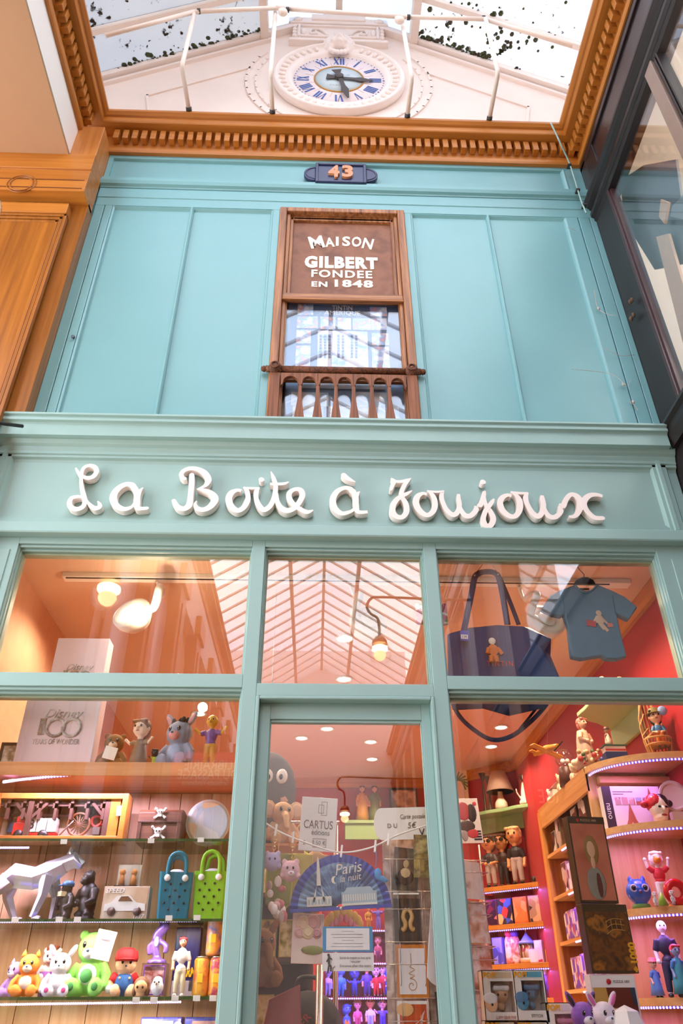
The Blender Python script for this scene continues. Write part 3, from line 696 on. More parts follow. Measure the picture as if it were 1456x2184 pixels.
# ---------------------------------------------------------------- number plaque 43
NAVY = col('#2c3358', .35, var=.04)
pq = T('house_number_plaque', 'navy blue house number plaque reading 43 on the blue frieze', 'plaque', (P(725,370,-.03).x, -.03, P(725,370,-.03).z))
a, b = P(672,389,-.03), P(780,352,-.03)
x0_, x1_, z0_, z1_ = a.x, b.x, a.z, b.z
M().box(x0_, x1_, -.03, .0, z0_, z1_).out('plate', NAVY, pq, .003, world=True)
frame4(M(), x0_, x1_, z0_, z1_, .022, -.042, -.025).out('border', NAVY, pq, .006, world=True)
for s, xe in ((-1, x0_), (1, x1_)):
    zc = (z0_+z1_)/2; rz_ = (z1_-z0_)*.36; rx_ = .085
    arc_ = [(xe+s*rx_*math.sin(t), zc-rz_*math.cos(t)) for t in [PI*j/16 for j in range(17)]]
    M().prism(arc_, 'y', -.028, .0).out('ear', NAVY, pq, .004, world=True)
    M().tube([(p_[0]-s*.014, -.028, zc+(p_[1]-zc)*.82) for p_ in arc_], .006, 6).out('ear_rim', NAVY, pq, world=True)
COPPER = col('#c9865a', .4)
for ch, x_ in (('4', 712), ('3', 741)): text(ch, 'numeral', COPPER, pq, P(x_, 369, -.036), .19, .012, bold=.008, width=.082, world=True)
SKY = 7.6
# ---------------------------------------------------------------- shop room
RED = col('#a81e26', .5, var=.06, scale=3)
PEACH = col('#dfba9c', .75, var=.02)
HONEY = wood('#b06414', '#d08a30', 'x', 6, .4, name='honey_wood')
HONEYY = wood('#b06414', '#d08a30', 'y', 6, .4, name='honey_wood')
HONEYZ = wood('#b57434', '#d99a58', 'z', 6, .4, name='honey_wood')
WARM = (1.0, .75, .52)
o = M().box(-2.4, 2.0, .1, YB_+.2, ZC, ZC+.1).out('ceiling', PEACH); o['kind'] = 'structure'
o = M().box(-2.4, 1.4, YB_, YB_+.1, 0, ZC).out('wall_shop_back', RED); o['kind'] = 'structure'
o = M().box(XW, XW+.1, .1, YB_+.1, 0, ZC).out('wall_shop_right', RED); o['kind'] = 'structure'
o = M().box(-1.75, -1.62, .1, YB_+.1, 0, ZC).out('wall_shop_left', col('#d8a888', .7)); o['kind'] = 'structure'
o = M().prism([(a*KR, b*KR+3.2*(KR-1)) for a, b in ((1.2, 4.09), (1.80, 3.52), (1.88, 3.6), (1.28, 4.18))], 'z', 0, ZC).out('wall_shop_corner', RED); o['kind'] = 'structure'
tr = S('trim_4', 'honey wood trim along the top of the red shop walls', 'trim')
M().box(-1.6, 1.4, YB_-.03, YB_, ZC-.1, ZC).out('back_trim', HONEY, tr, .004)
M().box(XW-.035, XW, .1, 4.0, ZC-.1, ZC).out('side_trim', HONEYY, tr, .004)
M().prism([(a*KR, b*KR+3.2*(KR-1)) for a, b in ((1.2, 4.06), (1.78, 3.5), (1.80, 3.52), (1.22, 4.09))], 'z', ZC-.1, ZC).out('corner_trim', HONEY, tr)
STEEL = col('#c9c2ba', .25, 1.0, var=0); CHROME = col('#d8d4cf', .12, 1.0, var=0)
DARK = col('#15110f', .4); IVORY = col('#efe6d6', .45, var=.02)
# long ceiling rail
a, b = PZ(135,1222,ZC), PZ(1340,1240,ZC)
t = T('ceiling_rail', 'long cream ceiling rail running behind all three transom windows', 'rail', (a.x, a.y, ZC-.03))
M().box(a.x, b.x, a.y-.015, a.y+.05, ZC-.028, ZC).out('rail_body', IVORY, t, .003, world=True)
M().box(a.x+.02, b.x-.12, a.y-.004, a.y+.004, ZC-.032, ZC-.027).out('rail_slot', DARK, t, world=True)
# spotlights hanging from the rail
def spot(px, py, armpx, lit, label, yaw):
    Y = .42; c = P(px, py, Y); top = P(armpx[0], armpx[1], Y-.1)
    t = T('track_spotlight', label, 'spotlight', (c.x, Y, ZC-.03), group='track spotlights on the ceiling rail')
    q = Vector((top.x, a.y+.02, ZC-.035))
    M().tube(spline([tuple(q), (top.x+.03, a.y+.05, ZC-.1), (top.x+.05, Y-.08, c.z+.12), (top.x+.02, Y-.03, c.z+.02), (c.x+.03, Y, c.z)], 8), [.010]*9+[.020]*8+[.022]*8+[.016]*8, 10).out('arm', IVORY, t, world=True)
    R_ = Matrix.Rotation(yaw, 3, 'Z') @ Matrix.Rotation(-.35, 3, 'X')
    m = M(); m.lathe([(.03, .08), (.07, .075), (.098, .03), (.105, -.01), (.10, -.02), (.085, -.022), (.06, -.012)], (0, 0, 0), 28, 'y')
    m.xf(0, Matrix.Translation(c) @ R_.to_4x4()); m.out('shade', IVORY, t, world=True)
    m = M().ball((0, -.02, 0), (.05, .016, .05), 14); m.xf(0, Matrix.Translation(c) @ R_.to_4x4()); m.out('bulb', emit('#fff0d8', 18) if lit else col('#e8dfd0', .2), t, world=True)
    return c
c1 = spot(282, 1310, (322, 1228), True, 'lit round white spotlight in the left transom window', -.35)
spot(785, 1328, (748, 1236), False, 'unlit round white spotlight in the middle transom window', .3)
spot(1163, 1325, (1122, 1240), False, 'unlit round white spotlight behind the grey t-shirt', .25)
# recessed downlights
DL = [((1068,1550), 'upper of two downlights under the navy tote bag'), ((1047,1591), 'lower of two downlights under the navy tote bag'), ((735,1360), 'upper downlight in the middle transom window'), ((733,1447), 'downlight just above the door transom rail'), ((697,1553), 'downlight near the top centre of the door glass'), ((643,1573), 'downlight near the top left of the door glass'), ((790,1581), 'upper right downlight in the door glass'), ((793,1618), 'lower right downlight in the door glass'), ((424,1521), 'downlight above the yellow figurine in the left window')]
for (px, py), lb in DL:
    q = PZ(px, py, ZC)
    t = T('downlight', 'small round recessed '+lb, 'ceiling light', (q.x, q.y, ZC), group='recessed downlights in the shop ceiling')
    M().lathe([(.062, 0), (.066, -.004), (.06, -.010), (.05, -.010), (.048, 0)], (0,0,0), 24).out('bezel', IVORY, t)
    M().lathe([(.001, -.006), (.046, -.006), (.046, -.002), (.001, -.002)], (0,0,0), 20).out('lens', emit('#fff4e2', 14), t)
    l = lamp('downlight_and_fill', 'SPOT', (q.x, q.y, ZC-.03), 40, WARM, .05, (0, 0, 0), 2.4)
lamp('track_lamp', 'POINT', (c1.x+.12, .30, c1.z-.05), 5, WARM, .02)
for x_, y_ in ((-1.1, 2.0), (-.6, 1.1), (1.1, 1.9), (.3, 2.2), (1.35, .9)):  # added fill spots with no fixture, only to brighten the shop
    lamp('downlight_and_fill', 'SPOT', (x_, y_, ZC-.03), 42, WARM, .05, (0, 0, 0), 2.4)
# ---------------------------------------------------------------- lanterns of the passage (behind the camera, mirrored in the glass)
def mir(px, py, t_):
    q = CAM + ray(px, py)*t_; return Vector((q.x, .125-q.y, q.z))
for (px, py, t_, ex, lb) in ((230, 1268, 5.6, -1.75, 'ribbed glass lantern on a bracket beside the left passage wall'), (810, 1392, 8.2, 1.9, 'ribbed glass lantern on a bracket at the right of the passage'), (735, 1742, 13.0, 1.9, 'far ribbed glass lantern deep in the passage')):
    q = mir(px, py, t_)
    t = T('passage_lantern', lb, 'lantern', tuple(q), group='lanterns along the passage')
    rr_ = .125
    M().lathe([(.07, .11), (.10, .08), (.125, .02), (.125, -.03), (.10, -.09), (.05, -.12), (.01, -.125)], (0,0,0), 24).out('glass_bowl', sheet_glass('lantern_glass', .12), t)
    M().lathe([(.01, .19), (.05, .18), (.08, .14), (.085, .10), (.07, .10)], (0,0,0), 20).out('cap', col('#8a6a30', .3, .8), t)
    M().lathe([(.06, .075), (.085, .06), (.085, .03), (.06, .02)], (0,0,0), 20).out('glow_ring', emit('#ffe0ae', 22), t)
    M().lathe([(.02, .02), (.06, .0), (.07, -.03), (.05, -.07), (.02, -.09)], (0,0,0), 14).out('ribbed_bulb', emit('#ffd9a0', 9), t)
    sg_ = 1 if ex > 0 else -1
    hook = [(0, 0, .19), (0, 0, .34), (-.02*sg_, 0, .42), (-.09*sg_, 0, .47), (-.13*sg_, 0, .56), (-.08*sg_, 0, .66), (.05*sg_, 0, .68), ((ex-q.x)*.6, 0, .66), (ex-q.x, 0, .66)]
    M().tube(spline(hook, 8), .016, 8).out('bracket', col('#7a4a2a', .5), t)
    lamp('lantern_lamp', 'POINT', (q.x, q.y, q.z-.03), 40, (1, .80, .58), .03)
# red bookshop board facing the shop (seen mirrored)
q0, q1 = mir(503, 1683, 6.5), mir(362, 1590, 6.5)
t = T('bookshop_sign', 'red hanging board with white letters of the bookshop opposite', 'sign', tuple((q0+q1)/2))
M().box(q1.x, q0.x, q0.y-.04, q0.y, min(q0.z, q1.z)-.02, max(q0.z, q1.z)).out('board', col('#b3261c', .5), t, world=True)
lamp('sign_fill', 'POINT', ((q0.x+q1.x)/2, q0.y+.45, max(q0.z,q1.z)+.25), 45, (1,.9,.8), .04)  # added light with no fixture, brightens the board for its reflection
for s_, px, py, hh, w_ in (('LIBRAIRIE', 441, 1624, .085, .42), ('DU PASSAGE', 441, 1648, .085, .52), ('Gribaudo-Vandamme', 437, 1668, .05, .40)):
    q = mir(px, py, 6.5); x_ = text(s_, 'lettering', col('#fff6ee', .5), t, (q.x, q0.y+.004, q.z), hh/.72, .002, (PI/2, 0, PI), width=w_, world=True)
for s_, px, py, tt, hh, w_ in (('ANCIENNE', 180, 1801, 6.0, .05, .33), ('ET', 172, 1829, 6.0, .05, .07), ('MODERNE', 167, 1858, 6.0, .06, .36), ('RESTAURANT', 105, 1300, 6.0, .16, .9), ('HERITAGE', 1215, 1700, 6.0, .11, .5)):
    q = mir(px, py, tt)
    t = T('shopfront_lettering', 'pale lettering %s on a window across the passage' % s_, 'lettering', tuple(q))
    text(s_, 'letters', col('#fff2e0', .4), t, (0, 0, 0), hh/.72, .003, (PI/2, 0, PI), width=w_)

# added fill lights without fixtures: over displays, deep in shop, in the upper room
for x_, y_, e_ in ((-1.25, .75, 45), (-.75, .8, 45), (1.25, .5, 75)): lamp('downlight_and_fill', 'SPOT', (x_, y_, ZC-.03), e_, WARM, .05, (0, 0, 0), 2.6)
lamp('shop_fill', 'POINT', (-.3, 2.6, 1.3), 26, WARM, .15); lamp('shop_fill', 'POINT', (.9, 1.9, 1.2), 24, WARM, .15); lamp('room_fill', 'POINT', (2.9, -1.4, 6.1), 60, (1, .9, .78), .15)  # unseen point fills added for the shop interior and the upper room
# ---------------------------------------------------------------- builders of shop goods
def ppm(Y, px=728, py=1900): return (P(px+1, py, Y)-P(px, py, Y)).length
EYE = col('#141016', .12, var=0); WHITEP = col('#f2eeea', .5, var=.02)
TAGW = col('#f4f0ea', .5, var=0)
BEAD = emit('#cfc4ff', 7.0); BEADW = emit('#d2caff', 1.8)
VIOLET = (.42, .20, 1.0)
def led(name_label, p0, p1, n, r=.007, light=2.0, group='beaded light strips under the shelves', mid=None, color=None):
    p0, p1 = Vector(p0), Vector(p1)
    pts = [p0.lerp(p1, i/(n-1)) for i in range(n)] if mid is None else [Vector(v) for v in spline([tuple(p0)]+[tuple(v) for v in mid]+[tuple(p1)], max(2, n//(len(mid)+1)))]
    t = T('led_strip', name_label, 'light strip', tuple(p0), group=group)
    m = M()
    for i, p in enumerate(pts): m.ball(p, r, 8)
    m.out('bead_row', BEADW, t, world=True)
    M().tube([p+Vector((0, .004, .0)) for p in pts], r*.75, 6).out('casing', emit('#5a32e0', 1.6), t, world=True)
    d = pts[-1]-pts[0]
    if light:
        q = (pts[0]+pts[-1])/2
        l = lamp('led_lamp', 'AREA', tuple(q-Vector((0, 0, .012))), light, color or VIOLET, (d.length, .015), (0, 0, math.atan2(d.y, d.x)))
    return t
def price(px, py, Y, label):
    q = P(px, py, Y)
    o = M().rbox((0,0,0), (.026, .002, .018), Matrix.Rotation(.2, 3, 'X')).out('price_tag', TAGW); o.location = q
    tag(o, label, 'price tag', 'white price tags along the shelf edges')
    return o
def goods_box(name, label, cat, x, y, z, w, d, h, side, front=None, rz=0.0, group=None, inset=.006, bevel=.0015):
    "carton with a printed front"
    t = T(name, label, cat, (x, y, z), rz, group)
    M().box(-w/2, w/2, -d/2, d/2, 0, h).out('carton', side, t, bevel)
    if front: M().box(-w/2+inset, w/2-inset, -d/2-.0015, -d/2, inset, h-inset).out('front_print', front, t)
    return t
def figure(name, label, cat, loc, h, rz=0.0, skin='#e8b48c', top='#333333', bottom='#555555', hair=None, hat=None, group=None, head=1.0, arms='down', shoes='#222222', big=False, cape=None, base=None):
    "small standing figurine, one continuous body with clothes and hair over it"
    t = T(name, label, cat, loc, rz, group); u = h
    hr = .105*head; hz = 1-hr; sh = hz-hr-.06
    vx = .014*h if not big else .009*h
    m = M(); m.ball((0, 0, hz), (hr*.9, hr*.95, hr), 14); m.cyl((0, 0, sh-.02), (0, 0, hz-hr*.5), .035*head, .035*head, 10)
    m.ball((0, -.0, sh-.10), (.10, .07, .13), 12); m.ball((0, 0, .44), (.09, .07, .09), 12)
    for s in (-1, 1):
        m.tube([(s*.05, 0, .45), (s*.06, -.01, .25), (s*.065, .01, .05)], [.055, .045, .034], 10); m.ball((s*.07, -.03, .025), (.036, .065, .026), 10)
        if arms == 'down': A = [(s*.10, 0, sh-.03), (s*.155, .01, sh-.18), (s*.15, -.04, sh-.32)]
        elif arms == 'up': A = [(s*.10, 0, sh-.03), (s*.19, -.02, sh+.04), (s*.22, -.04, sh+.18)]
        elif arms == 'wide': A = [(s*.10, 0, sh-.03), (s*.20, -.02, sh-.06), (s*.29, -.05, sh+.02)]
        else: A = [(s*.10, 0, sh-.03), (s*.16, -.03, sh-.16), (s*.06, -.11, sh-.2)]
        m.tube(A, [.042, .034, .026], 10); m.ball(A[-1], .036, 10)
    if head > 1.0 or big:
        m.ball((0, -hr*.92, hz-hr*.15), (hr*.2, hr*.3, hr*.2), 8)
        for s in (-1, 1): m.ball((s*hr*.9, 0, hz-.1*hr), (hr*.14, hr*.2, hr*.26), 8)
    m.xf(0, Matrix.Scale(u, 4)); blob(m, 'body', col(skin, .4, var=.03), t, vx, 2)
    m = M(); m.ball((0, 0, sh-.10), (.115, .083, .145), 12); m.ball((0, 0, .47), (.098, .08, .07), 12)
    for s in (-1, 1): m.tube([(s*.10, 0, sh-.03), ((A[1][0]) if s > 0 else -abs(A[1][0]), A[1][1], A[1][2])], [.055, .046], 10)
    m.xf(0, Matrix.Scale(u, 4)); blob(m, 'top', col(top, .45, var=.06), t, vx, 2)
    m = M(); m.ball((0, 0, .435), (.098, .078, .085), 12)
    for s in (-1, 1): m.tube([(s*.05, 0, .45), (s*.06, -.01, .25), (s*.065, .01, .07)], [.064, .054, .046], 10)
    m.xf(0, Matrix.Scale(u, 4)); blob(m, 'trousers', col(bottom, .5, var=.06), t, vx, 2)
    for s in (-1, 1): m = M().ball((s*.07, -.035, .027), (.042, .072, .03), 10); m.xf(0, Matrix.Scale(u, 4)); m.out('shoe', col(shoes, .35), t)
    for s in (-1, 1): m = M().ball((s*hr*.36, -hr*.84, hz+hr*.12), (hr*.13, hr*.1, hr*.16), 8); m.xf(0, Matrix.Scale(u, 4)); m.out('eye', EYE, t)
    M().ball((0, -hr*.86*u, (hz-hr*.42)*u), (hr*.26*u, hr*.08*u, hr*.05*u), 8).out('mouth', col('#8d3a34', .4), t)
    if hair:
        m = M(); m.ball((0, hr*.15, hz+hr*.2), (hr*1.02, hr*1.0, hr*.95), 12); m.ball((0, hr*.5, hz-hr*.4), (hr*.9, hr*.55, hr*.8), 10)
        for k in range(-2, 3): m.ball((k*hr*.36, -hr*.55, hz+hr*.72), (hr*.26, hr*.34, hr*.22), 8)
        m.xf(0, Matrix.Scale(u, 4)); blob(m, 'hair', col(hair, .5, var=.1, scale=60), t, vx, 1)
    if hat:
        m = M().lathe([(hr*1.3, hz+hr*.35), (hr*1.3, hz+hr*.42), (hr*1.02, hz+hr*.5), (hr*.95, hz+hr*1.05), (hr*.6, hz+hr*1.3), (.001, hz+hr*1.35)], (0,0,0), 16)
        m.xf(0, Matrix.Scale(u, 4)); m.out('hat', col(hat, .5), t)
    if cape:
        m = M().lathe([(.09, sh+.02), (.13, sh-.15), (.17, .25), (.2, .06), (.001, .06)], (0, .03, 0), 16); m.xf(0, Matrix.Scale(u, 4)); m.out('skirt', col(cape, .5), t)
    if base: M().lathe([(.001, 0), (.17*u, 0), (.17*u, .012*u), (.001, .012*u)], (0,0,0), 16).out('stand', col(base, .4), t)
    return t
def plush(name, label, loc, h, rz=0.0, fur='#8ad06a', belly=None, muzzle=None, ears='round', earin=None, tuft=None, group=None, cat='soft toy', snout=False, pads=None, earc=None, sit=True, cheek=None):
    "seated soft toy, one stuffed body with sewn-on parts"
    t = T(name, label, cat, loc, rz, group)
    FUR = col(fur, .85, var=.07, scale=40, bump=.3); k = Matrix.Scale(h, 4)
    m = M(); m.ball((0, .03, .30), (.24, .2, .29), 16); m.ball((0, 0, .70), (.26, .23, .25), 16)
    for s in (-1, 1):
        m.tube([(s*.19, 0, .46), (s*.31, -.05, .30), (s*.33, -.10, .17)], [.085, .085, .075], 10); m.ball((s*.33, -.10, .16), .08, 10)
        m.tube([(s*.12, 0, .12), (s*.19, -.18, .12)], [.12, .12], 10); m.ball((s*.20, -.22, .14), (.125, .07, .14), 12)
    if ears == 'round':
        for s in (-1, 1): m.ball((s*.2, .03, .90), (.085, .05, .085), 10)
    m.xf(0, k); blob(m, 'body', FUR, t, .018*h, 3)
    if ears == 'long':
        for s in (-1, 1):
            R_ = Matrix.Rotation(s*.55, 3, 'Y'); m = M().ball((s*.24, .02, .98), (.07, .035, .17), 12, R_); m.xf(0, k); m.out('ear', FUR, t)
            if earin: m = M().ball((s*.245, -.012, .975), (.045, .02, .125), 10, R_); m.xf(0, k); m.out('ear_lining', col(earin, .7), t)
    if ears == 'point':
        for s in (-1, 1): m = M().lathe([(.085, 0), (.05, .09), (.002, .17)], (s*.17, .02, .88), 10); m.xf(0, k); m.out('ear', col(earc, .8) if earc else FUR, t)
    if ears == 'big':
        for s in (-1, 1):
            m = M().ball((s*.33, .03, .78), (.18, .05, .2), 12); m.xf(0, k); m.out('ear', FUR, t)
            if earin: m = M().ball((s*.335, -.01, .78), (.13, .03, .15), 12); m.xf(0, k); m.out('ear_lining', col(earin, .7), t)
    for s in (-1, 1):
        m = M().ball((s*.095, -.205, .745), (.036, .022, .05), 10); m.xf(0, k); e_ = m.out('eye', EYE, t)
        m = M().ball((s*.087, -.222, .765), .011, 6); m.xf(0, k); m.out('eye_glint', WHITEP, e_)
    if muzzle: m = M().ball((0, -.17, .62), (.12, .11, .09), 12); m.xf(0, k); m.out('muzzle', col(muzzle, .85), t)
    if snout: m = M().tube([(0, -.2, .64), (0, -.33, .55), (0, -.36, .36), (0, -.42, .28)], [.085, .075, .06, .05], 10); m.xf(0, k); m.out('trunk', FUR, t)
    else: m = M().ball((0, -.285 if muzzle else -.235, .655), (.03, .02, .022), 8); m.xf(0, k); m.out('nose', col('#3a5570' if fur != '#5a3a2a' else '#111111', .3), t)
    if belly: m = M().ball((0, -.085, .31), (.165, .1, .18), 14); m.xf(0, k); m.out('belly_patch', col(belly, .85, var=.04), t)
    if pads:
        for s in (-1, 1): m = M().ball((s*.20, -.285, .145), (.055, .014, .06), 10); m.xf(0, k); m.out('foot_pad', col(pads, .8), t)
    if tuft:
        m = M(); rnd = random.Random(len(label))
        for i in range(16): m.ball((rnd.uniform(-.16, .16), rnd.uniform(-.12, .1), .93+rnd.uniform(-.03, .06)), (.05, .05, .06), 6)
        m.xf(0, k); m.out('tuft', col(tuft, .9, var=.2, scale=60), t)
    return t
# ================================================================ left display window
YF, YB = .12, .42
PLANK = wood('#d8a478', '#f0caa2', 'z', 5, .5, name='pale_plank')
bw = S('wall_display_left', 'pale vertical wooden planks behind the left display', 'wall')
M().box(-1.6, -.30, YB+.012, YB+.03, 0, 2.46).out('gap_backing', col('#3a2414', .7), bw)
m = M(); x_ = -1.60
while x_ < -.31:
    m.box(x_, min(x_+.137, -.30), YB, YB+.012, 0, 2.46); x_ += .1405
m.out('planks', PLANK, bw)
o = M().box(-.345, -.31, .1, YB+.03, 0, 2.46).out('trim_5', wood('#c98a4e', '#e0a868', 'z', 5)); o['kind'] = 'structure'
SZ = [2.52, 2.212, 1.922, 1.668]
t = T('display_shelf', 'wooden top shelf board of the left display with toys on it', 'shelf', (-.95, YF, 2.46), group='shelves of the left display')
M().box(-1.62, -.31, YF, YB+.14, 2.462, 2.52).out('board', wood('#c07a42', '#dfa066', 'x', 5, .45), t, .002, world=True)
SHG = sheet_glass('shelf_glass', .06, (.86, .97, .90)); EDGE = col('#3f5a34', .15, var=.05)
for z, lb in ((SZ[1], 'under the framed garage and the chest'), (SZ[2], 'under the two rubber tote bags'), (SZ[3], 'under the soft toys and cans'), (1.36, 'lowest, under the picture tins')):
    t = T('glass_shelf', 'clear glass shelf with green edge, '+lb, 'shelf', (-.95, YF, z-.01), group='shelves of the left display')
    M().box(-1.62, -.345, YF+.003, YB, z-.010, z).out('glass_sheet', SHG, t, world=True)
    M().box(-1.62, -.345, YF, YF+.003, z-.010, z).out('front_edge', EDGE, t, world=True)
def XZ(px, py, Y=.2): q = P(px, py, Y); return q.x, q.z
LG = 'beaded light strips under the shelves'
led('beaded white violet light strip under the wooden top shelf on the left', P(8,1668,.13), P(345,1648,.14), 62, .006, 12, LG, color=(.86,.62,.95), mid=[P(70,1660,.13), P(200,1650,.135)])
led('short beaded light strip under the glass shelf of the framed garage', P(-25,1808,.13), P(60,1808,.14), 20, .0045, 6, LG, color=(.9,.66,.9))
led('long beaded light strip under the tote bag shelf', P(-20,1966,.135), P(418,1964,.135), 88, .0045, 5.5, LG, color=(1,.78,.62))
led('beaded light strip under the shelf of soft toys', P(-20,2143,.135), P(384,2137,.135), 84, .0042, 8, LG, color=(1,.76,.58))
# price tags
for px, py, lb in ((136,1795,'white price tag under the framed garage'), (322,1793,'white price tag under the wooden chest'), (428,1791,'white price tag under the round plate'), (32,1962,'white price tag under the crystal panther'), (126,1961,'white price tag under the blue capped gorilla'), (165,1961,'white price tag under the bare headed gorilla'), (360,1958,'white price tag under the teal tote'), (420,1957,'white price tag under the green tote'), (290,2133,'white price tag under the brown haired doll'), (328,2133,'white price tag under the white bird ball'), (373,2130,'white price tag under the astronaut figure'), (419,2129,'white price tag under the left can'), (454,2129,'white price tag under the right can')):
    price(px, py, .112, lb)
# ---- top shelf
PINKW = col('#e6d0d2', .35, var=.02)
FOIL = pic(['#e8c9a8', '#8a8078', '#d9d4d0', '#b59a80'], 14, 1, rough=.2)
def anniversary(px0, px1, pt, Y, name_label, big, zb=2.52):
    x0, _ = XZ(px0, 1600, Y); x1, _ = XZ(px1, 1600, Y); z1 = P((px0+px1)/2, pt, Y).z
    t = goods_box('gift_box', name_label, 'box', (x0+x1)/2, Y+.05, zb, x1-x0, .09, z1-zb, PINKW)
    w_ = x1-x0; h_ = z1-zb; yf = -.047
    zc = h_*.52 if big else h_*.70
    text('1', 'foil_figure', FOIL, t, (-w_*.22, yf, zc), .135*w_/.42, .001, bold=.0, width=.035*w_/.42)
    for s in (-.04, .17): M().torus((s*w_, yf, zc), .115*w_, .009*w_/.42, 'y', 32, 6).out('foil_ring', FOIL, t)
    text('Disney', 'foil_lettering', FOIL, t, (.02*w_, yf, zc+.19*w_), .075*w_/.42, .001, shear=.35)
    text('YEARS OF WONDER', 'foil_lettering', FOIL, t, (-.0, yf, zc-.19*w_), .034, .001, width=w_*.62)
anniversary(32, 196, 1478, .20, 'square pink white gift box with foil figure 100, in front on the left shelf', True)
anniversary(70, 190, 1360, .36, 'taller pink white gift box standing behind the front one', False)
x_, z_ = XZ(10, 1635)
t = T('photo_frame', 'small dark and cream photo frame at the far left of the top shelf', 'picture frame', (x_, .24, 2.52))
frame4(M(), -.05, .05, 0, .115, .012, -.01, .01).out('frame', DARK, t); M().box(-.04, .04, -.005, .0, .01, .105).out('print', pic(['#d8ccb0', '#8a7a60', '#efe8d8'], 20, 4), t)
def tall(pxt, pxb, py0, py1, Y=.22): return P(pxb, py0, Y).z-P(pxb, py1, Y).z
x_, _ = XZ(234, 1638, .26); t = plush('bonnet_doll', 'brown fuzzy doll holding a cream card beside the gift box', (x_, .27, 2.52), .175, .1, '#8f6534', muzzle='#f0d6b4')
M().rbox((.0, -.075, .06), (.055, .004, .055), Matrix.Rotation(.2, 3, 'Y')).out('card', IVORY, t)
x_, _ = XZ(290, 1638, .24); figure('rag_doll', 'pale faced rag doll in a brown dress and bonnet', 'doll', (x_, .24, 2.52), .225, -.3, '#f0d2b6', '#8a6a44', '#7a5a38', hair='#8a5a30', head=1.75, cape='#80613c', arms='wide')
x_, _ = XZ(326, 1638, .22); figure('toy_goblin', 'tiny lime green and black toy beside the grey soft toy', 'figurine', (x_, .22, 2.52), .085, .2, '#2a2420', '#a8b832', '#a8b832', hair='#1c1816', head=1.7, arms='wide')
x_, _ = XZ(374, 1638, .25); plush('donkey_toy', 'grey long eared soft toy with a rose muzzle on the top shelf', (x_, .25, 2.52), .235, -.35, '#8c93a6', muzzle='#d88e88', belly='#9fb0cc', ears='long', earin='#d9a0a0', tuft='#1e1a1a')
x_, _ = XZ(444, 1638, .24); figure('acrobat_figurine', 'glossy yellow figurine with violet top on the top shelf', 'figurine', (x_, .24, 2.52), .25, -.2, '#d9a32a', '#6c3f86', '#c08a2a', arms='wide', head=1.1, base='#4a3a6a')
# ---- framed garage scene
x0, _ = XZ(-30, 1790, .2); x1, _ = XZ(262, 1790, .2); zt_ = P(270, 1693, .2).z; zb_ = SZ[1]
OR = wood('#b0661c', '#d08632', 'x', 6, .4)
t = T('framed_diorama', 'orange framed diorama of a garage with a red truck', 'diorama', ((x0+x1)/2, .2, zb_))
frame4(M(), x0, x1, zb_, zt_, .024, .19, .29).out('frame', OR, t, .003, world=True)
xm = P(238, 1740, .2).x
M().box(x0, x1, .275, .285, zb_, zt_).out('backing', col('#dccdb8', .7, var=.06), t, world=True)
M().box(xm-.012, xm+.03, .20, .28, zb_, zt_).out('side_board', OR, t, world=True)
BEAM = col('#4a2c1c', .6)
m = M(); h = zt_-zb_; m.box(x0+.02, xm, .21, .225, zt_-.05, zt_-.034)
m.box(x0+.02, xm, .24, .25, zt_-.085, zt_-.075)
for k in range(7): xx = x0+.06+k*(xm-x0-.1)/6; m.box(xx-.006, xx+.006, .2, .26, zt_-.105, zt_-.02); m.box(xx-.014, xx+.006, .2, .26, zt_-.06, zt_-.04)
for xx in (P(55,1770,.2).x, P(222,1770,.2).x):
    m.box(xx-.011, xx+.011, .2, .22, zb_+.02, zt_-.03); m.rbox((xx+.035, .21, zt_-.07), (.09, .012, .012), Matrix.Rotation(-.8, 3, 'Y')); m.rbox((xx-.035, .21, zt_-.07), (.09, .012, .012), Matrix.Rotation(.8, 3, 'Y'))
m.out('beams', BEAM, t, world=True)
a0 = P(25,1778,.22).x; a1 = P(118,1778,.22).x; zz = zb_+.03
REDP = col('#c4231c', .3)
M().box(a0, a0+.05, .215, .26, zz, zz+.05).box(a0+.01, a0+.045, .215, .26, zz+.05, zz+.075).box(a0, a1, .22, .26, zz, zz+.012).out('truck_cab', REDP, t, .002, world=True)
m = M(); w3 = (a1-a0-.055)/3
for k in range(3): m.box(a0+.056+k*w3, a0+.052+(k+1)*w3, .218, .258, zz+.014, zz+.068)
m.out('truck_panels', IVORY, t, world=True)
text('3', 'truck_number', DARK, t, (a0+.056+w3*.5, .216, zz+.042), .05, .001, world=True)
for xx in (a0+.03, a1-.05): M().lathe([(.001, .205), (.02, .205), (.02, .222), (.001, .222)], (xx, 0, zz), 16, 'y').out('truck_wheel', DARK, t, world=True)
wx, _ = XZ(165, 1765, .22)
m = M().torus((wx, .23, zz+.045), .045, .006, 'y', 24, 6)
for k in range(8): a = PI*k/8; m.cyl((wx-.043*math.cos(a), .23, zz+.045-.043*math.sin(a)), (wx+.043*math.cos(a), .23, zz+.045+.043*math.sin(a)), .002, n=5)
m.out('cart_wheel', wood('#5b3418', '#8a5a30', 'x', 9), t, world=True)
M().torus((P(203,1755,.22).x, .24, zz+.06), .022, .007, 'y', 16, 6).torus((P(210,1768,.22).x, .24, zz+.03), .018, .006, 'y', 16, 6).out('hose_ring', col('#b03020', .4), t, world=True)
M().box(P(12,1770,.25).x, P(28,1770,.25).x, .262, .27, zb_+.05, zb_+.09).box(P(40,1770,.25).x, P(50,1770,.25).x, .262, .27, zb_+.075, zb_+.1).out('enamel_sign', col('#3f74a8', .4), t, world=True)
M().box(wx+.07, wx+.10, .2, .23, zz, zz+.03).cyl((wx-.07, .22, zz), (wx-.02, .22, zz+.06), .003, n=6).out('tools', col('#8a8078', .3, .7), t, world=True)
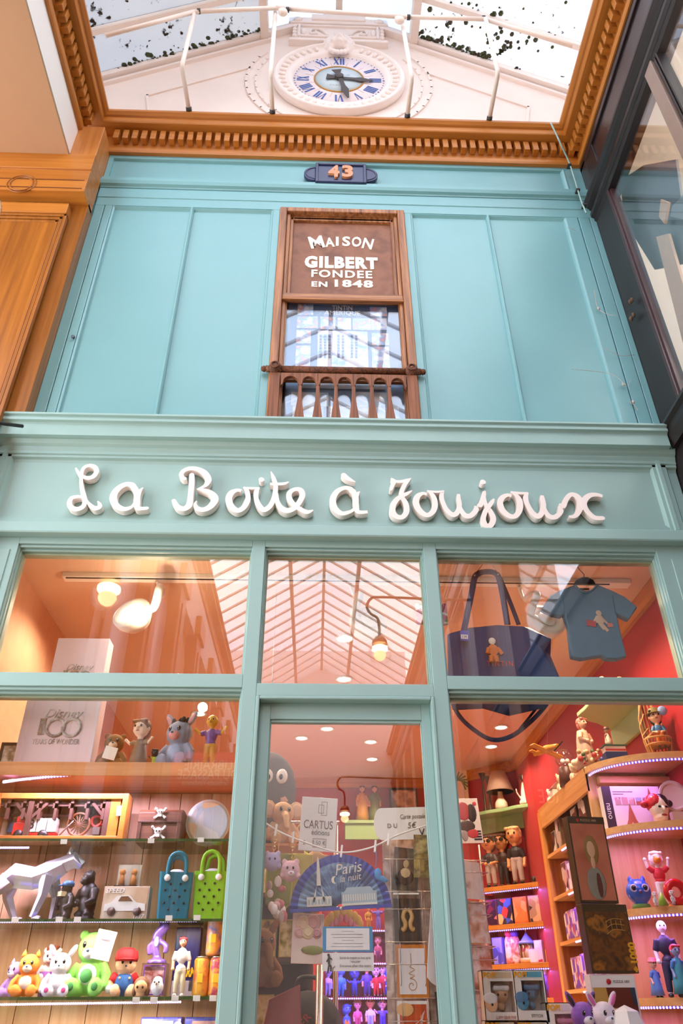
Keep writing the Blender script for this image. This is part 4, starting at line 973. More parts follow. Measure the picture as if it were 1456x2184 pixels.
o = M().box(P(255,1730,.195).x-.012, P(255,1730,.195).x+.012, .192, .196, P(255,1730,.2).z-.02, P(255,1730,.2).z+.02).out('note', IVORY, t, world=True)
# ---- chest
x0, _ = XZ(292, 1790, .22); x1, _ = XZ(382, 1790, .22); zt_ = P(338, 1724, .22).z; w_ = x1-x0; h_ = zt_-SZ[1]
CH = wood('#4a2e1c', '#6f4a30', 'x', 8, .5); CHD = wood('#38210f', '#573720', 'x', 8, .5)
t = T('treasure_chest', 'dark wooden pirate chest with skull and crossbones', 'chest', ((x0+x1)/2, .28, SZ[1]))
M().box(-w_/2, w_/2, -.07, .07, 0, h_*.6).out('body', CH, t, .003)
pr__ = [(-.072, h_*.62), (-.072, h_*.86), (-.05, h_*.97), (0, h_*1.0), (.05, h_*.97), (.072, h_*.86), (.072, h_*.62)]
M().prism(pr__, 'x', -w_/2-.004, w_/2+.004).out('lid', CH, t, .003)
M().box(-w_/2-.004, w_/2+.004, -.076, .074, h_*.56, h_*.63).box(-w_/2-.003, -w_/2+.014, -.075, .073, 0, h_*.6).box(w_/2-.014, w_/2+.003, -.075, .073, 0, h_*.6).out('bands', CHD, t, .002)
SK = col('#e8e2d8', .5)
for zc, k in ((h_*.28, 1.0), (h_*.83, .8)):
    m = M()
    for s in (-1, 1): m.rbox((0, -.078, zc), (.062*k, .006, .008), Matrix.Rotation(s*.7, 3, 'Y'))
    for sx in (-1, 1):
        for sz in (-1, 1): m.ball((sx*.026*k, -.078, zc+sz*.022*k), .0065, 6)
    m.out('crossbones', SK, t)
    m = M().ball((0, -.082, zc+.004), (.016*k, .008, .016*k), 10).box(-.008*k, .008*k, -.088, -.08, zc-.018*k, zc-.006*k); sk_ = m.out('skull', SK, t)
    for s in (-1, 1): M().ball((s*.006*k, -.0895, zc+.004), .0038*k, 6).out('eye_hole', DARK, sk_)
# ---- round plate
x0, _ = XZ(392, 1740, .22); x1, _ = XZ(488, 1740, .22); rr_ = (x1-x0)/2
t = T('round_plate', 'large round plate with a pastel collage standing on the glass shelf', 'plate', ((x0+x1)/2, .3, SZ[1]))
M().lathe([(.001, .0), (rr_*.75, 0), (rr_, -.014), (rr_, -.008), (rr_*.76, .008), (.001, .008)], (0, 0, rr_), 40, 'y').out('dish', IVORY, t)
M().lathe([(.001, -.003), (rr_*.74, -.003), (rr_*.74, -.001), (.001, -.001)], (0, 0, rr_), 36, 'y').out('collage', pic(['#e2b894', '#c7d4d6', '#e9d7b8', '#d98f6e', '#a9c1cc'], 9, 2, 'voronoi'), t)
M().lathe([(rr_*.78, -.006), (rr_*.93, -.0135), (rr_*.93, -.011), (rr_*.78, -.003)], (0, 0, rr_), 36, 'y').out('rim_band', pic(['#cfd9d6', '#e8c8a0', '#b8ccd4'], 12, 6, 'voronoi'), t)
# ---- crystal panther
FAC = col('#d6d0e0', .12, .55, var=.25, scale=8)
x_, _ = XZ(52, 1958, .2)
t = T('crystal_panther', 'faceted mirror finish panther statue striding on the glass shelf', 'statue', (x_, .23, SZ[2]))
def fac(m, pts, rs, n=5): m.tube(pts, rs, n)
m = M()
fac(m, [(-.13,0,.135), (-.08,0,.165), (.0,0,.155), (.06,0,.175), (.11,0,.205)], [.03,.05,.045,.05,.036])
fac(m, [(.09,0,.20), (.15,0,.225), (.185,0,.205)], [.034,.034,.018])
fac(m, [(-.13,0,.15), (-.19,0,.12), (-.21,0,.05)], [.016,.010,.007])
for s in (-1, 1):
    fac(m, [(.06,s*.025,.16), (.075+s*.02,s*.03,.09), (.06+s*.03,s*.03,.012)], [.034,.02,.013]); fac(m, [(.06+s*.03,s*.03,.01), (.09+s*.03,s*.03,.006)], [.012,.012])
    fac(m, [(-.10,s*.025,.15), (-.13+s*.03,s*.03,.085), (-.095+s*.035,s*.03,.012)], [.042,.022,.013]); fac(m, [(-.095+s*.035,s*.03,.01), (-.065+s*.035,s*.03,.006)], [.012,.012])
    m.lathe([(.014,0),(.001,.03)], (.13, s*.02, .245), 4)
for i in range(len(m.sm)): m.sm[i] = False
m.out('body', FAC, t)
# ---- gorillas
BLK = col('#1d1712', .45, var=.1)
def gorilla(px, h, lb, cap, rz):
    x_, _ = XZ(px, 1957, .2); t = T('gorilla_statue', lb, 'statue', (x_, .22, SZ[2]), rz, 'black gorilla statues'); k = Matrix.Scale(h, 4)
    m = M(); m.ball((0,.02,.32), (.20,.17,.30), 14); m.ball((0,0,.55), (.22,.17,.2), 14); m.ball((0,-.06,.80), (.13,.15,.16), 14); m.ball((0,-.0,.90), (.08,.1,.09), 10); m.ball((0,-.17,.75), (.085,.09,.075), 10)
    for s in (-1, 1):
        m.tube([(s*.19,0,.60), (s*.26,-.06,.38), (s*.16,-.19,.30)], [.095,.075,.06], 10); m.tube([(s*.1,0,.14), (s*.18,-.1,.07)], [.13,.09], 10)
    m.lathe([(.001,0),(.26,0),(.24,.06),(.001,.06)], (0,0,0), 14); m.xf(0, k); blob(m, 'body', BLK, t, .02*h, 2)
    m = M().ball((0,-.20,.745), (.065,.06,.055), 10); m.xf(0, k); m.out('muzzle', col('#4a3c34', .5), t)
    for s in (-1, 1): m = M().ball((s*.045,-.19,.83), .014, 6); m.xf(0, k); m.out('eye', col('#c8b89a', .2), t)
    if cap:
        m = M().lathe([(.16,.86),(.165,.94),(.12,1.0),(.001,1.02)], (0,-.04,0), 12); m.box(-.1,.1,-.30,-.12,.865,.885); m.xf(0, k); m.out('cap', col('#3a6a9a', .5), t)
        m = M().box(-.09, .09, -.28, -.1, .6, .72); m.xf(0, k); m.out('collar', col('#d8c08a', .5), t)
gorilla(133, .145, 'black gorilla statue wearing a blue cap', True, -.7)
gorilla(177, .19, 'taller bare headed black gorilla statue', False, -.6)
# ---- model car box
x0, _ = XZ(213, 1957, .19); x1, _ = XZ(312, 1957, .19); zt_ = P(262, 1890, .19).z; w_ = x1-x0; h_ = zt_-SZ[2]
t = goods_box('model_car_box', 'beige model car carton with a white coupe on its front', 'box', (x0+x1)/2, .22, SZ[2], w_, .06, h_, col('#d0b8a0', .4, var=.05), pic(['#d8bfa2', '#c9a888', '#e2d0ba'], 6, 7))
text('SPEED', 'lettering', WHITEP, t, (-w_*.26, -.033, h_*.86), .026, .001, shear=.25, width=.075)
text('007', 'lettering', WHITEP, t, (w_*.32, -.033, h_*.1), .028, .001, shear=.25)
car = [(-.075,.022),(-.075,.045),(-.05,.052),(-.03,.075),(.02,.077),(.05,.052),(.085,.047),(.088,.022)]
M().prism([(a-.005, b+.012) for a, b in car], 'y', -.036, -.032).out('car_print', col('#e9e4dc', .4), t)
M().prism([(-.028,.068),(-.018,.085),(.01,.086),(.03,.068)], 'y', -.0375, -.036).out('car_window', col('#7a5a40', .3), t)
for s in (-.05, .052): M().lathe([(.001,-.038),(.016,-.038),(.016,-.033),(.001,-.033)], (s,0,.032), 16, 'y').lathe([(.001,-.0395),(.009,-.0395),(.009,-.038),(.001,-.038)], (s,0,.032), 12, 'y').out('car_wheel', col('#5a4438', .4), t)
M().box(-w_/2-.001, -w_/2+.0, -.03, .03, h_*.55, h_*.9).out('side_logo', col('#c8242a', .4), t)
x0, _ = XZ(243, 1888, .22); x1, _ = XZ(293, 1888, .22)
t = T('acrylic_case', 'small clear case with two orange figures on the model car carton', 'case', ((x0+x1)/2, .24, zt_)); w_ = x1-x0
M().box(-w_/2, w_/2, .02, .025, 0, .09).out('back_card', col('#e8dcc8', .5), t); M().box(-w_/2, w_/2, -.025, .025, 0, .006).out('base', DARK, t)
M().box(-w_/2, w_/2, -.025, -.022, .006, .09).out('front_pane', sheet_glass('case_glass', .08), t)
for s in (-.25, .25): M().ball((s*w_, 0, .058), .013, 8).lathe([(.001,.008),(.014,.008),(.009,.05),(.001,.05)], (s*w_,0,0), 10).out('mini_figure', col('#d98a3a', .4), t)
# ---- rubber totes
def tote(px0, px1, pyt, colr, lb, rz, Y):
    x0, _ = XZ(px0, 1950, Y); x1, _ = XZ(px1, 1950, Y); h_ = P((px0+px1)/2, pyt, Y).z-SZ[2]; w_ = x1-x0
    t = T('rubber_tote', lb, 'bag', ((x0+x1)/2, Y+.06, SZ[2]), rz, 'rubber tote bags on the glass shelf'); RB = col(colr, .45, var=.03)
    m = M(); a, b, d = w_*.46, w_*.52, .05
    vs = [(-a,-d*.8,0),(a,-d*.8,0),(a,d*.8,0),(-a,d*.8,0),(-b,-d,h_),(b,-d,h_*.99),(b,d,h_),(-b,d,h_*.99)]
    m.add(vs, [(0,3,2,1),(0,1,5,4),(1,2,6,5),(2,3,7,6),(3,0,4,7)]); m.add([(-b*.96,-d*.9,h_*.97),(b*.96,-d*.9,h_*.97),(b*.96,d*.9,h_*.97),(-b*.96,d*.9,h_*.97)], [(0,1,2,3)])
    m.out('shell', RB, t, .008)
    m = M()
    for yy in (-d-.004, d+.004):
        m2 = [(-w_*.27, yy, h_*.86), (-w_*.27, yy, h_*1.15), (-w_*.2, yy, h_*1.33), (0, yy, h_*1.40), (w_*.2, yy, h_*1.33), (w_*.27, yy, h_*1.15), (w_*.27, yy, h_*.86)]
        M().tube(spline(m2, 6), .0085, 8).out('handle', RB, t)
    for s in (-1, 1): M().lathe([(.001,-d-.018),(.012,-d-.016),(.013,-d-.006),(.001,-d-.006)], (s*w_*.27,0,h_*.86), 14, 'y').out('stud', WHITEP, t)
    m = M()
    for r_ in range(5):
        for c_ in range(3 if r_ % 2 else 2):
            xx = (c_-(1 if r_ % 2 else .5))*w_*.3
            if abs(xx) < w_*.4: m.lathe([(.001,-d*.95-.004),(.0045,-d*.95-.004),(.0045,-d*.9),(.001,-d*.9)], (xx,0,h_*(.22+.13*r_)), 8, 'y')
    m.out('vent_holes', DARK, t)
    M().ball((0,0,h_*.98), (w_*.3,.03,.02), 10).out('tissue', col('#e8e0ee', .8), t)
tote(327, 398, 1858, '#12788f', 'teal rubber tote bag with round holes', .15, .17)
tote(407, 478, 1856, '#86c022', 'lime green rubber tote bag with round holes', -.06, .19)
# ---- bottom shelf of toys
z4 = SZ[3]
def px_h(px, py0, py1, Y): return P(px, py0, Y).z-z4
x_, _ = XZ(12, 2130, .2); plush('unicorn_toy', 'small violet soft toy half cut by the window edge', (x_, .25, z4), .125, -.4, '#b08ad0', muzzle='#f0e6f0', ears='point', earc='#e0a0c8')
x_, _ = XZ(47, 2130, .2); plush('fox_toy', 'small orange fox soft toy with a dark leaf tuft', (x_, .21, z4), .15, .1, '#f08a34', muzzle='#f6e0cc', belly='#f0e2d4', ears='point', tuft=None)
x_, _ = XZ(86, 2130, .22)
t = T('gift_cup', 'violet cup holding a brown haired toy', 'cup', (x_, .27, z4)); M().lathe([(.001,0),(.026,0),(.036,.085),(.033,.085),(.024,.006),(.001,.006)], (0,0,0), 24).out('cup_body', col('#8a58b0', .25), t)
plush('hedgehog_toy', 'brown haired soft toy peeping out of the violet cup', (x_, .27, z4+.045), .125, .1, '#f0dcd2', muzzle='#f0c8d0', tuft='#7a3a26')
x_, _ = XZ(114, 2130, .2); plush('bunny_toy', 'small white bunny soft toy with pink lined ears', (x_, .215, z4), .155, .15, '#efe6ee', muzzle='#f6f0f4', ears='long', earin='#f0a0b8', pads='#d04a8a', belly='#f4eef6')
x_, _ = XZ(177, 2132, .21)
t = plush('green_bear', 'large lime green teddy bear with a white muzzle and a big paper tag', (x_, .25, z4), .232, -.08, '#8fd86a', belly='#f2f0ea', muzzle='#f0ecf0', ears='round', pads='#3f8a48')
m = M().ball((0, -.042, .070), (.024, .010, .024), 12); m.out('belly_badge', col('#4a9a52', .7), t)
q = P(226, 2016, .16); M().rbox((0,0,0), (.075, .002, .10), Matrix.Rotation(.18, 3, 'Y')).xf(0, Matrix.Translation((q.x-x_, q.y-.25, q.z-z4))).out('paper_tag', WHITEP, t, .004)
M().rbox((0,0,0), (.045, .001, .02), Matrix.Rotation(.18, 3, 'Y')).xf(0, Matrix.Translation((q.x-x_+.006, q.y-.2535, q.z-z4+.028))).out('tag_print', col('#d87ab8', .5), t)
x_, _ = XZ(254, 2130, .2)
t = plush('capped_doll', 'seated soft doll in a red cap and blue overalls', (x_, .24, z4), .155, .25, '#efc39a', ears='none')
k = Matrix.Scale(.155, 4)
m = M().lathe([(.27,.76),(.29,.84),(.26,.98),(.14,1.06),(.001,1.07)], (0,.02,0), 18); m.ball((0,-.22,.80), (.2,.12,.03), 10); m.xf(0, k); m.out('cap', col('#d0202c', .7), t)
m = M().ball((0,.02,.28), (.27,.23,.27), 16); m.xf(0, k); m.out('overalls', col('#2a62a8', .8), t)
for s in (-1, 1): m = M().ball((s*.12,-.19,.40), .03, 8); m.xf(0, k); m.out('button', col('#f0dc9a', .4), t)
for s in (-1, 1): m = M().tube([(s*.2,0,.47),(s*.31,-.05,.32)], [.1,.095], 10); m.xf(0, k); m.out('sleeve', col('#d0202c', .8), t)
for s in (-1, 1): m = M().ball((s*.335,-.11,.17), .095, 10); m.xf(0, k); m.out('glove', WHITEP, t)
# trophy on acrylic case
x0, _ = XZ(294, 2130, .2); x1, _ = XZ(348, 2130, .2); w_ = x1-x0; zt_ = P(320, 2054, .2).z
t = T('display_case', 'clear acrylic display case with a brown print inside', 'case', ((x0+x1)/2, .24, z4)); hh = zt_-z4
M().box(-w_/2, w_/2, -.04, .04, 0, hh).out('acrylic', sheet_glass('acrylic', .07, (.95,.92,1)), t)
frame4(M(), -w_/2+.006, w_/2-.006, .006, hh-.006, .004, -.03, -.026).out('inner_frame', col('#6a3a9a', .4), t)
M().box(-w_/2+.008, w_/2-.008, -.022, -.02, .008, hh-.008).out('print', pic(['#c8a0a0', '#d8b8b4', '#7a3a2a', '#d0aaa8'], 16, 3), t)
PUR = col('#8a6ac8', .18, .3, var=.2, scale=30)
t = T('dragon_trophy', 'glossy violet dragon statuette on the acrylic case', 'statuette', ((x0+x1)/2, .24, zt_))
m = M().lathe([(.001,0),(.04,0),(.036,.012),(.012,.02),(.001,.02)], (0,0,0), 18); m.tube(spline([(-.03,0,.03),(-.035,0,.06),(.0,0,.075),(.03,-.01,.06),(.03,-.01,.035)], 6), .010, 8); m.tube(spline([(.0,0,.02),(-.012,0,.06),(-.006,0,.1),(.015,-.01,.12)], 6), [.014]*9+[.02]*10, 10); m.ball((.022,-.015,.125), (.018,.018,.016), 10)
for s in (-1, 1): m.lathe([(.007,0),(.001,.025)], (.01+s*.012, 0, .135), 6)
blob(m, 'body', PUR, t, .004, 1)
m = M().ball((-.008,-.012,.08), (.01,.008,.025), 8); m.out('belly', col('#e8e0f4', .3), t)
x_, _ = XZ(299, 2130, .17); t = T('doll_head', 'small brown haired doll in front of the acrylic case', 'doll', (x_, .16, z4))
blob(M().ball((0,0,.032), (.026,.024,.026), 12).ball((0,.0,.008), (.018,.016,.012), 10), 'face', col('#e2ac78', .5), t, .003, 1); blob(M().ball((0,.008,.038), (.031,.026,.029), 12).ball((-.024,.004,.018), (.01,.014,.018), 8).ball((.024,.004,.018), (.01,.014,.018), 8), 'hair', col('#6a4226', .6, var=.15, scale=60), t, .003, 1)
for s in (-1, 1): M().ball((s*.010,-.0235,.03), (.004,.003,.005), 6).out('eye', EYE, t)
x_, _ = XZ(333, 2130, .17); t = T('bird_ball', 'small round white bird toy in front of the acrylic case', 'soft toy', (x_, .16, z4))
blob(M().ball((0,0,.03), (.024,.022,.028), 12).ball((0,0,.05), (.018,.017,.016), 10), 'body', col('#f0eef4', .8), t, .003, 1)
for s in (-1, 1): M().ball((s*.008,-.019,.046), .0035, 6).out('eye', EYE, t); M().lathe([(.004,0),(.001,.008)], (0,-.022,.038), 6).out('beak', col('#e0a030', .4), t)
# astronaut action figure and its box
x0, _ = XZ(357, 2128, .22); x1, _ = XZ(413, 2128, .22); zt_ = P(390, 1975, .22).z; w_ = x1-x0; h_ = zt_-z4
t = goods_box('figure_carton', 'tall midnight blue figure carton with yellow lettering', 'box', (x0+x1)/2, .30, z4, w_, .06, h_, col('#1a1a5a', .3), pic(['#15164a', '#1c2a7a', '#15164a', '#3aa0b8'], 7, 11))
M().box(-w_/2+.003, w_/2-.003, -.034, -.032, .004, h_*.23).out('info_panel', col('#cfc8d4', .4), t)
text('ALARM', 'lettering', col('#f0c020', .4), t, (0, -.034, h_*.34), .042, .001, width=w_*.85, shear=.2, bold=.002)
m = M()
for i in range(12): m.box(w_*.2+i*.0028, w_*.2+i*.0028+.0014, -.0355, -.034, .02, .055)
m.out('barcode', DARK, t)
x_, _ = XZ(378, 2130, .18)
figure('astronaut_figure', 'white suited action figure with a red cap in front of the blue carton', 'figurine', (x_, .19, z4), P(380, 1998, .18).z-z4, .1, '#e6b890', '#e9e2e4', '#ddd2b4', hat=None, hair='#a02030', head=.78, shoes='#e4dcd0', arms='down')
# cans
def can(px, base, Y, lb, seed, cols):
    x_, _ = XZ(px, 2100, Y); t = T('drink_can', lb, 'can', (x_, Y+.03, base), 0, 'decorated drink cans')
    M().lathe([(.001,.0),(.024,.0),(.029,.006),(.0305,.012),(.0305,.118),(.026,.128),(.001,.128)], (0,0,0), 28).out('can_wall', pic(cols, 20, seed, rough=.25), t)
    ld_ = M().lathe([(.0245,.127),(.0275,.1285),(.0275,.133),(.0245,.133),(.023,.129),(.001,.129)], (0,0,0), 28).out('lid', STEEL, t)
    M().box(-.006,.006,-.012,.008,.1295,.131).out('pull_tab', STEEL, ld_)
    M().rbox((0,-.0305,.06), (.022,.003,.03), Matrix.Identity(3)).out('badge', col('#f0c838', .35), t, .002)
YEL = ['#e8a838', '#f0b848', '#e07a50', '#c8a858', '#3a7ac0']
can(425, z4, .2, 'lower left drink can, yellow and blue', 1, YEL); can(459, z4, .2, 'lower right drink can, yellow and magenta', 4, ['#e8a838', '#b03a70', '#f0b030', '#e07a50']); can(447, z4+.134, .205, 'topmost drink can standing on the two others', 7, ['#5a8ac8', '#e8b048', '#e09060', '#3a6ab8'])
# tins at the bottom
for (p0, p1, lb, sd) in ((298, 388, 'long blue picture tin at the lower edge, left one', 1), (392, 478, 'dark blue picture tin at the lower edge, right one', 5)):
    x0, _ = XZ(p0, 2180, .2); x1, _ = XZ(p1, 2180, .2); zt_ = P((p0+p1)/2, 2169, .2).z; w_ = x1-x0; h_ = zt_-1.36
    t = goods_box('picture_tin', lb, 'tin', (x0+x1)/2, .25, 1.36, w_, .08, h_, col('#2c2f7a', .25), pic(['#2c2f7a', '#4a58b0', '#b8a0a8', '#1a1a4a'], 10, sd), bevel=.006)
    M().box(-w_*.3, w_*.28, -.0435, -.041, h_*.12, h_*.95).out('tin_window', pic(['#8a6a7a', '#c8a8a0', '#4a3a6a'], 12, sd+2), t)
    M().lathe([(.001,-.044),(.016,-.044),(.016,-.041),(.001,-.041)], (w_*.4,0,h_-.03), 16, 'y').out('round_badge', WHITEP, t)
# ================================================================ behind the door glass
def card(name, label, cat, px0, px1, py0, py1, Y, front, rz=0.0, tilt=0.0, border=None, group=None, th=.004, radius=0.0):
    c = P((px0+px1)/2, (py0+py1)/2, Y); w = (P(px1, (py0+py1)/2, Y)-P(px0, (py0+py1)/2, Y)).length; h = P((px0+px1)/2, py0, Y).z-P((px0+px1)/2, py1, Y).z
    t = T(name, label, cat, tuple(c), 0, group); t.rotation_euler = (0, tilt, rz)
    M().box(-w/2, w/2, -th/2, th/2, -h/2, h/2).out('sheet', border or front, t, radius)
    if border: M().box(-w*.43, w*.43, -th/2-.001, -th/2, -h*.43, h*.43).out('print', front, t)
    return t, w, h
YD = .16
CORDW = col('#ece4dc', .6)
cp = [(548,1742),(563,1753),(600,1776),(660,1800),(725,1818),(790,1808),(850,1780),(910,1760),(922,1752)]
t = tag(M().tube(spline([tuple(P(a, b, YD)) for a, b in cp], 6), .0035, 8).out('hanging_line', CORDW), 'white cord sagging across the door glass with pegs on it', 'cord')
for (px, py, lb) in ((588,1770,'white clothes peg holding the lilac key ring'), (625,1786,'white clothes peg holding the pink key ring'), (728,1815,'clothes peg at the top of the blue paper fan'), (800,1804,'white clothes peg with the blue pendant'), (828,1790,'white clothes peg under the handwritten price sheet')):
    q = P(px, py, YD-.008); o = M().rbox((0,-.004,0), (.008,.005,.045), Matrix.Rotation(.12, 3, 'Y')).rbox((0,.010,0), (.008,.005,.045), Matrix.Rotation(.12, 3, 'Y')).out('clothes_peg', WHITEP, None, .001)
    o.location = q; tag(o, lb, 'clothes peg', 'clothes pegs on the cord')
# fan
c = P(727,1940,YD+.02); R_ = P(835,1925,YD+.02).x-c.x
t = T('paper_fan', 'open blue paper fan with a night view of Paris and white script', 'fan', tuple(c)); t.rotation_euler = (0, -.05, 0)
NS = 26; FB = col('#24359c', .5); SKYB = pic(['#1d2c55', '#2c4a80', '#7aa0c4', '#233a6a'], 9, 2, stretch=(1, 1, 1.6))
def fanring(r0, r1, mat, nm, y0=.0, a0=.0, a1=PI, ns=NS):
    m = M(); vs = []; fs = []
    for i in range(ns*2+1):
        a = a0+(a1-a0)*i/(ns*2); dy = y0+(.004 if i % 2 else -.004)
        for r_ in (r0, r1): vs += [(-r_*math.cos(a), dy, r_*math.sin(a)), (-r_*math.cos(a), dy+.0015, r_*math.sin(a))]
    for i in range(ns*2):
        b = 4*i; fs += [(b, b+2, b+6, b+4), (b+1, b+5, b+7, b+3), (b+2, b+3, b+7, b+6), (b, b+4, b+5, b+1)]
    m.add(vs, fs); return m.out(nm, mat, t)
fanring(.02, R_*.85, SKYB, 'leaf'); fanring(R_*.85, R_, FB, 'border', -.0005)
FC = col('#d8d2c4', .6); FC2 = col('#9fb0b8', .6)
yf = -.0075
m = M(); x0 = -R_*.42
m.add([(x0-.028,yf,.03),(x0-.016,yf,.03),(x0-.004,yf,.19),(x0,yf,.20),(x0+.004,yf,.19),(x0+.016,yf,.03),(x0+.028,yf,.03),(x0+.009,yf,.09),(x0-.009,yf,.09)], [(0,1,8),(8,7,3),(5,6,7),(8,3,2),(7,4,3)])
m.box(x0-.05,x0+.05,yf,yf+.001,.015,.05)
m.out('tower_print', FC, t)
m = M(); 
for k in range(7): m.box(x0-.045+k*.0135, x0-.038+k*.0135, yf-.001, yf, .022, .04)
m.out('window_print', FC2, t)
M().box(R_*.02, R_*.72, yf, yf+.001, .02, .062).prism([(R_*.08,.062),(R_*.66,.062),(R_*.6,.078),(R_*.14,.078)], 'y', yf, yf+.001).out('facade_print', FC2, t)
m = M()
for k in range(14): m.box(R_*.05+k*R_*.047, R_*.05+k*R_*.047+.005, yf-.001, yf, .028, .052)
m.box(R_*.02, R_*.72, yf-.001, yf, .012, .02); m.out('facade_lines', FC, t)
m = M()
for i in range(10):
    a0_, a1_ = PI*.5+PI*i/10, PI*.5+PI*(i+1)/10
    o_ = lambda a: (-.02+.014*math.cos(a), yf, .108+.014*math.sin(a)); n_ = lambda a: (-.015+.0095*math.cos(a)*(.9), yf, .108+.0118*math.sin(a))
    m.add([o_(a0_), o_(a1_), n_(a1_), n_(a0_)], [(0,1,2,3)])
m.out('moon_print', col('#efe6c8', .6), t)
text('Paris', 'lettering', FC, t, (.035, yf, R_*.72), .058, .0006, shear=.25, rot=(PI/2, -.1, 0))
text('la nuit', 'lettering', FC, t, (.042, yf, R_*.55), .036, .0006, shear=.25, rot=(PI/2, -.1, 0))
for s in (-1, 1): M().rbox((s*R_*.5, -.004, .004), (R_, .006, .012), Matrix.Identity(3)).out('guard_stick', FB, t, .001)
M().lathe([(.001,-.01),(.006,-.01),(.006,.006),(.001,.006)], (0,0,.004), 12, 'y').out('rivet', STEEL, t)
# key rings
GOLDM = col('#c8a860', .25, 1.0, var=0)
def keyring(px, py, r, fur, lb, hx, hy, face=False):
    q = P(px, py, YD); hq = P(hx, hy, YD)
    t = T('plush_keyring', lb, 'key ring', tuple(q), 0, 'plush key rings on the cord'); d = hq-q
    m = M().ball((0,0,0), (r,r*.8,r*1.02), 14)
    for s in (-1, 1): m.ball((s*r*.62,0,r*.85), (r*.3,r*.2,r*.34), 10); m.ball((s*r*.75,-r*.2,-r*.45), (r*.32,)*3, 10)
    blob(m, 'body', col(fur, .9, var=.06, scale=50, bump=.3), t, r*.09, 2)
    for s in (-1, 1): M().ball((s*r*.3,-r*.78,r*.2), (r*.12,r*.07,r*.15), 8).out('eye', EYE, t)
    if face: M().ball((r*.1,-r*.72,-r*.3), (r*.35,r*.16,r*.25), 10).out('muzzle', col('#e8e4f0', .8), t); M().ball((r*.1,-r*.9,-r*.28), (r*.12,r*.06,r*.08), 8).out('nose', col('#d0405a', .4), t)
    M().torus((d.x*.95,0,d.z-.014), .014, .0016, 'y', 18, 5).out('ring', GOLDM, t)
    m = M()
    for k in range(4): f_ = .35+.16*k; m.torus((d.x*f_,0,r*.9+(d.z-r*.9-.02)*(.1+.24*k)), .007, .0014, 'y' if k % 2 else 'x', 12, 4)
    m.out('chain', GOLDM, t)
keyring(581, 1838, .036, '#b6a6c8', 'lilac round plush key ring hanging left of the fan', 588, 1776, False)
keyring(619, 1858, .040, '#e6b4bc', 'pink round plush key ring hanging left of the fan', 625, 1792, True)
q = P(590,1905,YD+.03); t = T('charm_cluster', 'bunch of pale charms hanging under the lilac key ring', 'charms', tuple(q)); rnd = random.Random(3)
for i in range(16): M().ball((rnd.uniform(-.035,.03), rnd.uniform(-.02,.02), rnd.uniform(-.11,.06)), (rnd.uniform(.010,.018),.008,rnd.uniform(.012,.022)), 8).out('charm', col(rnd.choice(['#e8d8d0','#d8a8a0','#efe6dc','#b89a8a','#c86a6a']), .35), t)
M().cyl((0,.0,.06), (0,0,.2), .0015, n=5).out('thread', GOLDM, t)
# sheets
t, w, h = card('price_card', 'white card with brown publisher lettering and small prices', 'card', 640, 717, 1700, 1815, YD+.05, col('#e9e2dc', .5, var=.02), .0, .06, radius=.004)
BR = col('#5a3a30', .6); GR = col('#6a6660', .6)
text('CARTUS', 'lettering', BR, t, (.0, -.004, -.005), .048, .0006, width=w*.8); text('éditions', 'lettering', GR, t, (.012, -.004, -.035), .03, .0006, width=w*.5)
frame4(M(), -w*.12, w*.25, -h*.43, -h*.27, .0015, -.004, -.003).frame if 0 else frame4(M(), -w*.12, w*.25, -h*.43, -h*.27, .0015, -.004, -.003).out('price_box', BR, t)
text('2.50 €', 'lettering', GR, t, (w*.05, -.004, -h*.35), .022, .0005); text('2', 'lettering', GR, t, (-w*.35, -.004, -h*.36), .024, .0005)
frame4(M(), -w*.02, w*.13, h*.2, h*.36, .0015, -.004, -.003).out('book_outline', BR, t); frame4(M(), w*.06, w*.22, h*.16, h*.42, .0015, -.004, -.003).out('book_outline', BR, t)
t, w, h = card('price_sheet', 'white rounded sheet with handwritten postcard price at the door top right', 'sheet', 813, 916, 1722, 1790, YD+.06, col('#f0e8dc', .5, var=.02), 0, -.03, radius=.0)
rr_ = h*.5
M().prism([(-w/2-rr_*.5*math.sin(PI*i/12), -rr_*math.cos(PI*i/12)) for i in range(13)], 'y', -.002, .002).out('rounded_end', col('#f0e8dc', .5, var=.02), t)
text('D U', 'lettering', BR, t, (-w*.28, -.004, -.01), .026, .0005); text('Carte postale', 'handwriting', GR, t, (w*.15, -.004, h*.2), .026, .0005, shear=.2, width=w*.52); text('5€', 'handwriting', GR, t, (w*.12, -.004, -h*.08), .034, .0005, shear=.2)
text('V', 'handwriting', DARK, t, (w*.32, -.004, -h*.3), .04, .0008)
# notices
t, w, h = card('shop_notice', 'white notice with a bright blue border in the middle of the door', 'notice', 688, 795, 1976, 2030, .095, col('#e6e0dc', .5), border=col('#1a82b4', .4), th=.002)
for k in range(6): M().box(-w*(.12 if k in (0, 3) else .30+.03*(k % 2)), w*(.12 if k in (0, 3) else .30), -.0028, -.0022, h*.30-k*h*.12, h*.315-k*h*.12).out('text_line', col('#7a7672', .6), t)
t, w, h = card('stairs_notice', 'white notice with a stair climbing pictogram below the blue one', 'notice', 687, 797, 2032, 2071, .095, col('#e6e0dc', .5, var=.02), th=.002)
BLKP = col('#191517', .5)
for s_, zz in (("Entrée du magasin en haut après", .22), ("l'escalier", .02), ('Entrance after the stairs', -.22)): text(s_, 'lettering', GR, t, (w*.14, -.002, h*zz), .0125, .0003, width=w*(.2 if zz == .02 else .6))
m = M(); x0 = -w*.37
m.ball((x0-.002,-.002,h*.38), (.005,.001,.005), 8)
def seg(a, b, r=.0035): m.tube([(x0+a[0],-.002,a[1]), (x0+b[0],-.002,b[1])], r, 6)
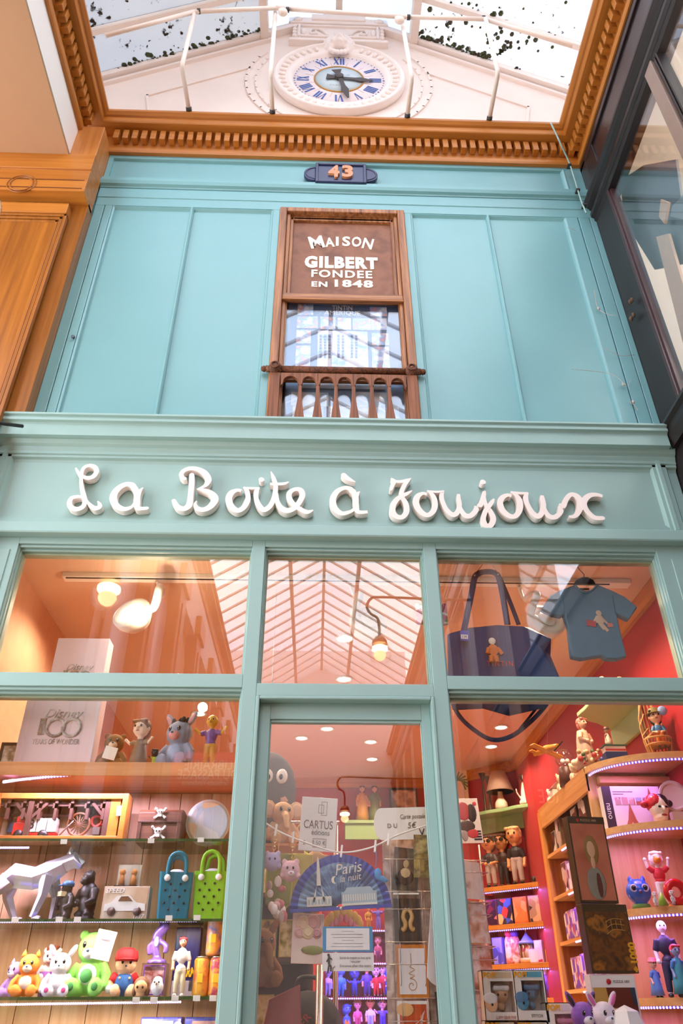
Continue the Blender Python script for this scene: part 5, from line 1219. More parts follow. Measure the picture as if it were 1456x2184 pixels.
seg((0,.02),(0,-.006),.005); seg((0,-.006),(.008,-.016)); seg((.008,-.016),(.006,-.03)); seg((0,-.006),(-.004,-.034)); seg((0,.015),(.011,.008),.0025); seg((0,.015),(-.009,.0),.0025)
seg((-.01,-.036),(.004,-.036),.0012); seg((.004,-.036),(.004,-.030),.0012); seg((.004,-.030),(.014,-.030),.0012); seg((.014,-.03),(.014,-.022),.0012); seg((.014,-.022),(.022,-.014),.0012)
m.out('pictogram', BLKP, t)
# hanging picture cards
t, w, h = card('rose_card', 'pale pink hanging card with roses, left of the notices', 'card', 622, 690, 1948, 2055, .22, pic(['#ecd2c6', '#e6c8c0', '#f0dccc', '#dcb8ac'], 8, 1), .08, .02, radius=.003)
for i, (a, b, r_) in enumerate(((-.02,.05,.03),(.02,.055,.03),(.0,.025,.028),(.035,.02,.02),(-.035,.02,.02))):
    M().ball((a,-.004,b), (r_,.006,r_), 12).torus((a,-.009,b), r_*.55, .003, 'y', 14, 5).out('rose_print', col(['#e8c8a8','#e0a8a0','#f0d8b0','#d898a0','#e8b8b0'][i], .6), t)
M().ball((.02,-.004,-.04), (.045,.005,.016), 10).out('leaf_print', col('#8a8a3a', .6), t)
t, w, h = card('portrait_postcard', 'dark brown postcard with a seated figure, right of the fan', 'postcard', 838, 892, 1808, 1900, .2, pic(['#3a2a1c', '#5a4a30', '#2c2016', '#6a6248'], 9, 5), -.1, .12, radius=.001)
M().ball((.0,-.003,.02), (.012,.003,.016), 10).ball((0,-.003,-.015), (.022,.003,.02), 10).out('pale_print', col('#c8a878', .5), t); M().ball((0,-.0025,-.03), (.035,.002,.03), 10).out('dark_print', col('#2a1c14', .5), t)
t, w, h = card('sunflower_postcard', 'olive gold postcard at the right edge of the door glass', 'postcard', 882, 922, 1780, 1872, .19, pic(['#8a7a3a', '#b89a4a', '#6a5a2a', '#c8b070'], 14, 7), -.05, .05, radius=.001)
t, w, h = card('seahorse_postcard', 'dark postcard with two golden seahorses', 'postcard', 840, 898, 1916, 2012, .22, col('#3c3228', .5, var=.1), 0, .0, border=col('#4a3e30', .5))
for s in (-1, 1):
    pts = spline([(s*.010,.045),(s*.004,.037),(s*.013,.030),(s*.018,.012),(s*.010,-.008),(s*.012,-.026),(s*.02,-.034),(s*.025,-.026),(s*.019,-.022)], 6)
    n_ = len(pts); M().tube([(a,-.004,b) for a, b in pts], [.003+.006*math.sin(PI*min(1, i/n_*1.15)) if i < n_*.85 else .002 for i in range(n_)], 8).out('seahorse_print', col('#d0a868', .5), t)
    M().tube([(s*.006,-.004,.044), (s*.021,-.004,.036)], .0022, 6).out('snout_print', col('#d0a868', .5), t)
t, w, h = card('spiral_postcard', 'white postcard with a golden spiral line in an orange backing', 'postcard', 846, 912, 2014, 2128, .2, col('#ece6e4', .4, var=.02), 0, .0, border=col('#d07a1c', .5))
sp = [(.0,.06),(.0,.02),(-.006,.014),(.012,.004),(-.01,-.008),(.012,-.016),(-.006,-.024),(.0,-.026)]+[(.0+.022*(1-k/22)*math.sin(.2+k*.42), -.048+.022*(1-k/22)*math.cos(.2+k*.42)) for k in range(20)]
M().tube([(a-.004,-.0035,b) for a, b in spline(sp, 4)], .0013, 5).out('spiral_print', col('#b88a4a', .4), t)
t, w, h = card('track_postcard', 'orange red postcard with curved white lines at the bottom of the door', 'postcard', 848, 916, 2134, 2240, .2, pic(['#b03a1c', '#c8501e', '#8a2414'], 6, 3), 0, 0, border=col('#efe6dc', .5))
M().ball((-w*.25,-.0032,h*.32), (w*.28,.001,h*.14), 14).out('pale_print', col('#e8b070', .5), t)
for k in range(5): M().tube(spline([(-w*.4,-.0034,-.02-k*.012),(0,-.0034,.0-k*.012),(w*.25,-.0034,.02-k*.008),(w*.36-k*.004,-.0034,.045-k*.004)], 6), .0007, 4).out('lane_print', WHITEP, t)
# wire rack holding postcards
WIRE = col('#b8a898', .3, .9, var=0)
q = P(880,2060,.235)
t = T('postcard_rack', 'wire rack holding the postcards at the right of the door', 'rack', (q.x, .235, 1.4))
m = M(); xa, xb = P(822,1990,.235).x, P(925,1990,.235).x
for x_ in (xa+.03, xa+.06, xb-.06, xb-.03): m.cyl((x_,.25,1.3),(x_,.25,2.25), .0018, n=5)
for py in (1838,1906,1943,2012,2059,2130,2178):
    z_ = P(875,py,.235).z; m.tube([(xa,.25,z_),(xa,.17,z_),(xb,.17,z_),(xb,.25,z_)], .0017, 5)
    for x_ in (xa+.05, xb-.05): m.tube([(x_,.17,z_),(x_,.17,z_-.06),(x_,.2,z_-.07)], .0015, 5)
m.out('wires', WIRE, t, world=True)
M().box(xa,xb,.262,.268,1.3,2.24).out('back_cards', pic(['#d8b8a8', '#a88878', '#e8d4c4', '#7a5a4a'], 10, 4), t, world=True)
z_ = P(900,1905,.2).z; M().box(P(838,1905,.2).x, P(892,1905,.2).x, .188,.205, z_-.006, z_).out('card_ledge', IVORY, t, world=True)
# white paddle with dark stem
q = P(926,2050,.15); t = T('white_paddle', 'tall white hanging board with rounded lower end at the right door edge', 'board', tuple(q))
pl = [(P(a,b,.15).x-q.x, P(a,b,.15).z-q.z) for a, b in ((918,1935),(936,1935),(944,2060),(941,2110),(922,2098),(910,2085),(911,2050))]
M().prism(pl, 'y', -.006, .006).out('board', col('#d8ccc8', .5, var=.08), t, .003); M().cyl((0,.0,-.1),(.01,.0,-.35), .007, n=8).out('stem', DARK, t)
q = P(801,1838,YD); t = T('blue_pendant', 'small blue feathery pendant hanging right of the fan', 'pendant', tuple(q)); TQ = col('#2a8ac8', .7, var=.2, scale=60)
M().tube([(0,0,.07),(.003,0,.02),(.0,0,-.02)], .0022, 6).out('ribbon', TQ, t); blob(M().ball((.008,0,-.045), (.016,.012,.022), 10).ball((.02,0,-.062), (.018,.01,.01), 10).ball((.035,0,-.07), (.014,.008,.008), 8), 'tuft', TQ, t, .003, 1)
q = P(732,1962,.4); t = T('paper_garland', 'yellow and pink scalloped garland above the notices', 'garland', tuple(q))
m = M()
for k in range(9): a = PI*k/8; m.ball((-.07*math.cos(a),0,.03*math.sin(a)-.02*abs(math.cos(a))), (.016,.008,.026), 8)
m.out('scallops', col('#d8b048', .6), t); m = M()
for k in range(8): a = PI*(k+.5)/8; m.ball((-.055*math.cos(a),-.008,.02*math.sin(a)-.03*abs(math.cos(a))-.01), (.010,.006,.018), 8)
m.out('pink_fringe', col('#d87a90', .6), t)
M().rbox((0,.015,-.05), (.13,.004,.06), Matrix.Identity(3)).out('card_back', col('#7a6a2c', .6), t)
# soft toys left behind the door edge
q = P(600,1805,.42); plush('elephant_toy', 'beige elephant soft toy sitting left behind the white cord', tuple(q), .20, .3, '#c8a078', ears='big', earin='#d8b090', snout=True)
t = T('plush_perch', 'narrow wooden ledge under the elephant soft toy', 'shelf', (q.x, .42, q.z-.012)); M().box(-.16,.10,-.08,.1,0,.010).out('board', HONEY, t)
M().cyl((-.1,.09,-q.z+.012),(-.1,.09,0), .012, n=8).out('post', STEEL, t)
q = P(568,1690,.6); t = T('owl_cushion', 'dark grey round cushion with pale eyes and stars at the left of the door', 'cushion', tuple(q))
blob(M().ball((0,0,0), (.15,.07,.2), 16), 'cushion_body', col('#5a5450', .85, var=.25, scale=70), t, .014, 2)
for s in (-1, 1): M().ball((.04+s*.035,-.062,.06), (.028,.012,.036), 12).out('eye_white', WHITEP, t); M().ball((.04+s*.03,-.074,.055), (.010,.006,.014), 8).out('pupil', EYE, t)
for i in range(7): M().lathe([(.001,-.004),(.02,-.004),(.02,.0),(.001,.0)], (random.uniform(-.08,.1),-.06,random.uniform(-.14,-.02)), 5, 'y').out('star_patch', col(random.choice(['#d8a890','#c8c0b8','#e0b8a8']), .8), t)
M().cyl((0,.0,.19),(0,.0,ZC-q.z), .002, n=5).out('hanging_thread', WIRE, t)
for i, (px, lb, cl) in enumerate(((595,'olive green fabric bag hanging far left behind the door','#8a9a3a'),(640,'yellow green fabric bag hanging behind the white card','#a8a048'),(672,'tan fabric bag hanging above the rose card','#9a7a58'))):
    q = P(px, 1870, .75+.09*i); t = T('fabric_bag', lb, 'bag', tuple(q), .1*i, 'fabric bags hanging behind the door')
    blob(M().ball((0,0,-.02), (.07,.035,.15), 12).box(-.06,.06,-.02,.02,-.12,.1), 'bag_body', col(cl, .8, var=.2, scale=20), t, .01, 3)
    M().tube(spline([(-.03,0,.1),(-.025,0,.2),(0,0,.24),(.025,0,.2),(.03,0,.1)], 5), .006, 6).out('handles', col(cl, .8), t)
q = P(702,1880,.8); t = T('bag_rail', 'steel rail carrying the fabric bags', 'rail', (q.x,.75,P(640,1870,.75).z+.245)); M().cyl((-.6,0,0),(.05,0,0), .008, n=8).out('rail', STEEL, t); M().cyl((.03,.0,-1.9),(.03,0,0), .012, n=10).out('upright', STEEL, t)
q = P(556,2050,.3); plush('donkey_head_toy', 'brown long nosed soft toy at the lower left of the door', (q.x, .34, q.z-.09), .22, .5, '#7a5224', ears='long', snout=True)
q = P(680,2184,.5); t = T('stand_pole', 'steel pole standing below the rose card', 'pole', (q.x, .5, 0)); M().cyl((0,0,0),(0,0,P(680,2058,.5).z), .017, n=14).out('tube', STEEL, t); M().lathe([(.001,0),(.14,0),(.12,.012),(.001,.014)], (0,0,0), 24).out('foot', STEEL, t)
q = P(598,2184,.45); t = T('paper_bag', 'folded dark red paper bag at the lower left of the door', 'bag', (q.x, .45, q.z-.12)); hh = P(598,2100,.45).z-q.z+.12
m = M(); m.add([(-.09,-.05,0),(.09,-.05,0),(.09,.05,0),(-.09,.05,0),(-.05,-.012,hh*.8),(.075,-.012,hh),(.075,.012,hh),(-.05,.012,hh*.8)], [(0,3,2,1),(0,1,5,4),(1,2,6,5),(2,3,7,6),(3,0,4,7),(4,5,6,7)]); m.out('bag_body', col('#8a1c14', .35, var=.15, scale=20), t, .003)
M().box(-.2,.16,-.10,.08,-.02,-.001).out('table_top', HONEY, T('bag_table', 'low wooden table carrying the red paper bag', 'table', (q.x, .45, q.z-.12)))
q = P(655,2170,.62); t = T('dark_backpack', 'black school bag with red lettering at the bottom of the door', 'bag', (q.x, .66, q.z-.14)); 
blob(M().ball((0,0,.11), (.15,.08,.13), 14).box(-.13,.13,-.06,.06,.0,.14), 'bag_body', col('#0d0a0b', .7, var=.1), t, .012, 3)
text('SUPER', 'lettering', col('#c8201c', .5), t, (-.03, -.086, .10), .045, .001, rot=(PI/2, -.9, 0)); M().tube(spline([(-.05,0,.22),(-.04,0,.28),(.04,0,.28),(.05,0,.22)], 6), .01, 6).out('handle', DARK, t)
M().box(-.16,.25,-.10,.2,-.02,-.001).out('table_top', HONEY, T('backpack_table', 'low wooden table carrying the black school bag', 'table', (q.x, .66, q.z-.14)))
# red lit shelves in the middle of the shop
YM = 1.55; xa, xb = P(690,2050,YM).x, P(842,2050,YM).x
MAG = col('#a01838', .5, var=.04)
t = T('figurine_cabinet', 'red cabinet of lit shelves full of figurines behind the notices', 'cabinet', ((xa+xb)/2, YM, 0))
M().box(xa,xb,YM+.2,YM+.22,0,2.12).out('back_panel', MAG, t, world=True)
for x_ in (xa, xb): M().box(x_-.01,x_+.01,YM,YM+.22,0,2.12).out('side_panel', MAG, t, world=True)
zs_ = [P(775,1982,YM).z, P(775,2052,YM).z, P(775,2126,YM).z, P(775,2200,YM).z]
for z_ in zs_: M().box(xa,xb,YM,YM+.2,z_-.012,z_).out('shelf', MAG, t, world=True)
for i, z_ in enumerate(zs_[:3]): led('blue white light strip under the %s shelf of the red figurine cabinet' % ('top', 'second', 'third')[i], (xa+.02,YM-.006,z_-.008), (xb-.02,YM-.006,z_-.008), 30, .0042, 1.6, 'light strips in the red figurine cabinet')
def fg(px, row, hpx, lb, **k):
    x_ = P(px, 2100, YM).x; z_ = zs_[row]; h_ = hpx*ppm(YM)*1.12
    figure('small_figurine', lb, 'figurine', (x_, YM+.07, z_), h_, random.uniform(-.4,.4), group='figurines in the red cabinet', **k)
fg(699,2,50,'pale blue long haired figurine, leftmost on the third cabinet shelf', skin='#a8b8e8', top='#d0c8f0', bottom='#8a9ad8', hair='#c8d0f0', head=1.7)
fg(727,2,56,'bright blue big headed figurine beside the pale blue one', skin='#5a8ae0', top='#3a9ad0', bottom='#2a7ac0', hair='#4a6ad8', head=1.9, base='#3a9ac0')
fg(757,2,46,'navy big headed figurine with raised arms', skin='#4a5ac0', top='#3a4ab0', bottom='#2a3a9a', hair='#2c3a8a', head=1.9, arms='wide')
fg(784,2,56,'brown haired violet dressed figurine', skin='#d89a7a', top='#5a4aa8', bottom='#4a3a90', hair='#6a3a24', head=1.5, base='#3a3a8a')
fg(804,2,48,'red dressed figurine of the white haired couple', skin='#f0e0e0', top='#d02030', bottom='#d02030', hair='#f0e8ec', head=1.5)
fg(818,2,50,'taller figurine of the white haired couple', skin='#f0e0e0', top='#c82840', bottom='#a02030', hair='#f4eef0', head=1.4)
fg(834,2,62,'slim dark haired figurine in a blue gown at the right shelf end', skin='#e8b090', top='#2a4ac8', bottom='#2a4ac8', hair='#3a1a2a', cape='#2a4ad0', head=1.0)
fg(740,3,40,'blue bird like figurine at the bottom of the door', skin='#4a7ae0', top='#3a6ad8', bottom='#f0a030', hat=None, hair='#3a60d0', head=1.8)
fg(763,3,46,'pink figurine with a hat at the bottom of the door', skin='#e8a8a8', top='#d86a8a', bottom='#b04a6a', hat='#d8a06a', head=1.4)
fg(790,3,52,'brown curly haired figurine in pale dress at the bottom of the door', skin='#d89a6a', top='#c8d8e8', bottom='#9ab0d0', hair='#8a4a20', head=1.6)
fg(816,3,50,'blue haired figurine with raised arm at the bottom of the door', skin='#e8c0b0', top='#6a5ad0', bottom='#4a3ab0', hair='#2a3aa0', head=1.6, arms='wide')
fg(810,1,42,'reddish brown figurine on the second cabinet shelf', skin='#d8a080', top='#b05a50', bottom='#7a3a4a', hair='#a0603a', head=1.4)
fg(785,1,26,'tiny black suited figurine on the second cabinet shelf', skin='#d0a080', top='#2a2030', bottom='#2a2030', head=1.3)
fg(790,0,40,'golden standing figurine on top of the red cabinet', skin='#d8a83a', top='#c8962a', bottom='#b8862a', head=.9)
fg(812,0,44,'violet shiny figurine on top of the red cabinet', skin='#8a7ae8', top='#6a5ae0', bottom='#7a6af0', head=1.0, arms='wide')
# green shelf with dolls far at the back
gy_ = YB_-.22; gz = P(770,1752,gy_).z; xa_, xb_ = P(735,1752,gy_).x, P(900,1752,gy_).x
GREEN = col('#8cb078', .5, var=.04)
t = T('green_shelf', 'green wall shelf with dolls seen through the door', 'shelf', ((xa_+xb_)/2, YB_-.15, gz), group='green wavy wall shelves'); M().box(xa_,xb_,YB_-.29,YB_-.005,gz-.03,gz).box(xa_,xb_,YB_-.27,YB_-.24,gz-.17,gz-.03).out('board', GREEN, t, .004, world=True)
for px, lb, kw in ((773,'doll in a yellow dress on the green shelf behind the door', dict(top='#c88a2a', bottom='#c88a2a', cape='#d8a03a', hair='#5a3018')), (800,'slim doll in a green dress on the green shelf behind the door', dict(top='#6a7a3a', bottom='#5a6a30', cape='#6a7a3a', hair='#4a2414'))):
    figure('shelf_doll', lb, 'doll', (P(px,1750,YB_-.15).x, YB_-.15, gz), .35, 0, '#d8a078', head=.8, group='dolls on the green shelf', **kw)
x_ = P(862,1745,YB_-.09).x; t = goods_box('framed_print', 'grey framed print leaning on the green shelf behind the door', 'picture', x_, YB_-.09, gz, .28, .03, .34, DARK, pic(['#8a7a70', '#c8b0a0', '#5a4a44', '#a89080'], 7, 8), inset=.02)

# dark shelf unit with olive goods at the left behind the door
ya = 1.30; xa, xb = -.62, P(680,2000,ya).x-.04
t = T('side_cabinet', 'dark brown open shelf unit behind the left side of the door', 'cabinet', ((xa+xb)/2, ya, 0)); DKW = wood('#2a160c', '#4a2a18', 'z', 6, .5)
M().box(xa,xb,ya+.24,ya+.26,0,2.45).out('back_panel', DKW, t, world=True)
for x_ in (xa,xb): M().box(x_-.012,x_+.012,ya,ya+.25,0,2.45).out('side_panel', DKW, t, world=True)
zl_ = (1.55,1.86,2.16,2.45)
for z_ in zl_: M().box(xa,xb,ya,ya+.24,z_-.02,z_).out('shelf', DKW, t, world=True)
cs_ = ['#8a8a2c','#a89a3a','#5f7030','#b8a850','#7a5a2a','#96a04a','#c0a45a']; nm2 = ('lowest','middle','upper')
for r_, z_ in enumerate(zl_[:3]):
    x_ = xa+.08; k = 0
    while x_ < xb-.06:
        goods_box('olive_carton', 'olive and yellow carton in the row on the %s shelf of the dark unit' % nm2[r_], 'box', x_, ya+.12, z_, .085, .1, .15+.03*((k*3+r_) % 3), col(cs_[(k+2*r_) % 7], .5), pic([cs_[(k+r_) % 7],'#d8d0a8',cs_[(k+3) % 7],'#3a3418'], 14, k+r_*4), 0, 'olive cartons on the %s shelf of the dark unit' % nm2[r_]); x_ += .10; k += 1
# ================================================================ right display window
NB = col('#16305e', .65, var=.06, scale=30)
# ---- navy tote
YT = .16
q0 = P(1060,1345,YT)
t = T('tote_bag', 'large navy canvas tote bag with red lettering hanging in the right window', 'bag', tuple(q0))
fp = [(953,1353),(1000,1339),(1060,1333),(1118,1336),(1150,1380),(1195,1447),(1182,1482),(1166,1510),(1085,1528),(1030,1512),(965,1516),(955,1482)]
bp_ = [(960,1350),(1000,1340),(1060,1334),(1128,1338),(1176,1362),(1172,1400),(1170,1450),(1150,1490),(1085,1515),(1030,1505),(968,1500),(958,1470)]
F_ = [P(a,b,YT) for a, b in fp]; B_ = [P(a,b,YT+.10) for a, b in bp_]
m = M(); n = len(F_); m.add(F_+B_, [tuple(range(n)), tuple(range(2*n-1,n-1,-1))]+[(i,(i+1)%n,n+(i+1)%n,n+i) for i in range(n)]); m.out('body', NB, t, .006, world=True)
def band(pxs, w, nm, Y=YT-.012, parent=None, mat=NB, th=.004):
    pts = [P(a,b,Y+(c if len(r) > 2 else 0)) if (c := (r[2] if len(r) > 2 else 0)) is not None else None for r in pxs for a, b in [r[:2]]]
    pts = [Vector(v) for v in spline([tuple(p) for p in pts], 6)]; m = M(); vs = []; N_ = len(pts)
    for i, p in enumerate(pts):
        tt = pts[min(i+1,N_-1)]-pts[max(i-1,0)]; tt.y = 0; tt.normalize(); nn = Vector((-tt.z,0,tt.x))*w/2
        vs += [p+nn, p-nn, p+nn+Vector((0,th,0)), p-nn+Vector((0,th,0))]
    fs = []
    for i in range(N_-1):
        a, c = 4*i, 4*i+4; fs += [(a,a+1,c+1,c),(a+3,a+2,c+2,c+3),(a,c,c+2,a+2),(a+1,a+3,c+3,c+1)]
    fs += [(0,2,3,1),(4*N_-4,4*N_-3,4*N_-1,4*N_-2)]; m.add(vs, fs, True); return m.out(nm, mat, parent or t, world=True)
band([(988,1350),(996,1310),(1006,1262),(1012,1232),(1022,1222),(1040,1219),(1056,1222),(1064,1234),(1072,1270),(1082,1332)], .030, 'handle')
band([(1066,1232),(1086,1280),(1106,1332)], .022, 'handle', YT+.06)
band([(958,1478),(975,1520),(1005,1552),(1048,1577),(1090,1570),(1130,1540),(1163,1505),(1177,1478)], .020, 'long_strap', YT+.05)
band([(1108,1555),(1140,1515),(1166,1478)], .012, 'long_strap', YT+.09)
for a, b in ((1012,1228),(1062,1226)): M().lathe([(.001,-.006),(.006,-.006),(.006,.004),(.001,.004)], tuple(P(a,b,YT-.014)), 10, 'y').out('rivet', STEEL, t, world=True)
M().rbox(tuple(P(991,1356,YT-.02)), (.045,.003,.055), Matrix.Rotation(.05,3,'Y')).out('price_ticket', col('#2a3aa8', .4), t, .001, world=True)
M().rbox(tuple(P(990,1358,YT-.023)), (.034,.002,.022), Matrix.Rotation(.05,3,'Y')).out('ticket_face', WHITEP, t, world=True)
text('13€', 'ticket_text', DARK, t, P(990,1358,YT-.025), .018, .0004, world=True)
text('TINTIN', 'lettering', col('#c8402c', .5), t, P(1066,1416,YT-.008), .036, .001, width=.125, space=1.4, world=True)
OG = col('#d8752a', .6, var=.15, scale=60)
c = P(1052,1390,YT-.006); k = .062
m = M().ball((c.x,c.y,c.z+.055), (.018,.004,.019), 12); m.out('helmet_print', col('#e8d8c4', .5), t, world=True)
blob(M().ball((c.x,c.y,c.z+.01), (.026,.004,.032), 12).tube([(c.x-.014,c.y,c.z-.02),(c.x-.016,c.y,c.z-.055)], .012, 8).tube([(c.x+.010,c.y,c.z-.02),(c.x+.012,c.y,c.z-.055)], .012, 8).tube([(c.x+.02,c.y,c.z+.02),(c.x+.042,c.y,c.z-.012)], .010, 8).tube([(c.x-.022,c.y,c.z+.02),(c.x-.032,c.y,c.z-.012)], .010, 8), 'suit_print', OG, t, .0025, 1, world=True)
M().tube([tuple(P(1013,1224,YT-.014)), tuple(P(1040,1190,YT-.01)), tuple(P(1061,1222,YT-.014))], .0018, 5).tube([tuple(P(1040,1190,YT-.01)), tuple(P(1041,1160,YT-.01))], .0018, 5).out('hanging_cord', col('#a03028', .6), t, world=True)
# ---- t-shirt on a hanger
YS = .17
q0 = P(1243,1255,YS)
t = T('t_shirt', 'small grey blue t-shirt hanging in the right transom window', 't-shirt', tuple(q0))
o_ = [(1226,1248),(1190,1262),(1172,1272),(1153,1300),(1178,1312),(1196,1316),(1201,1312),(1210,1340),(1217,1402),(1240,1407),(1262,1403),(1282,1400),(1290,1406),(1312,1408),(1335,1402),(1322,1350),(1313,1310),(1340,1323),(1358,1296),(1330,1274),(1305,1262),(1272,1248),(1262,1258),(1248,1262),(1236,1258)]
TS = col('#5c7484', .8, var=.1, scale=12, bump=.15)
sh = [(P(a,b,YS).x, P(a,b,YS).z) for a, b in o_]
M().prism(sh, 'y', YS-.012, YS+.03).out('shirt_body', TS, t, .012, 3, world=True)
M().tube(spline([tuple(P(a,b,YS-.014)) for a, b in ((1226,1248),(1236,1259),(1248,1264),(1262,1259),(1272,1248))], 5), .0055, 6).out('collar', col('#5c7a8a', .8), t, world=True)
for pts in (((1196,1270),(1203,1292),(1202,1313)), ((1306,1270),(1309,1292),(1312,1310))): M().tube(spline([tuple(P(a,b,YS-.013)) for a, b in pts], 5), .0022, 5).out('sleeve_seam', col('#4c6a7a', .8), t, world=True)
TAN = col('#c9a98c', .7)
c = P(1281,1325,YS-.014); mm_ = M().ball((c.x-.002,c.y,c.z+.045), (.016,.003,.017), 12)
mm_.tube([(c.x-.004,c.y,c.z+.03),(c.x-.006,c.y,c.z-.01)], [.018,.02], 10).tube([(c.x-.01,c.y,c.z-.01),(c.x+.01,c.y,c.z-.045)], .009, 8).tube([(c.x-.002,c.y,c.z-.01),(c.x+.026,c.y,c.z-.055)], .009, 8).tube([(c.x+.008,c.y,c.z+.02),(c.x+.03,c.y,c.z-.012)], .007, 8).tube([(c.x-.018,c.y,c.z+.02),(c.x-.036,c.y,c.z-.004)], .007, 8)
for i in range(len(mm_.v)): mm_.v[i].y = c.y+(mm_.v[i].y-c.y)*.25
blob(mm_, 'walker_print', TAN, t, .002, 1, world=True)
M().rbox((c.x-.05,c.y,c.z-.012), (.046,.003,.034), Matrix.Rotation(.15,3,'Y')).out('suitcase_print', col('#b84a44', .6), t, .001, world=True)
M().rbox((c.x+.042,c.y,c.z-.02), (.028,.003,.022), Matrix.Rotation(-.1,3,'Y')).out('box_print', col('#c87a68', .6), t, .001, world=True)
M().rbox((P(1248,1256,YS-.002).x, YS+.012, P(1248,1254,YS).z), (.05,.002,.01), Matrix.Identity(3)).out('neck_label', DARK, t, world=True)
t = T('coat_hanger', 'black hanger with a wire hook above the grey t-shirt', 'hanger', tuple(P(1245,1235,YS)))
hp = [(1222,1247),(1228,1238),(1240,1232),(1252,1232),(1264,1238),(1270,1248)]
M().prism([(P(a,b,YS+.01).x, P(a,b,YS+.01).z) for a, b in hp], 'y', YS+.002, YS+.018).out('hanger_bar', DARK, t, .003, world=True)
M().tube(spline([tuple(P(a,b,YS+.01)) for a, b in ((1245,1233),(1244,1224),(1233,1212),(1232,1202),(1240,1199),(1248,1204))], 6), .0022, 6).out('hook', col('#6a4a34', .3, .8), t, world=True)
# ---- floral pouch on the post
q = P(920,1310,.125)
t = T('floral_pouch', 'small red floral pouch hung behind the post over the door', 'pouch', tuple(q)); w_ = P(953,1310,.125).x-P(886,1310,.125).x
M().box(-w_/2,w_/2,-.008,.012,-.058,.058).out('pouch_body', pic(['#efe2cc', '#b8303a', '#e8d8c0', '#7a8a4a', '#c84a50'], 34, 3, 'voronoi', .6), t, .006)
M().tube(spline([(.055,-.02,.01),(.03,-.05,.004),(.02,-.06,-.006)], 4), .003, 6).out('tie', col('#6a1c24', .5), t)
# ---- right cabinet
XF, YN, YFAR, ZT = 1.444, .90, 1.84, 2.71
OAK = wood('#d09a5c', '#e6bd86', 'z', 6, .45, name='light_oak'); OAKY = wood('#b87a3c', '#d8a064', 'y', 6, .42, name='light_oak'); OAKX = wood('#d09a5c', '#e2b47c', 'x', 6, .42)
t = T('wall_cabinet', 'oak wall cabinet with lit shelves and rounded end shelves along the red wall', 'cabinet', (1.6, 1.3, 0))
M().box(XF,XW,YN-.018,YN,0,ZT-.02).out('end_panel', OAK, t, world=True)
M().box(XF,XW,YFAR,YFAR+.02,0,ZT-.02).box(XF-.012,XF+.012,YFAR-.02,YFAR+.03,0,ZT-.02).out('far_panel', wood('#c07a34', '#dc9c58', 'z', 6, .42), t, world=True)
M().box(XW-.025,XW,YN,YFAR,0,ZT-.02).out('back_panel', OAK, t, world=True)
M().box(XF-.006,XW,YN-.018,YFAR+.02,ZT-.02,ZT).box(XF-.008,XF+.012,YN-.018,YFAR+.02,ZT-.12,ZT).out('top_board', OAKY, t, .002, world=True)
for z_ in (2.424,2.19,1.955,1.72): M().box(XF,XW-.025,YN,YFAR,z_-.012,z_+.006).out('shelf', OAKY, t, world=True)
def quarter(z_, th, mat):
    cx_, cy_, r_ = XW, YN-.018, XW-XF
    pl = [(cx_,cy_)]+[(cx_-r_*math.cos(PI/2*i/16)*1.0, cy_-r_*.76*math.sin(PI/2*i/16)) for i in range(17)]
    M().prism(pl, 'z', z_-th, z_).out('rounded_shelf', mat, t, world=True)
QZ = [ZT, 2.385, 2.02, 1.668]
for z_ in QZ: quarter(z_, .03, OAKX)
M().box(1.5,XW,.84,.882,ZT-.085,ZT-.05).out('support_rail', OAKX, t, .003, world=True)
for i, z_ in enumerate(QZ):
    cx_, cy_, r_ = XW, YN-.018, XW-XF-.022
    pp = [(cx_-r_*math.cos(PI/2*k/12), cy_-r_*.76*math.sin(PI/2*k/12), z_-.036) for k in range(13)]
    led('curved violet white light strip under the %s rounded end shelf' % ('top','second','third','lowest')[i], pp[0], pp[-1], 44, .0055, 0, 'light strips under the rounded shelves', mid=pp[1:-1])
    lamp('led_lamp', 'AREA', (1.60,.68,z_-.05), 1.5, (.75,.30,.95), (.25,.15))
for i, z_ in enumerate((2.41,2.178,1.943,1.71)): led('straight violet white light strip on the %s side shelf of the oak cabinet' % ('top','second','third','lowest')[i], (XF+.004,1.51,z_), (XF+.004,1.13,z_), 40, .006, 1.6, 'light strips on the side shelves')
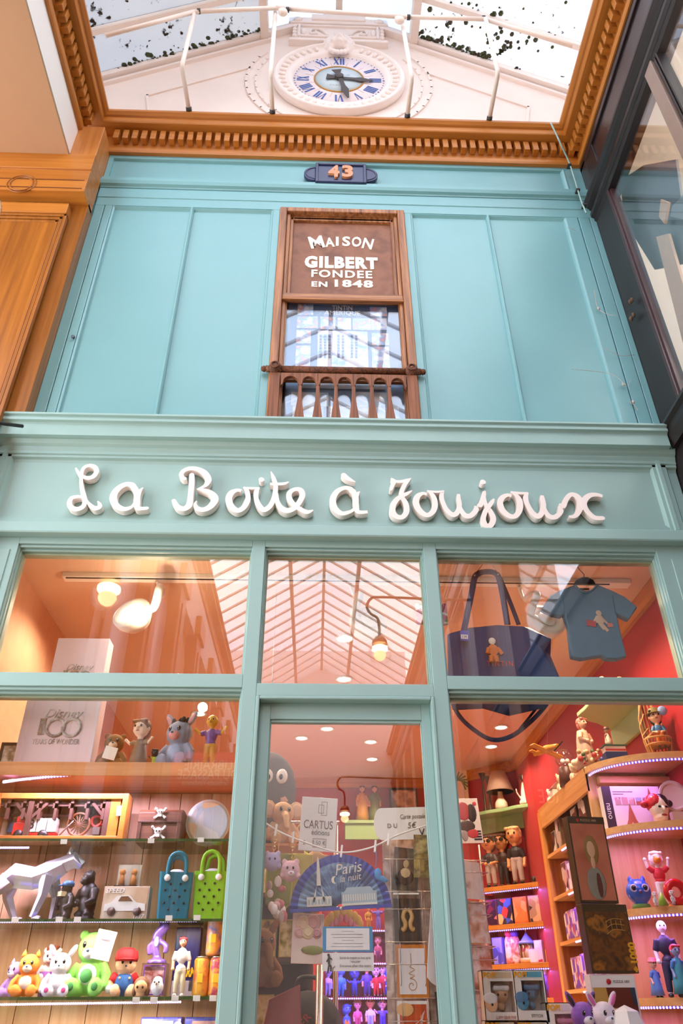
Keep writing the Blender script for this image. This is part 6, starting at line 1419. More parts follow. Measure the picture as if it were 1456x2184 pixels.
# goods on the side shelves: rows of slim cases
zr = [1.726, 1.961, 2.196]
for r_, (zz, hh, lbr) in enumerate(((1.726,.175,'lowest'), (1.961,.165,'third'))):
    nb = 18
    for i in range(nb):
        y_ = 1.10+.036*i; h_ = hh*(.86+.10*(nb-i)/nb+random.uniform(-.02,.02))
        tg = goods_box('slim_case', 'slim violet printed case in the row on the %s side shelf' % lbr, 'case', 1.545, y_, zz, .03, .16, h_, col(random.choice(['#a87898','#c090a0','#7a58b8','#d0a8a8','#8a6ab0']), .3), None, -PI/2, 'slim cases on the %s side shelf' % lbr)
        M().box(-.011,.011,-.0815,-.08,.01,h_-.01).out('spine_print', pic(['#d8b0a8','#6a48b0','#b03a5a','#e0c8c0'], 22, i % 5, 'voronoi'), tg)
gl = [(1.14,2.196,.16,.11,'#c8a890','cream boxed mug with a red print'),(1.28,2.196,.19,.12,'#d8d0e8','tall lilac gift carton with a handle print'),(1.40,2.196,.13,.09,'#b0302c','small red carton with a white figure print'),(1.14,2.43,.20,.12,'#7a6a5a','brown printed carton, nearest on the top side shelf'),(1.29,2.43,.17,.12,'#3a3026','dark printed carton on the top side shelf'),(1.42,2.43,.12,.09,'#c8b8a0','small cream cup carton on the top side shelf'),(1.53,2.196,.15,.09,'#e0d0d0','pale pink carton on the second side shelf'),(1.64,2.196,.17,.10,'#c89a88','tan printed carton, farthest on the second side shelf'),(1.64,2.43,.18,.10,'#a88a70','tan printed carton, farthest on the top side shelf'),(1.75,2.43,.13,.08,'#e0d4c4','white cup carton at the far end of the top side shelf')]
for i, (y_, z_, h_, w_, c_, lb) in enumerate(gl): goods_box('gift_carton', lb, 'box', 1.53, y_, z_, w_, .1, h_, col(c_, .4), pic([c_,'#e8dcd0','#6a3a34','#c8b0a8','#2c2430'], 18, i, 'voronoi'), -PI/2)
# on the rounded end shelves
zq = QZ[1]
x0, x1, yb_ = 1.50, 1.755, .80
t = T('brick_set_box', 'white construction toy carton with a dark spine and tower pictures', 'box', (P(1355,1765,.80).x,.80,zq)); w_, h_ = .30, .205
M().box(-w_/2,w_/2,-.03,.03,0,h_).out('carton', col('#eae2e6', .35, var=.02), t, .002)
M().box(-w_/2-.001,-w_/2+.045,-.0315,-.03,0,h_).out('spine', col('#3c2c3c', .4), t)
text('nano', 'lettering', WHITEP, t, (-w_/2+.022,-.033,h_*.4), .04, .0006, rot=(PI/2, PI/2, 0))
for k in range(6): M().box(-w_/2+.06+k*.036,-w_/2+.09+k*.036,-.0315,-.03,h_*.55,h_*.73).out('picture_tile', pic(['#c8a0a0','#b06a5a','#a8b0c8','#e0c8c0'], 30, k, 'voronoi'), t)
for k, s_ in ((.0,1.0),(.1,.8)):
    xx = -.02+k*1.15; zb = .012 if k == 0 else .11
    M().prism([(xx-.035*s_,zb),(xx-.02*s_,zb+.03*s_),(xx-.006*s_,zb+.085*s_),(xx,zb+.11*s_),(xx+.006*s_,zb+.085*s_),(xx+.02*s_,zb+.03*s_),(xx+.035*s_,zb),(xx+.015*s_,zb),(xx,zb+.02*s_),(xx-.015*s_,zb)], 'y', -.0325, -.03).out('tower_print', col('#b0644a', .5), t)
for k in range(2): M().box(-w_/2+.055,-w_/2+.16-.05*k,-.0312,-.03,h_*.86-k*.012,h_*.875-k*.012).out('text_line', col('#7a6a78', .5), t)
figure_h = .13
t = T('mask_bust', 'glossy head bust with half red half black hood on the rounded shelf', 'bust', (P(1412,1760,.66).x,.66,zq), .15)
blob(M().ball((0,0,.075), (.048,.045,.06), 16).ball((0,-.006,.03), (.034,.036,.03), 12).cyl((0,.01,0),(0,.01,.04), .03, n=12).ball((0,-.048,.062), (.008,.009,.012), 8), 'head', col('#efe2d2', .25), t, .004, 2)
M().ball((-.018,.008,.098), (.040,.048,.046), 12).out('hood', col('#c01828', .25), t); M().ball((.020,.008,.098), (.040,.048,.046), 12).out('hood', col('#1c1420', .2), t)
M().ball((-.066,.01,.09), (.022,.016,.018), 10).out('hood_tip', col('#b01424', .3), t); M().ball((.068,.01,.10), (.022,.016,.018), 10).out('hood_tip', col('#1c1420', .25), t)
for s in (-1, 1): M().ball((s*.017,-.041,.072), (.009,.005,.006), 8).out('eye', EYE, t)
M().ball((0,-.040,.034), (.016,.005,.005), 8).out('mouth', col('#a02830', .3), t)
t = T('round_dish', 'white round dish standing at the right frame edge above the bust', 'plate', (P(1456,1750,.66).x,.70,zq+.0)); M().lathe([(.001,0),(.06,.0),(.075,-.01),(.075,-.004),(.001,.01)], (0,0,.14), 28, 'y').out('dish', IVORY, t); M().box(-.03,.03,-.01,.03,0,.066).out('stand', IVORY, t, .004)
zq = QZ[2]
t = T('blue_ball_toy', 'round glossy blue creature with pale eye rings on the third rounded shelf', 'figurine', (P(1366,1925,.74).x,.74,zq), -.2)
blob(M().ball((0,0,.075), (.058,.052,.056), 16).ball((-.03,.0,.125), (.012,.01,.02), 8).ball((.03,0,.125), (.012,.01,.02), 8).cyl((0,0,.0),(0,0,.04), .03, n=12), 'body', col('#2a5ac8', .2), t, .005, 2)
for s in (-1, 1): M().torus((s*.026,-.045,.085), .014, .004, 'y', 14, 5).out('eye_ring', col('#c8b8e0', .4), t); M().ball((s*.026,-.044,.085), (.010,.008,.012), 8).out('eye', EYE, t)
M().ball((0,-.056,.068), (.010,.008,.009), 8).out('nose', col('#3a2a6a', .3), t); M().lathe([(.001,0),(.045,0),(.04,.02),(.001,.02)], (0,0,0), 16).out('stand', col('#5a8a3a', .4), t)
tb_ = figure('beaked_figurine', 'white figurine with orange beak, red jacket and raised arms on the third rounded shelf', 'figurine', (P(1418,1925,.70).x,.70,zq), .245, -.2, '#f0e6e0', '#d02430', '#f2ece6', hat=None, hair='#f4eee8', head=1.25, arms='up', shoes='#e89020', big=True)
M().lathe([(.02,0),(.014,-.02),(.002,-.04)], (0,-.028,.205), 10, 'y').out('beak', col('#f0941e', .35), tb_)
t = T('red_ring', 'glossy red ring ornament at the right frame edge', 'ornament', (P(1446,1925,.62).x,.62,zq)); M().torus((0,0,.058), .04, .018, 'y', 28, 10).out('ring', col('#c8141c', .15), t)
for px, lb, y_ in ((1398,'small white figurine left of the green cone',.63), (1436,'small white figurine right of the green cone',.58)): 
    x_ = P(px,1925,y_).x; figure('white_figurine', lb, 'figurine', (x_,y_,zq), .06, 0, '#ece4f0', '#e4dcec', '#d8d0e4', hair='#e0d8ea', head=1.6)
t = T('green_cone', 'small lime green cone on the third rounded shelf', 'ornament', (P(1413,1925,.60).x,.60,zq)); M().lathe([(.001,0),(.024,0),(.002,.055),(.001,.055)], (0,0,0), 18).out('cone', col('#8ab83a', .35), t)
zq = QZ[3]
figure('thin_figurine', 'tall thin dark suited figurine with pale head on the lowest rounded shelf', 'figurine', (P(1440,2120,.68).x,.68,zq), .30, -.2, '#e8e2ee', '#23204a', '#2a2450', head=.8, shoes='#1a1530')
figure('gown_figurine', 'figurine in a teal patched gown beside the thin dark one', 'figurine', (P(1459,2120,.63).x,.63,zq), .20, .1, '#8aa0d8', '#2a6ab0', '#2a6ab0', hair='#c83a4a', cape='#2a8aa8', head=1.1)
figure('girl_figurine', 'small blue skirted figurine with pink hat left on the lowest rounded shelf', 'figurine', (P(1404,2120,.74).x,.74,zq), .15, .3, '#f0c0b0', '#4a7ad0', '#4a7ad0', hat='#d86a7a', cape='#5a8ae0', head=1.2, base='#7ab03a')
# ---- puzzle cartons stacked near the glass
def puz(px0, px1, pyt, pyb, Y, lb, front, side, rz, dp=.055):
    a, b = P(px0,pyb,Y), P(px1,pyb,Y); w = (b-a).length; h = P(px0,pyt,Y).z-a.z
    tg = T('puzzle_carton', lb, 'puzzle box', tuple((a+b)/2), rz); M().box(-w/2,w/2,0,dp,0,h).out('carton', side, tg, .0015); M().box(-w/2+.008,w/2-.008,-.0015,0,.01,h-.03).out('front_print', front, tg); return tg, w, h
DBR = col('#4a3a20', .35, var=.1)
tg, w, h = puz(1283,1388,2078,2260,.34,'white puzzle carton with red badge at the bottom of the stack', pic(['#6a2c1c','#2a3a4a','#c8a050','#8a2418'], 9, 4, 'voronoi'), col('#e2dad8', .4), .10)
M().box(-w/2+.004,w/2-.004,-.002,-.001,h-.045,h-.004).out('white_band', WHITEP, tg)
M().lathe([(.001,-.004),(.010,-.004),(.010,-.002),(.001,-.002)], (-w*.1,0,h-.025), 14, 'y').out('badge', col('#c01c24', .4), tg); text('PUZZLE 1000', 'lettering', GR, tg, (w*.18,-.003,h-.025), .012, .0004)
M().lathe([(.001,0),(.012,0),(.012,.002),(.001,.002)], (w/2,.028,h-.04), 14, 'x').out('side_badge', col('#c01c24', .4), tg)
M().torus((-.01,-.003,h*.45), .035, .005, 'y', 24, 5).out('oval_print', col('#d8a848', .4), tg)
tg, w, h = puz(1260,1366,1928,2076,.34,'dark gold puzzle carton with a garden bridge picture, middle of the stack', pic(['#3a2610','#7a4a18','#4a3014','#a86a24','#2a1c0c'], 14, 2), DBR, .14)
for k in range(3): M().tube(spline([(-.01,-.003,h*.55+.022*k),(.025,-.003,h*.62+.02*k),(w*.36,-.003,h*.61+.02*k)], 5), .0014, 5).out('bridge_line', col('#b88a3c', .5), tg)
for k in range(4): M().cyl((-.005+k*.022,-.003,h*.56+.004*k), (-.005+k*.022,-.003,h*.76-.0*k), .0011, n=5).out('bridge_post', col('#b88a3c', .5), tg)
text('1000', 'lettering', col('#e8a824', .4), tg, (w/2-.011,-.003,h*.28), .040, .0006, rot=(PI/2, -PI/2, 0), bold=.002); text('+', 'lettering', col('#e8a824', .4), tg, (w/2-.011,-.003,h*.05), .03, .0006, bold=.003)
text('1000', 'lettering', col('#b8a890', .4), tg, (w/2+.002,.03,h*.22), .034, .0006, rot=(PI/2, 0, PI/2)).rotation_euler = (0, PI/2, 0) if 0 else (PI/2, -PI/2, PI/2)
tg, w, h = puz(1236,1322,1742,1926,.34,'tall brown puzzle carton with an orange portrait picture, top of the stack', pic(['#b0583c','#c87a5a','#a04a30'], 4, 6), DBR, .12)
M().ball((.002,-.002,h*.60), (.032,.002,.062), 14).out('hair_print', col('#8f6c30', .5), tg); M().ball((0,-.0035,h*.61), (.019,.002,.034), 12).ball((0,-.003,h*.46), (.010,.002,.03), 10).out('face_print', col('#d8a884', .5), tg); M().ball((0,-.003,h*.22), (.042,.002,.065), 14).out('coat_print', col('#8a8474', .5), tg); M().ball((.012,-.004,h*.2), (.014,.002,.05), 10).out('scarf_print', col('#5a2a1c', .5), tg)
M().box(-w/2,w/2,-.0022,-.001,h-.03,h).out('top_band', DBR, tg); text('PUZZLE 1000', 'lettering', col('#c8a080', .5), tg, (.01,-.003,h-.016), .013, .0004); M().box(-.045,-.035,-.003,-.002,h-.022,h-.01).out('badge', col('#c8301c', .4), tg)
text('1000', 'lettering', col('#c8b8a8', .4), tg, (w/2+.002,.03,h*.12), .03, .0006).rotation_euler = (PI/2, -PI/2, PI/2)
M().box(w/2,w/2+.0015,.015,.042,h-.05,h-.025).out('side_badge', col('#b83a30', .4), tg)
# ---- boxed big head figures
def popbox(px0, px1, pyt, lb, skin, hair, band_, ttl, Y=.40, hpx=None, extra=None):
    a, b = P(px0,2184,Y), P(px1,2184,Y); zt_ = P((px0+px1)/2,pyt,Y).z; w = P(px1,pyt,Y).x-P(px0,pyt,Y).x; h = w*1.40; xc = P((px0+px1)/2,pyt,Y).x
    tg = T('figure_window_box', lb, 'toy box', (xc,Y,zt_-h), 0, 'boxed big head figures')
    m = M(); m.box(-w/2,w/2,.0,.004,h*.79,h).box(-w/2,w/2,0,.004,0,h*.22).box(-w/2,-w*.26,0,.004,h*.22,h*.79).box(w*.44,w/2,0,.004,h*.22,h*.79).box(-w/2,w/2,.08,.084,0,h).box(-w/2,-w/2+.003,0,.084,0,h).box(w/2-.003,w/2,0,.084,0,h).box(-w/2,w/2,0,.084,0,.003).box(-w/2,w/2,0,.084,h-.003,h)
    m.out('carton', col('#e6ddd2', .4, var=.02), tg)
    M().box(-w*.26,w*.44,.001,.002,h*.22,h*.79).out('window_film', sheet_glass('film', .06), tg)
    M().box(-w*.18,w*.42,-.001,0,h*.85,h*.96).out('title_band', col(band_, .4), tg)
    text('POP!', 'logo', col('#e8a020', .4), tg, (-w*.27,-.0025,h*.90), w*.20, .0008, shear=.1, bold=.0012)
    text(ttl, 'name_text', GR if ttl != 'LUFFY GEAR FIVE' else col('#a03028', .5), tg, (w*.12,-.002,h*.12), w*.11, .0005, width=w*.6 if len(ttl) > 8 else None)
    m = M().ball((w*.08,.04,h*.56), (w*.26,w*.22,w*.24), 14); m.ball((w*.08,.04,h*.32), (w*.12,w*.1,w*.14), 12); blob(m, 'figure_body', col(skin, .4), tg, w*.03, 2)
    m = M().ball((w*.08,.05,h*.62), (w*.28,w*.22,w*.20), 12)
    for k in range(5): m.ball((w*(-.12+.1*k),.015,h*.66), (w*.07,w*.06,w*.09), 8)
    blob(m, 'figure_hair', col(hair, .5, var=.1), tg, w*.03, 1)
    for s in (-1, 1): M().ball((w*(.08+s*.11),.04-w*.2,h*.54), (w*.035,w*.02,w*.04), 8).out('figure_eye', EYE, tg)
    M().ball((-w*.28,-.001,h*.38), (w*.20,.002,h*.16), 14).out('portrait_print', col(skin, .5), tg); M().ball((-w*.30,-.002,h*.47), (w*.22,.002,h*.11), 14).out('portrait_hair', col(hair, .5), tg)
    M().ball((-w*.26,-.003,h*.36), (w*.035,.001,h*.03), 8).out('portrait_eye', EYE, tg)
    return h
h1 = popbox(1026,1094,2069,'white window box with a white haired figure, upper left of the stack','#e8b48a','#e8e0dc','#c8b090','LUFFY GEAR FIVE')
popbox(1092,1158,2068,'white window box with a blue figure, upper right of the stack','#4a8aa8','#4a7aa0','#5aa0b4','STITCH')
popbox(1162,1230,2138,'white window box with pink heart print, right of the stack','#e8c0c8','#d88aa8','#e0d4d8','KITTY' if 0 else ' . ')
for px0, px1, lb in ((1034,1100,'lower left window box under the white haired one'), (1100,1166,'lower right window box under the blue one')):
    popbox(px0, px1, 2176, lb, '#c89a7a', '#8a6a5a', '#c8b8a0', ' . ')
t = T('box_plinth', 'low plinth carrying the window boxes and puzzle cartons', 'plinth', (1.0,.45,0)); M().box(.62,1.40,.32,.56,0,1.40).out('plinth', OAKX, t, world=True)
# ---- faceted white lamp and bunnies
q = P(1336,2215,.28); t = T('faceted_lamp', 'white faceted ball lamp at the bottom of the right window', 'lamp', (q.x,.24,1.42)); zc = P(1336,2190,.24).z-1.42
m = M().ball((0,0,zc), (.07,.07,.07), 7); m.sm = [False]*len(m.sm); m.out('faceted_shade', col('#efe9ea', .5), t); M().cyl((0,0,-.02),(0,0,zc-.05), .03, n=12).out('base', IVORY, t)
for px, lb, fur in ((1252,'violet long eared soft toy beside the faceted lamp','#8a5ab8'), (1292,'white and pink long eared soft toy beside the faceted lamp','#e8d8e8')):
    q = P(px,2184,.27); plush('bunny_toy', lb, (q.x,.27 if px > 1270 else .30,1.47), .19, .2, fur, muzzle='#efe6f2', ears='long', earin='#3a3034' if px < 1270 else '#e070b0')
t = T('toy_step', 'low step under the long eared soft toys', 'plinth', (1.14,.29,1.42)); M().box(1.02,1.30,.16,.315,1.38,1.47).out('step', OAKX, t, world=True)
# ---- things on top of the cabinet
figure('siren_statue', 'coral haired statue of a seated lady on top of the oak cabinet', 'statue', (1.50,.95,ZT), P(1245,1532,.95).z-ZT, .6, '#f0c8a8', '#e8b898', '#d8a890', hair='#e08070', head=.95, arms='hold', cape='#d0a890', big=True)
rnd = random.Random(11)
t = T('relief_scene', 'coloured relief group with blue flowers at the feet of the coral haired statue', 'ornament', (1.47,.86,ZT))
for i in range(34): M().ball((rnd.uniform(-.03,.12), rnd.uniform(-.02,.06), rnd.uniform(.0,.10)), rnd.uniform(.008,.018), 8).out('blossom', col(rnd.choice(['#c8a078','#3a4a8a','#b83a3a','#e0c8a0','#5a6a3a','#8a6a4a']), .5), t)
t = T('music_box', 'small navy and cream train shaped box with a rider on the cabinet top', 'ornament', (P(1310,1605,.80).x,.80,ZT+.04))
M().box(-.06,.06,-.03,.03,-.04,.02).out('box_base', col('#23305e', .35), t, .004); M().box(-.055,.055,-.028,.028,.02,.05).out('box_body', IVORY, t, .002); M().box(-.063,.063,-.034,.034,.05,.056).out('box_roof', col('#2c4a3a', .4), t); M().box(-.056,.056,-.0295,-.028,.024,.034).out('red_band', col('#a83030', .4), t)
figure('rider_figurine', 'brown rider figurine on the train shaped box', 'figurine', (P(1302,1605,.80).x,.80,ZT+.096), .10, .2, '#c89a70', '#8a5a3a', '#a8a060', hat='#5a3420', head=1.4, cape='#e8d8c0')
fl = [(1.47,1.06,.06,'#efe0c0','cream rose heap'),(1.47,1.18,.08,'#f0d8b8','pale figurine group'),(1.47,1.32,.07,'#f0e4d0','white little dog'),(1.47,1.45,.09,'#e8cfa8','cream ornament'),(1.47,1.58,.08,'#efe2d0','white little house'),(1.48,1.72,.07,'#f2e8dc','white paper tag stand')]
nm_ = ('nearest to the coral haired statue','second from the coral haired statue','in the middle of the row','fourth in the row','fifth in the row','farthest in the row')
for i, (x_, y_, h_, c_, lb) in enumerate(fl):
    t = T('cream_ornament', '%s on the cabinet top, %s' % (lb, nm_[i]), 'ornament', (x_+.02,y_,ZT)); 
    if i in (0,): 
        for k in range(14): M().ball((rnd.uniform(-.04,.04), rnd.uniform(-.05,.05), rnd.uniform(.02,.10)), rnd.uniform(.018,.026), 10).out('rose', col(c_, .6, var=.1, scale=60), t)
    elif i == 4: M().box(-.03,.03,-.03,.03,0,.06).out('walls', col(c_, .5), t, .003); M().prism([(-.04,.06),(.04,.06),(0,.1)], 'y', -.034, .034).out('roof', col('#a06a5a', .5), t)
    else:
        b_ = M().ball((0,0,h_*.4), (.035,.03,h_*.42), 10).ball((-.01,-.02,h_*.95), (.024,.024,.026), 10); 
        for s in (-1,1): b_.ball((-.01+s*.018,-.015,h_*1.2), (.008,.006,.014), 6); b_.tube([(s*.02,-.02,h_*.5),(s*.025,-.04,.01)], .010, 8)
        blob(b_, 'body', col(c_, .5, var=.05), t, .005, 1); M().ball((-.01,-.045,h_*.95), (.006,.004,.005), 6).out('nose', EYE, t)
t = T('snow_globe', 'glass snow globe with tiny white figures among the cabinet top ornaments', 'snow globe', (1.47,1.26,ZT+.0)); M().ball((.0,0,.16), (.055,.055,.055), 18).out('globe', sheet_glass('globe', .1), t); M().lathe([(.001,0),(.05,0),(.045,.10),(.03,.115),(.001,.115)], (0,0,0), 18).out('base', col('#5a3020', .4), t); M().ball((-.015,-.01,.14), .016, 8).ball((.016,.0,.145), .014, 8).out('mini_figures', WHITEP, t)
q = P(1165,1602,1.0); t = T('toy_aeroplane', 'orange wooden toy aeroplane with two wings above the cabinet ornaments', 'toy', tuple(q)); OGW = wood('#c8781c', '#e09a34', 'x', 6, .4)
t.rotation_euler = (0,.25,.4); M().rbox((0,0,0), (.20,.045,.010), Matrix.Identity(3)).out('wing', OGW, t, .006); M().tube([(0,-.10,0),(0,0,.012),(0,.11,.01)], [.014,.022,.01], 10).out('fuselage', OGW, t); M().rbox((0,.10,.02), (.07,.03,.006), Matrix.Identity(3)).out('tail', OGW, t); M().rbox((.0,-.105,0), (.006,.004,.09), Matrix.Rotation(.6,3,'Y')).out('propeller', DARK, t)
M().cyl((0,0,.02),(0,0,ZC-q.z), .001, n=4).out('hanging_thread', WIRE, t)
# ---- basket chair with a figurine
CANE = wood('#a8743c', '#c89a5c', 'z', 12, .55, name='cane')
qx, qy = P(1404,1590,.70).x, .70
t = T('basket_chair', 'miniature cane basket chair with tall back on the top rounded shelf', 'chair', (qx,qy,ZT))
m = M()
for k in range(15):
    a = -PI*.15+PI*1.3*k/14; x_, y_ = .062*math.cos(a), .055*math.sin(a); back = max(0, math.sin(a))
    m.tube([(x_*.8,y_*.8,.0),(x_*1.05,y_*1.05,.07),(x_*1.15,y_*1.2,.10+.20*back),(x_*.5,y_*1.3,.13+.30*back)], .0045, 6)
m.out('cane_staves', CANE, t)
m = M()
for zz, k in ((.02,.85),(.07,1.05),(.10,1.15)): m.torus((0,0,zz), .06*k, .005, 'z', 24, 6)
m.lathe([(.001,.065),(.055,.065),(.055,.075),(.001,.075)], (0,0,0), 20); m.out('cane_hoops', CANE, t)
ts_ = figure('seated_figurine', 'colourful figurine in orange shorts and green scarf in the basket chair', 'figurine', (qx+.005,qy-.03,ZT+.05), .20, -.25, '#e8c09a', '#3a7ab0', '#d87a2c', hair='#3a2820', hat='#7a6a34', head=1.7, arms='hold', shoes='#4a3a2a', big=True)
M().ball((.036,-.030,.185), (.026,.012,.026), 10).out('hair_flower', col('#8aa8d8', .6), ts_)
# ---- green shelf high on the red wall
t = T('green_shelf', 'pale green wavy wall shelf high on the red right wall', 'shelf', (1.70,1.05,1.6+1.4*KR), group='green wavy wall shelves')
GP = col('#a9c99a', .5, var=.04)
M().prism([(a*KR, b*KR+3.2*(KR-1)) for a, b in ((1.76,.68),(1.60,.60),(1.49,.53),(1.47,.62),(1.475,.78),(1.465,.90),(1.50,.95),(1.62,1.02),(1.76,1.165))], 'z', 1.6+1.4*KR, 1.625+1.4*KR).out('board', GP, t, .004, world=True)
M().box(XW-.025,XW,.98,1.45,2.96,1.6+1.4*KR).out('bracket_rail', GP, t, .003, world=True)
hd = [(1300,'round cream soft toy head on the green wall shelf','#f0dcb8'),(1330,'yellow haired soft toy on the green wall shelf','#e8b84a'),(1358,'blond doll head on the green wall shelf','#efb48a')]
for i, (px, lb, c_) in enumerate(hd):
    q = PZ(px, 1443, 3.03); q = P(px,1440,.99)
    tg = T('shelf_toy', lb, 'soft toy', (q.x,.99,1.625+1.4*KR)); r_ = .075 if i == 0 else .055
    b_ = M().ball((0,0,r_), (r_,r_*.8,r_), 12)
    for s in (-1,1): b_.ball((s*r_*.7,0,r_*1.8), r_*.3, 8)
    blob(b_, 'body', col(c_, .8, var=.05), tg, .007, 2); M().ball((0,-r_*.85,r_), (r_*.22,r_*.2,r_*.16), 8).out('snout', col('#e8b0a0', .6), tg)
    if i == 2: blob(M().ball((0,.01,r_*1.4), (r_*1.1,r_*.9,r_*.8), 10), 'hair', col('#e8c060', .7), tg, .008, 1)
# ---- green shelf, lamp and caricatures at the corner wall
p0 = Vector((1.305*KR,4.0*KR+3.2*(KR-1),0)); nrm = Vector((-.69,-.724,0)).normalized(); tng = Vector((.724,-.69,0)).normalized(); RZC = math.atan2(tng.y, tng.x)
def PC(px, py, off): return PN(px, py, p0+nrm*off, nrm)
t = T('green_shelf', 'green wavy wall shelf with a lamp at the far red corner', 'shelf', tuple(PC(1085,1735,.12)), RZC, 'green wavy wall shelves')
M().prism([(-.34,.12),(.34,.12),(.34,-.04),(.30,-.10),(.16,-.13),(.0,-.11),(-.16,-.13),(-.34,-.11)], 'z', 0, .03).out('board', GREEN, t, .004); M().box(-.34,.30,.05,.08,-.13,0).out('bracket_rail', GREEN, t, .004)
gz2 = PC(1085,1735,.12).z+.03
def onc(px, off): q = PC(px,1725,off); return q.x, q.y
x_, y_ = onc(1070,.14); t = T('table_lamp', 'table lamp with white pottery base and cream cone shade', 'table lamp', (x_,y_,gz2)); k = 1/ (1600/7.3)
M().lathe([(.001,0),(.05,0),(.06,.03),(.055,.07),(.03,.11),(.022,.15),(.026,.17),(.001,.17)], (0,0,0), 24).out('base', col('#e8d2b8', .25), t)
M().lathe([(.128,.165),(.07,.345),(.066,.345),(.124,.165)], (0,0,0), 32).out('lamp_shade', col('#c8b09a', .7), t); M().ball((0,0,.2), .02, 10).out('bulb', IVORY, t)
for i, (px, h_) in enumerate(((1035,.36),(1046,.32))):
    x_, y_ = onc(px,.15); t = T('candlestick', 'dark bronze candlestick, %s of the pair beside the lamp' % ('taller' if i == 0 else 'shorter'), 'candlestick', (x_,y_,gz2)); M().lathe([(.001,0),(.035,0),(.03,.02),(.012,.05),(.010,h_*.8),(.035,h_),(.03,h_),(.001,h_-.02)], (0,0,0), 16).out('stick', col('#4a3a24', .35, .6), t)
x_, y_ = onc(1124,.15); t = T('spotted_dog', 'white dog figurine with black spots sitting up on the green shelf', 'figurine', (x_,y_,gz2), .3)
blob(M().tube([(0,.0,.04),(0,-.01,.13),(0,-.02,.20)], [.045,.04,.03], 12).ball((0,-.035,.245), (.035,.045,.035), 12).ball((0,-.08,.235), (.018,.025,.016), 8).tube([(.025,-.03,.13),(.03,-.045,.01)], .014, 8).tube([(-.025,-.03,.13),(-.03,-.045,.01)], .014, 8).ball((.03,-.0,.03), (.03,.05,.03), 10).ball((-.03,0,.03), (.03,.05,.03), 10).tube([(-.02,.03,.05),(-.06,.04,.12),(-.07,.03,.15)], .008, 6), 'body', col('#efe0d2', .4), t, .006, 2)
for a in ((.02,-.045,.15),(-.02,-.05,.10),(.03,-.03,.2),(.0,-.055,.06),(-.03,-.02,.22)): M().ball(a, (.012,.008,.013), 8).out('spot', EYE, t)
for s in (-1,1): M().ball((s*.036,-.02,.245), (.012,.016,.03), 8).out('ear', EYE, t)
M().ball((0,-.103,.24), (.008,.006,.006), 6).out('nose', EYE, t)
c = PC(985,1680,.05); t = T('leaf_picture', 'pale picture with a green leaf at the far left of the right window', 'picture', tuple(c), RZC*.5); M().box(-.12,.06,-.008,.008,-.13,.16).out('panel', col('#ecd2b8', .5, var=.04), t, .002)
for k in range(7): a = -1.2+.4*k; M().rbox((-.02+.05*math.cos(a+.6),-.010,.06+.05*math.sin(a+.2)), (.09,.002,.014), Matrix.Rotation(-a,3,'Y')).out('leaf_print', col('#5a7a3a', .6), t)
q = P(1000,1750,1.3); t = T('comic_cover', 'white and black comic cover panel near the post of the right window', 'poster', tuple(q), .0); t.rotation_euler = (0,-.06,.2)
w_, h_ = .135, .24
M().box(-w_/2,w_/2,-.004,.004,-h_/2,h_/2).out('panel', col('#d8d2d0', .4, var=.03), t, .001)
for i, (a, b, c_, d_, cc) in enumerate(((-.03,.05,.045,.05,'#a03a4a'),(.02,.04,.03,.05,'#2c2428'),(-.02,-.03,.05,.03,'#3a3034'),(.01,-.07,.035,.025,'#b83a44'),(-.04,-.08,.02,.03,'#8a8486'),(.045,.09,.012,.012,'#b03a44'))): M().ball((a,-.005,b), (c_,.002,d_), 12).out('patch_print', col(cc, .5), t)
for k in range(4): M().box(.015,.06,-.0055,-.004,-.105+.014*k,-.097+.014*k).out('text_line', DARK, t)
M().cyl((0,.006,h_/2),(0,.006,ZC-q.z), .0012, n=4).out('hanging_thread', WIRE, t)
# red corner cabinet
a, b = PC(1036,1895,.22), PC(1205,1875,.22); cc_ = (a+b)/2; L_ = (b-a).length
SZR = [1.6+(v-1.6)*KR for v in (2.485, 2.21, 1.94, 1.717, 1.49)]
t = T('corner_cabinet', 'red backed wooden shelf unit with lit shelves at the far corner', 'cabinet', (cc_.x,cc_.y,0), RZC)
M().box(-L_/2-.06,L_/2+.1,.19,.21,0,2.95).out('back_panel', col('#b01c2c', .5, var=.04), t)
for z_ in SZR: M().box(-L_/2-.06,L_/2+.1,0,.19,z_-.035,z_).out('shelf', HONEY, t, .002)
M().box(-L_/2-.08,-L_/2-.06,0,.21,0,2.5).out('side_panel', HONEYZ, t)
def cw(u, off, z): v = cc_+tng*u-nrm*off; return (v.x, v.y, z)
for i, z_ in enumerate(SZR[:4]): led('blue violet light strip under the %s shelf of the red corner unit' % ('top','second','third','fourth')[i], cw(-L_/2-.02,-.006,z_-.045), cw(L_/2-.12,-.006,z_-.045), 34, .006, 2.2, 'light strips in the red corner unit')
def onu(px, i): q = PC(px, 1890 if i == 0 else 2000, .16); return q.x, q.y
z_ = SZR[0]
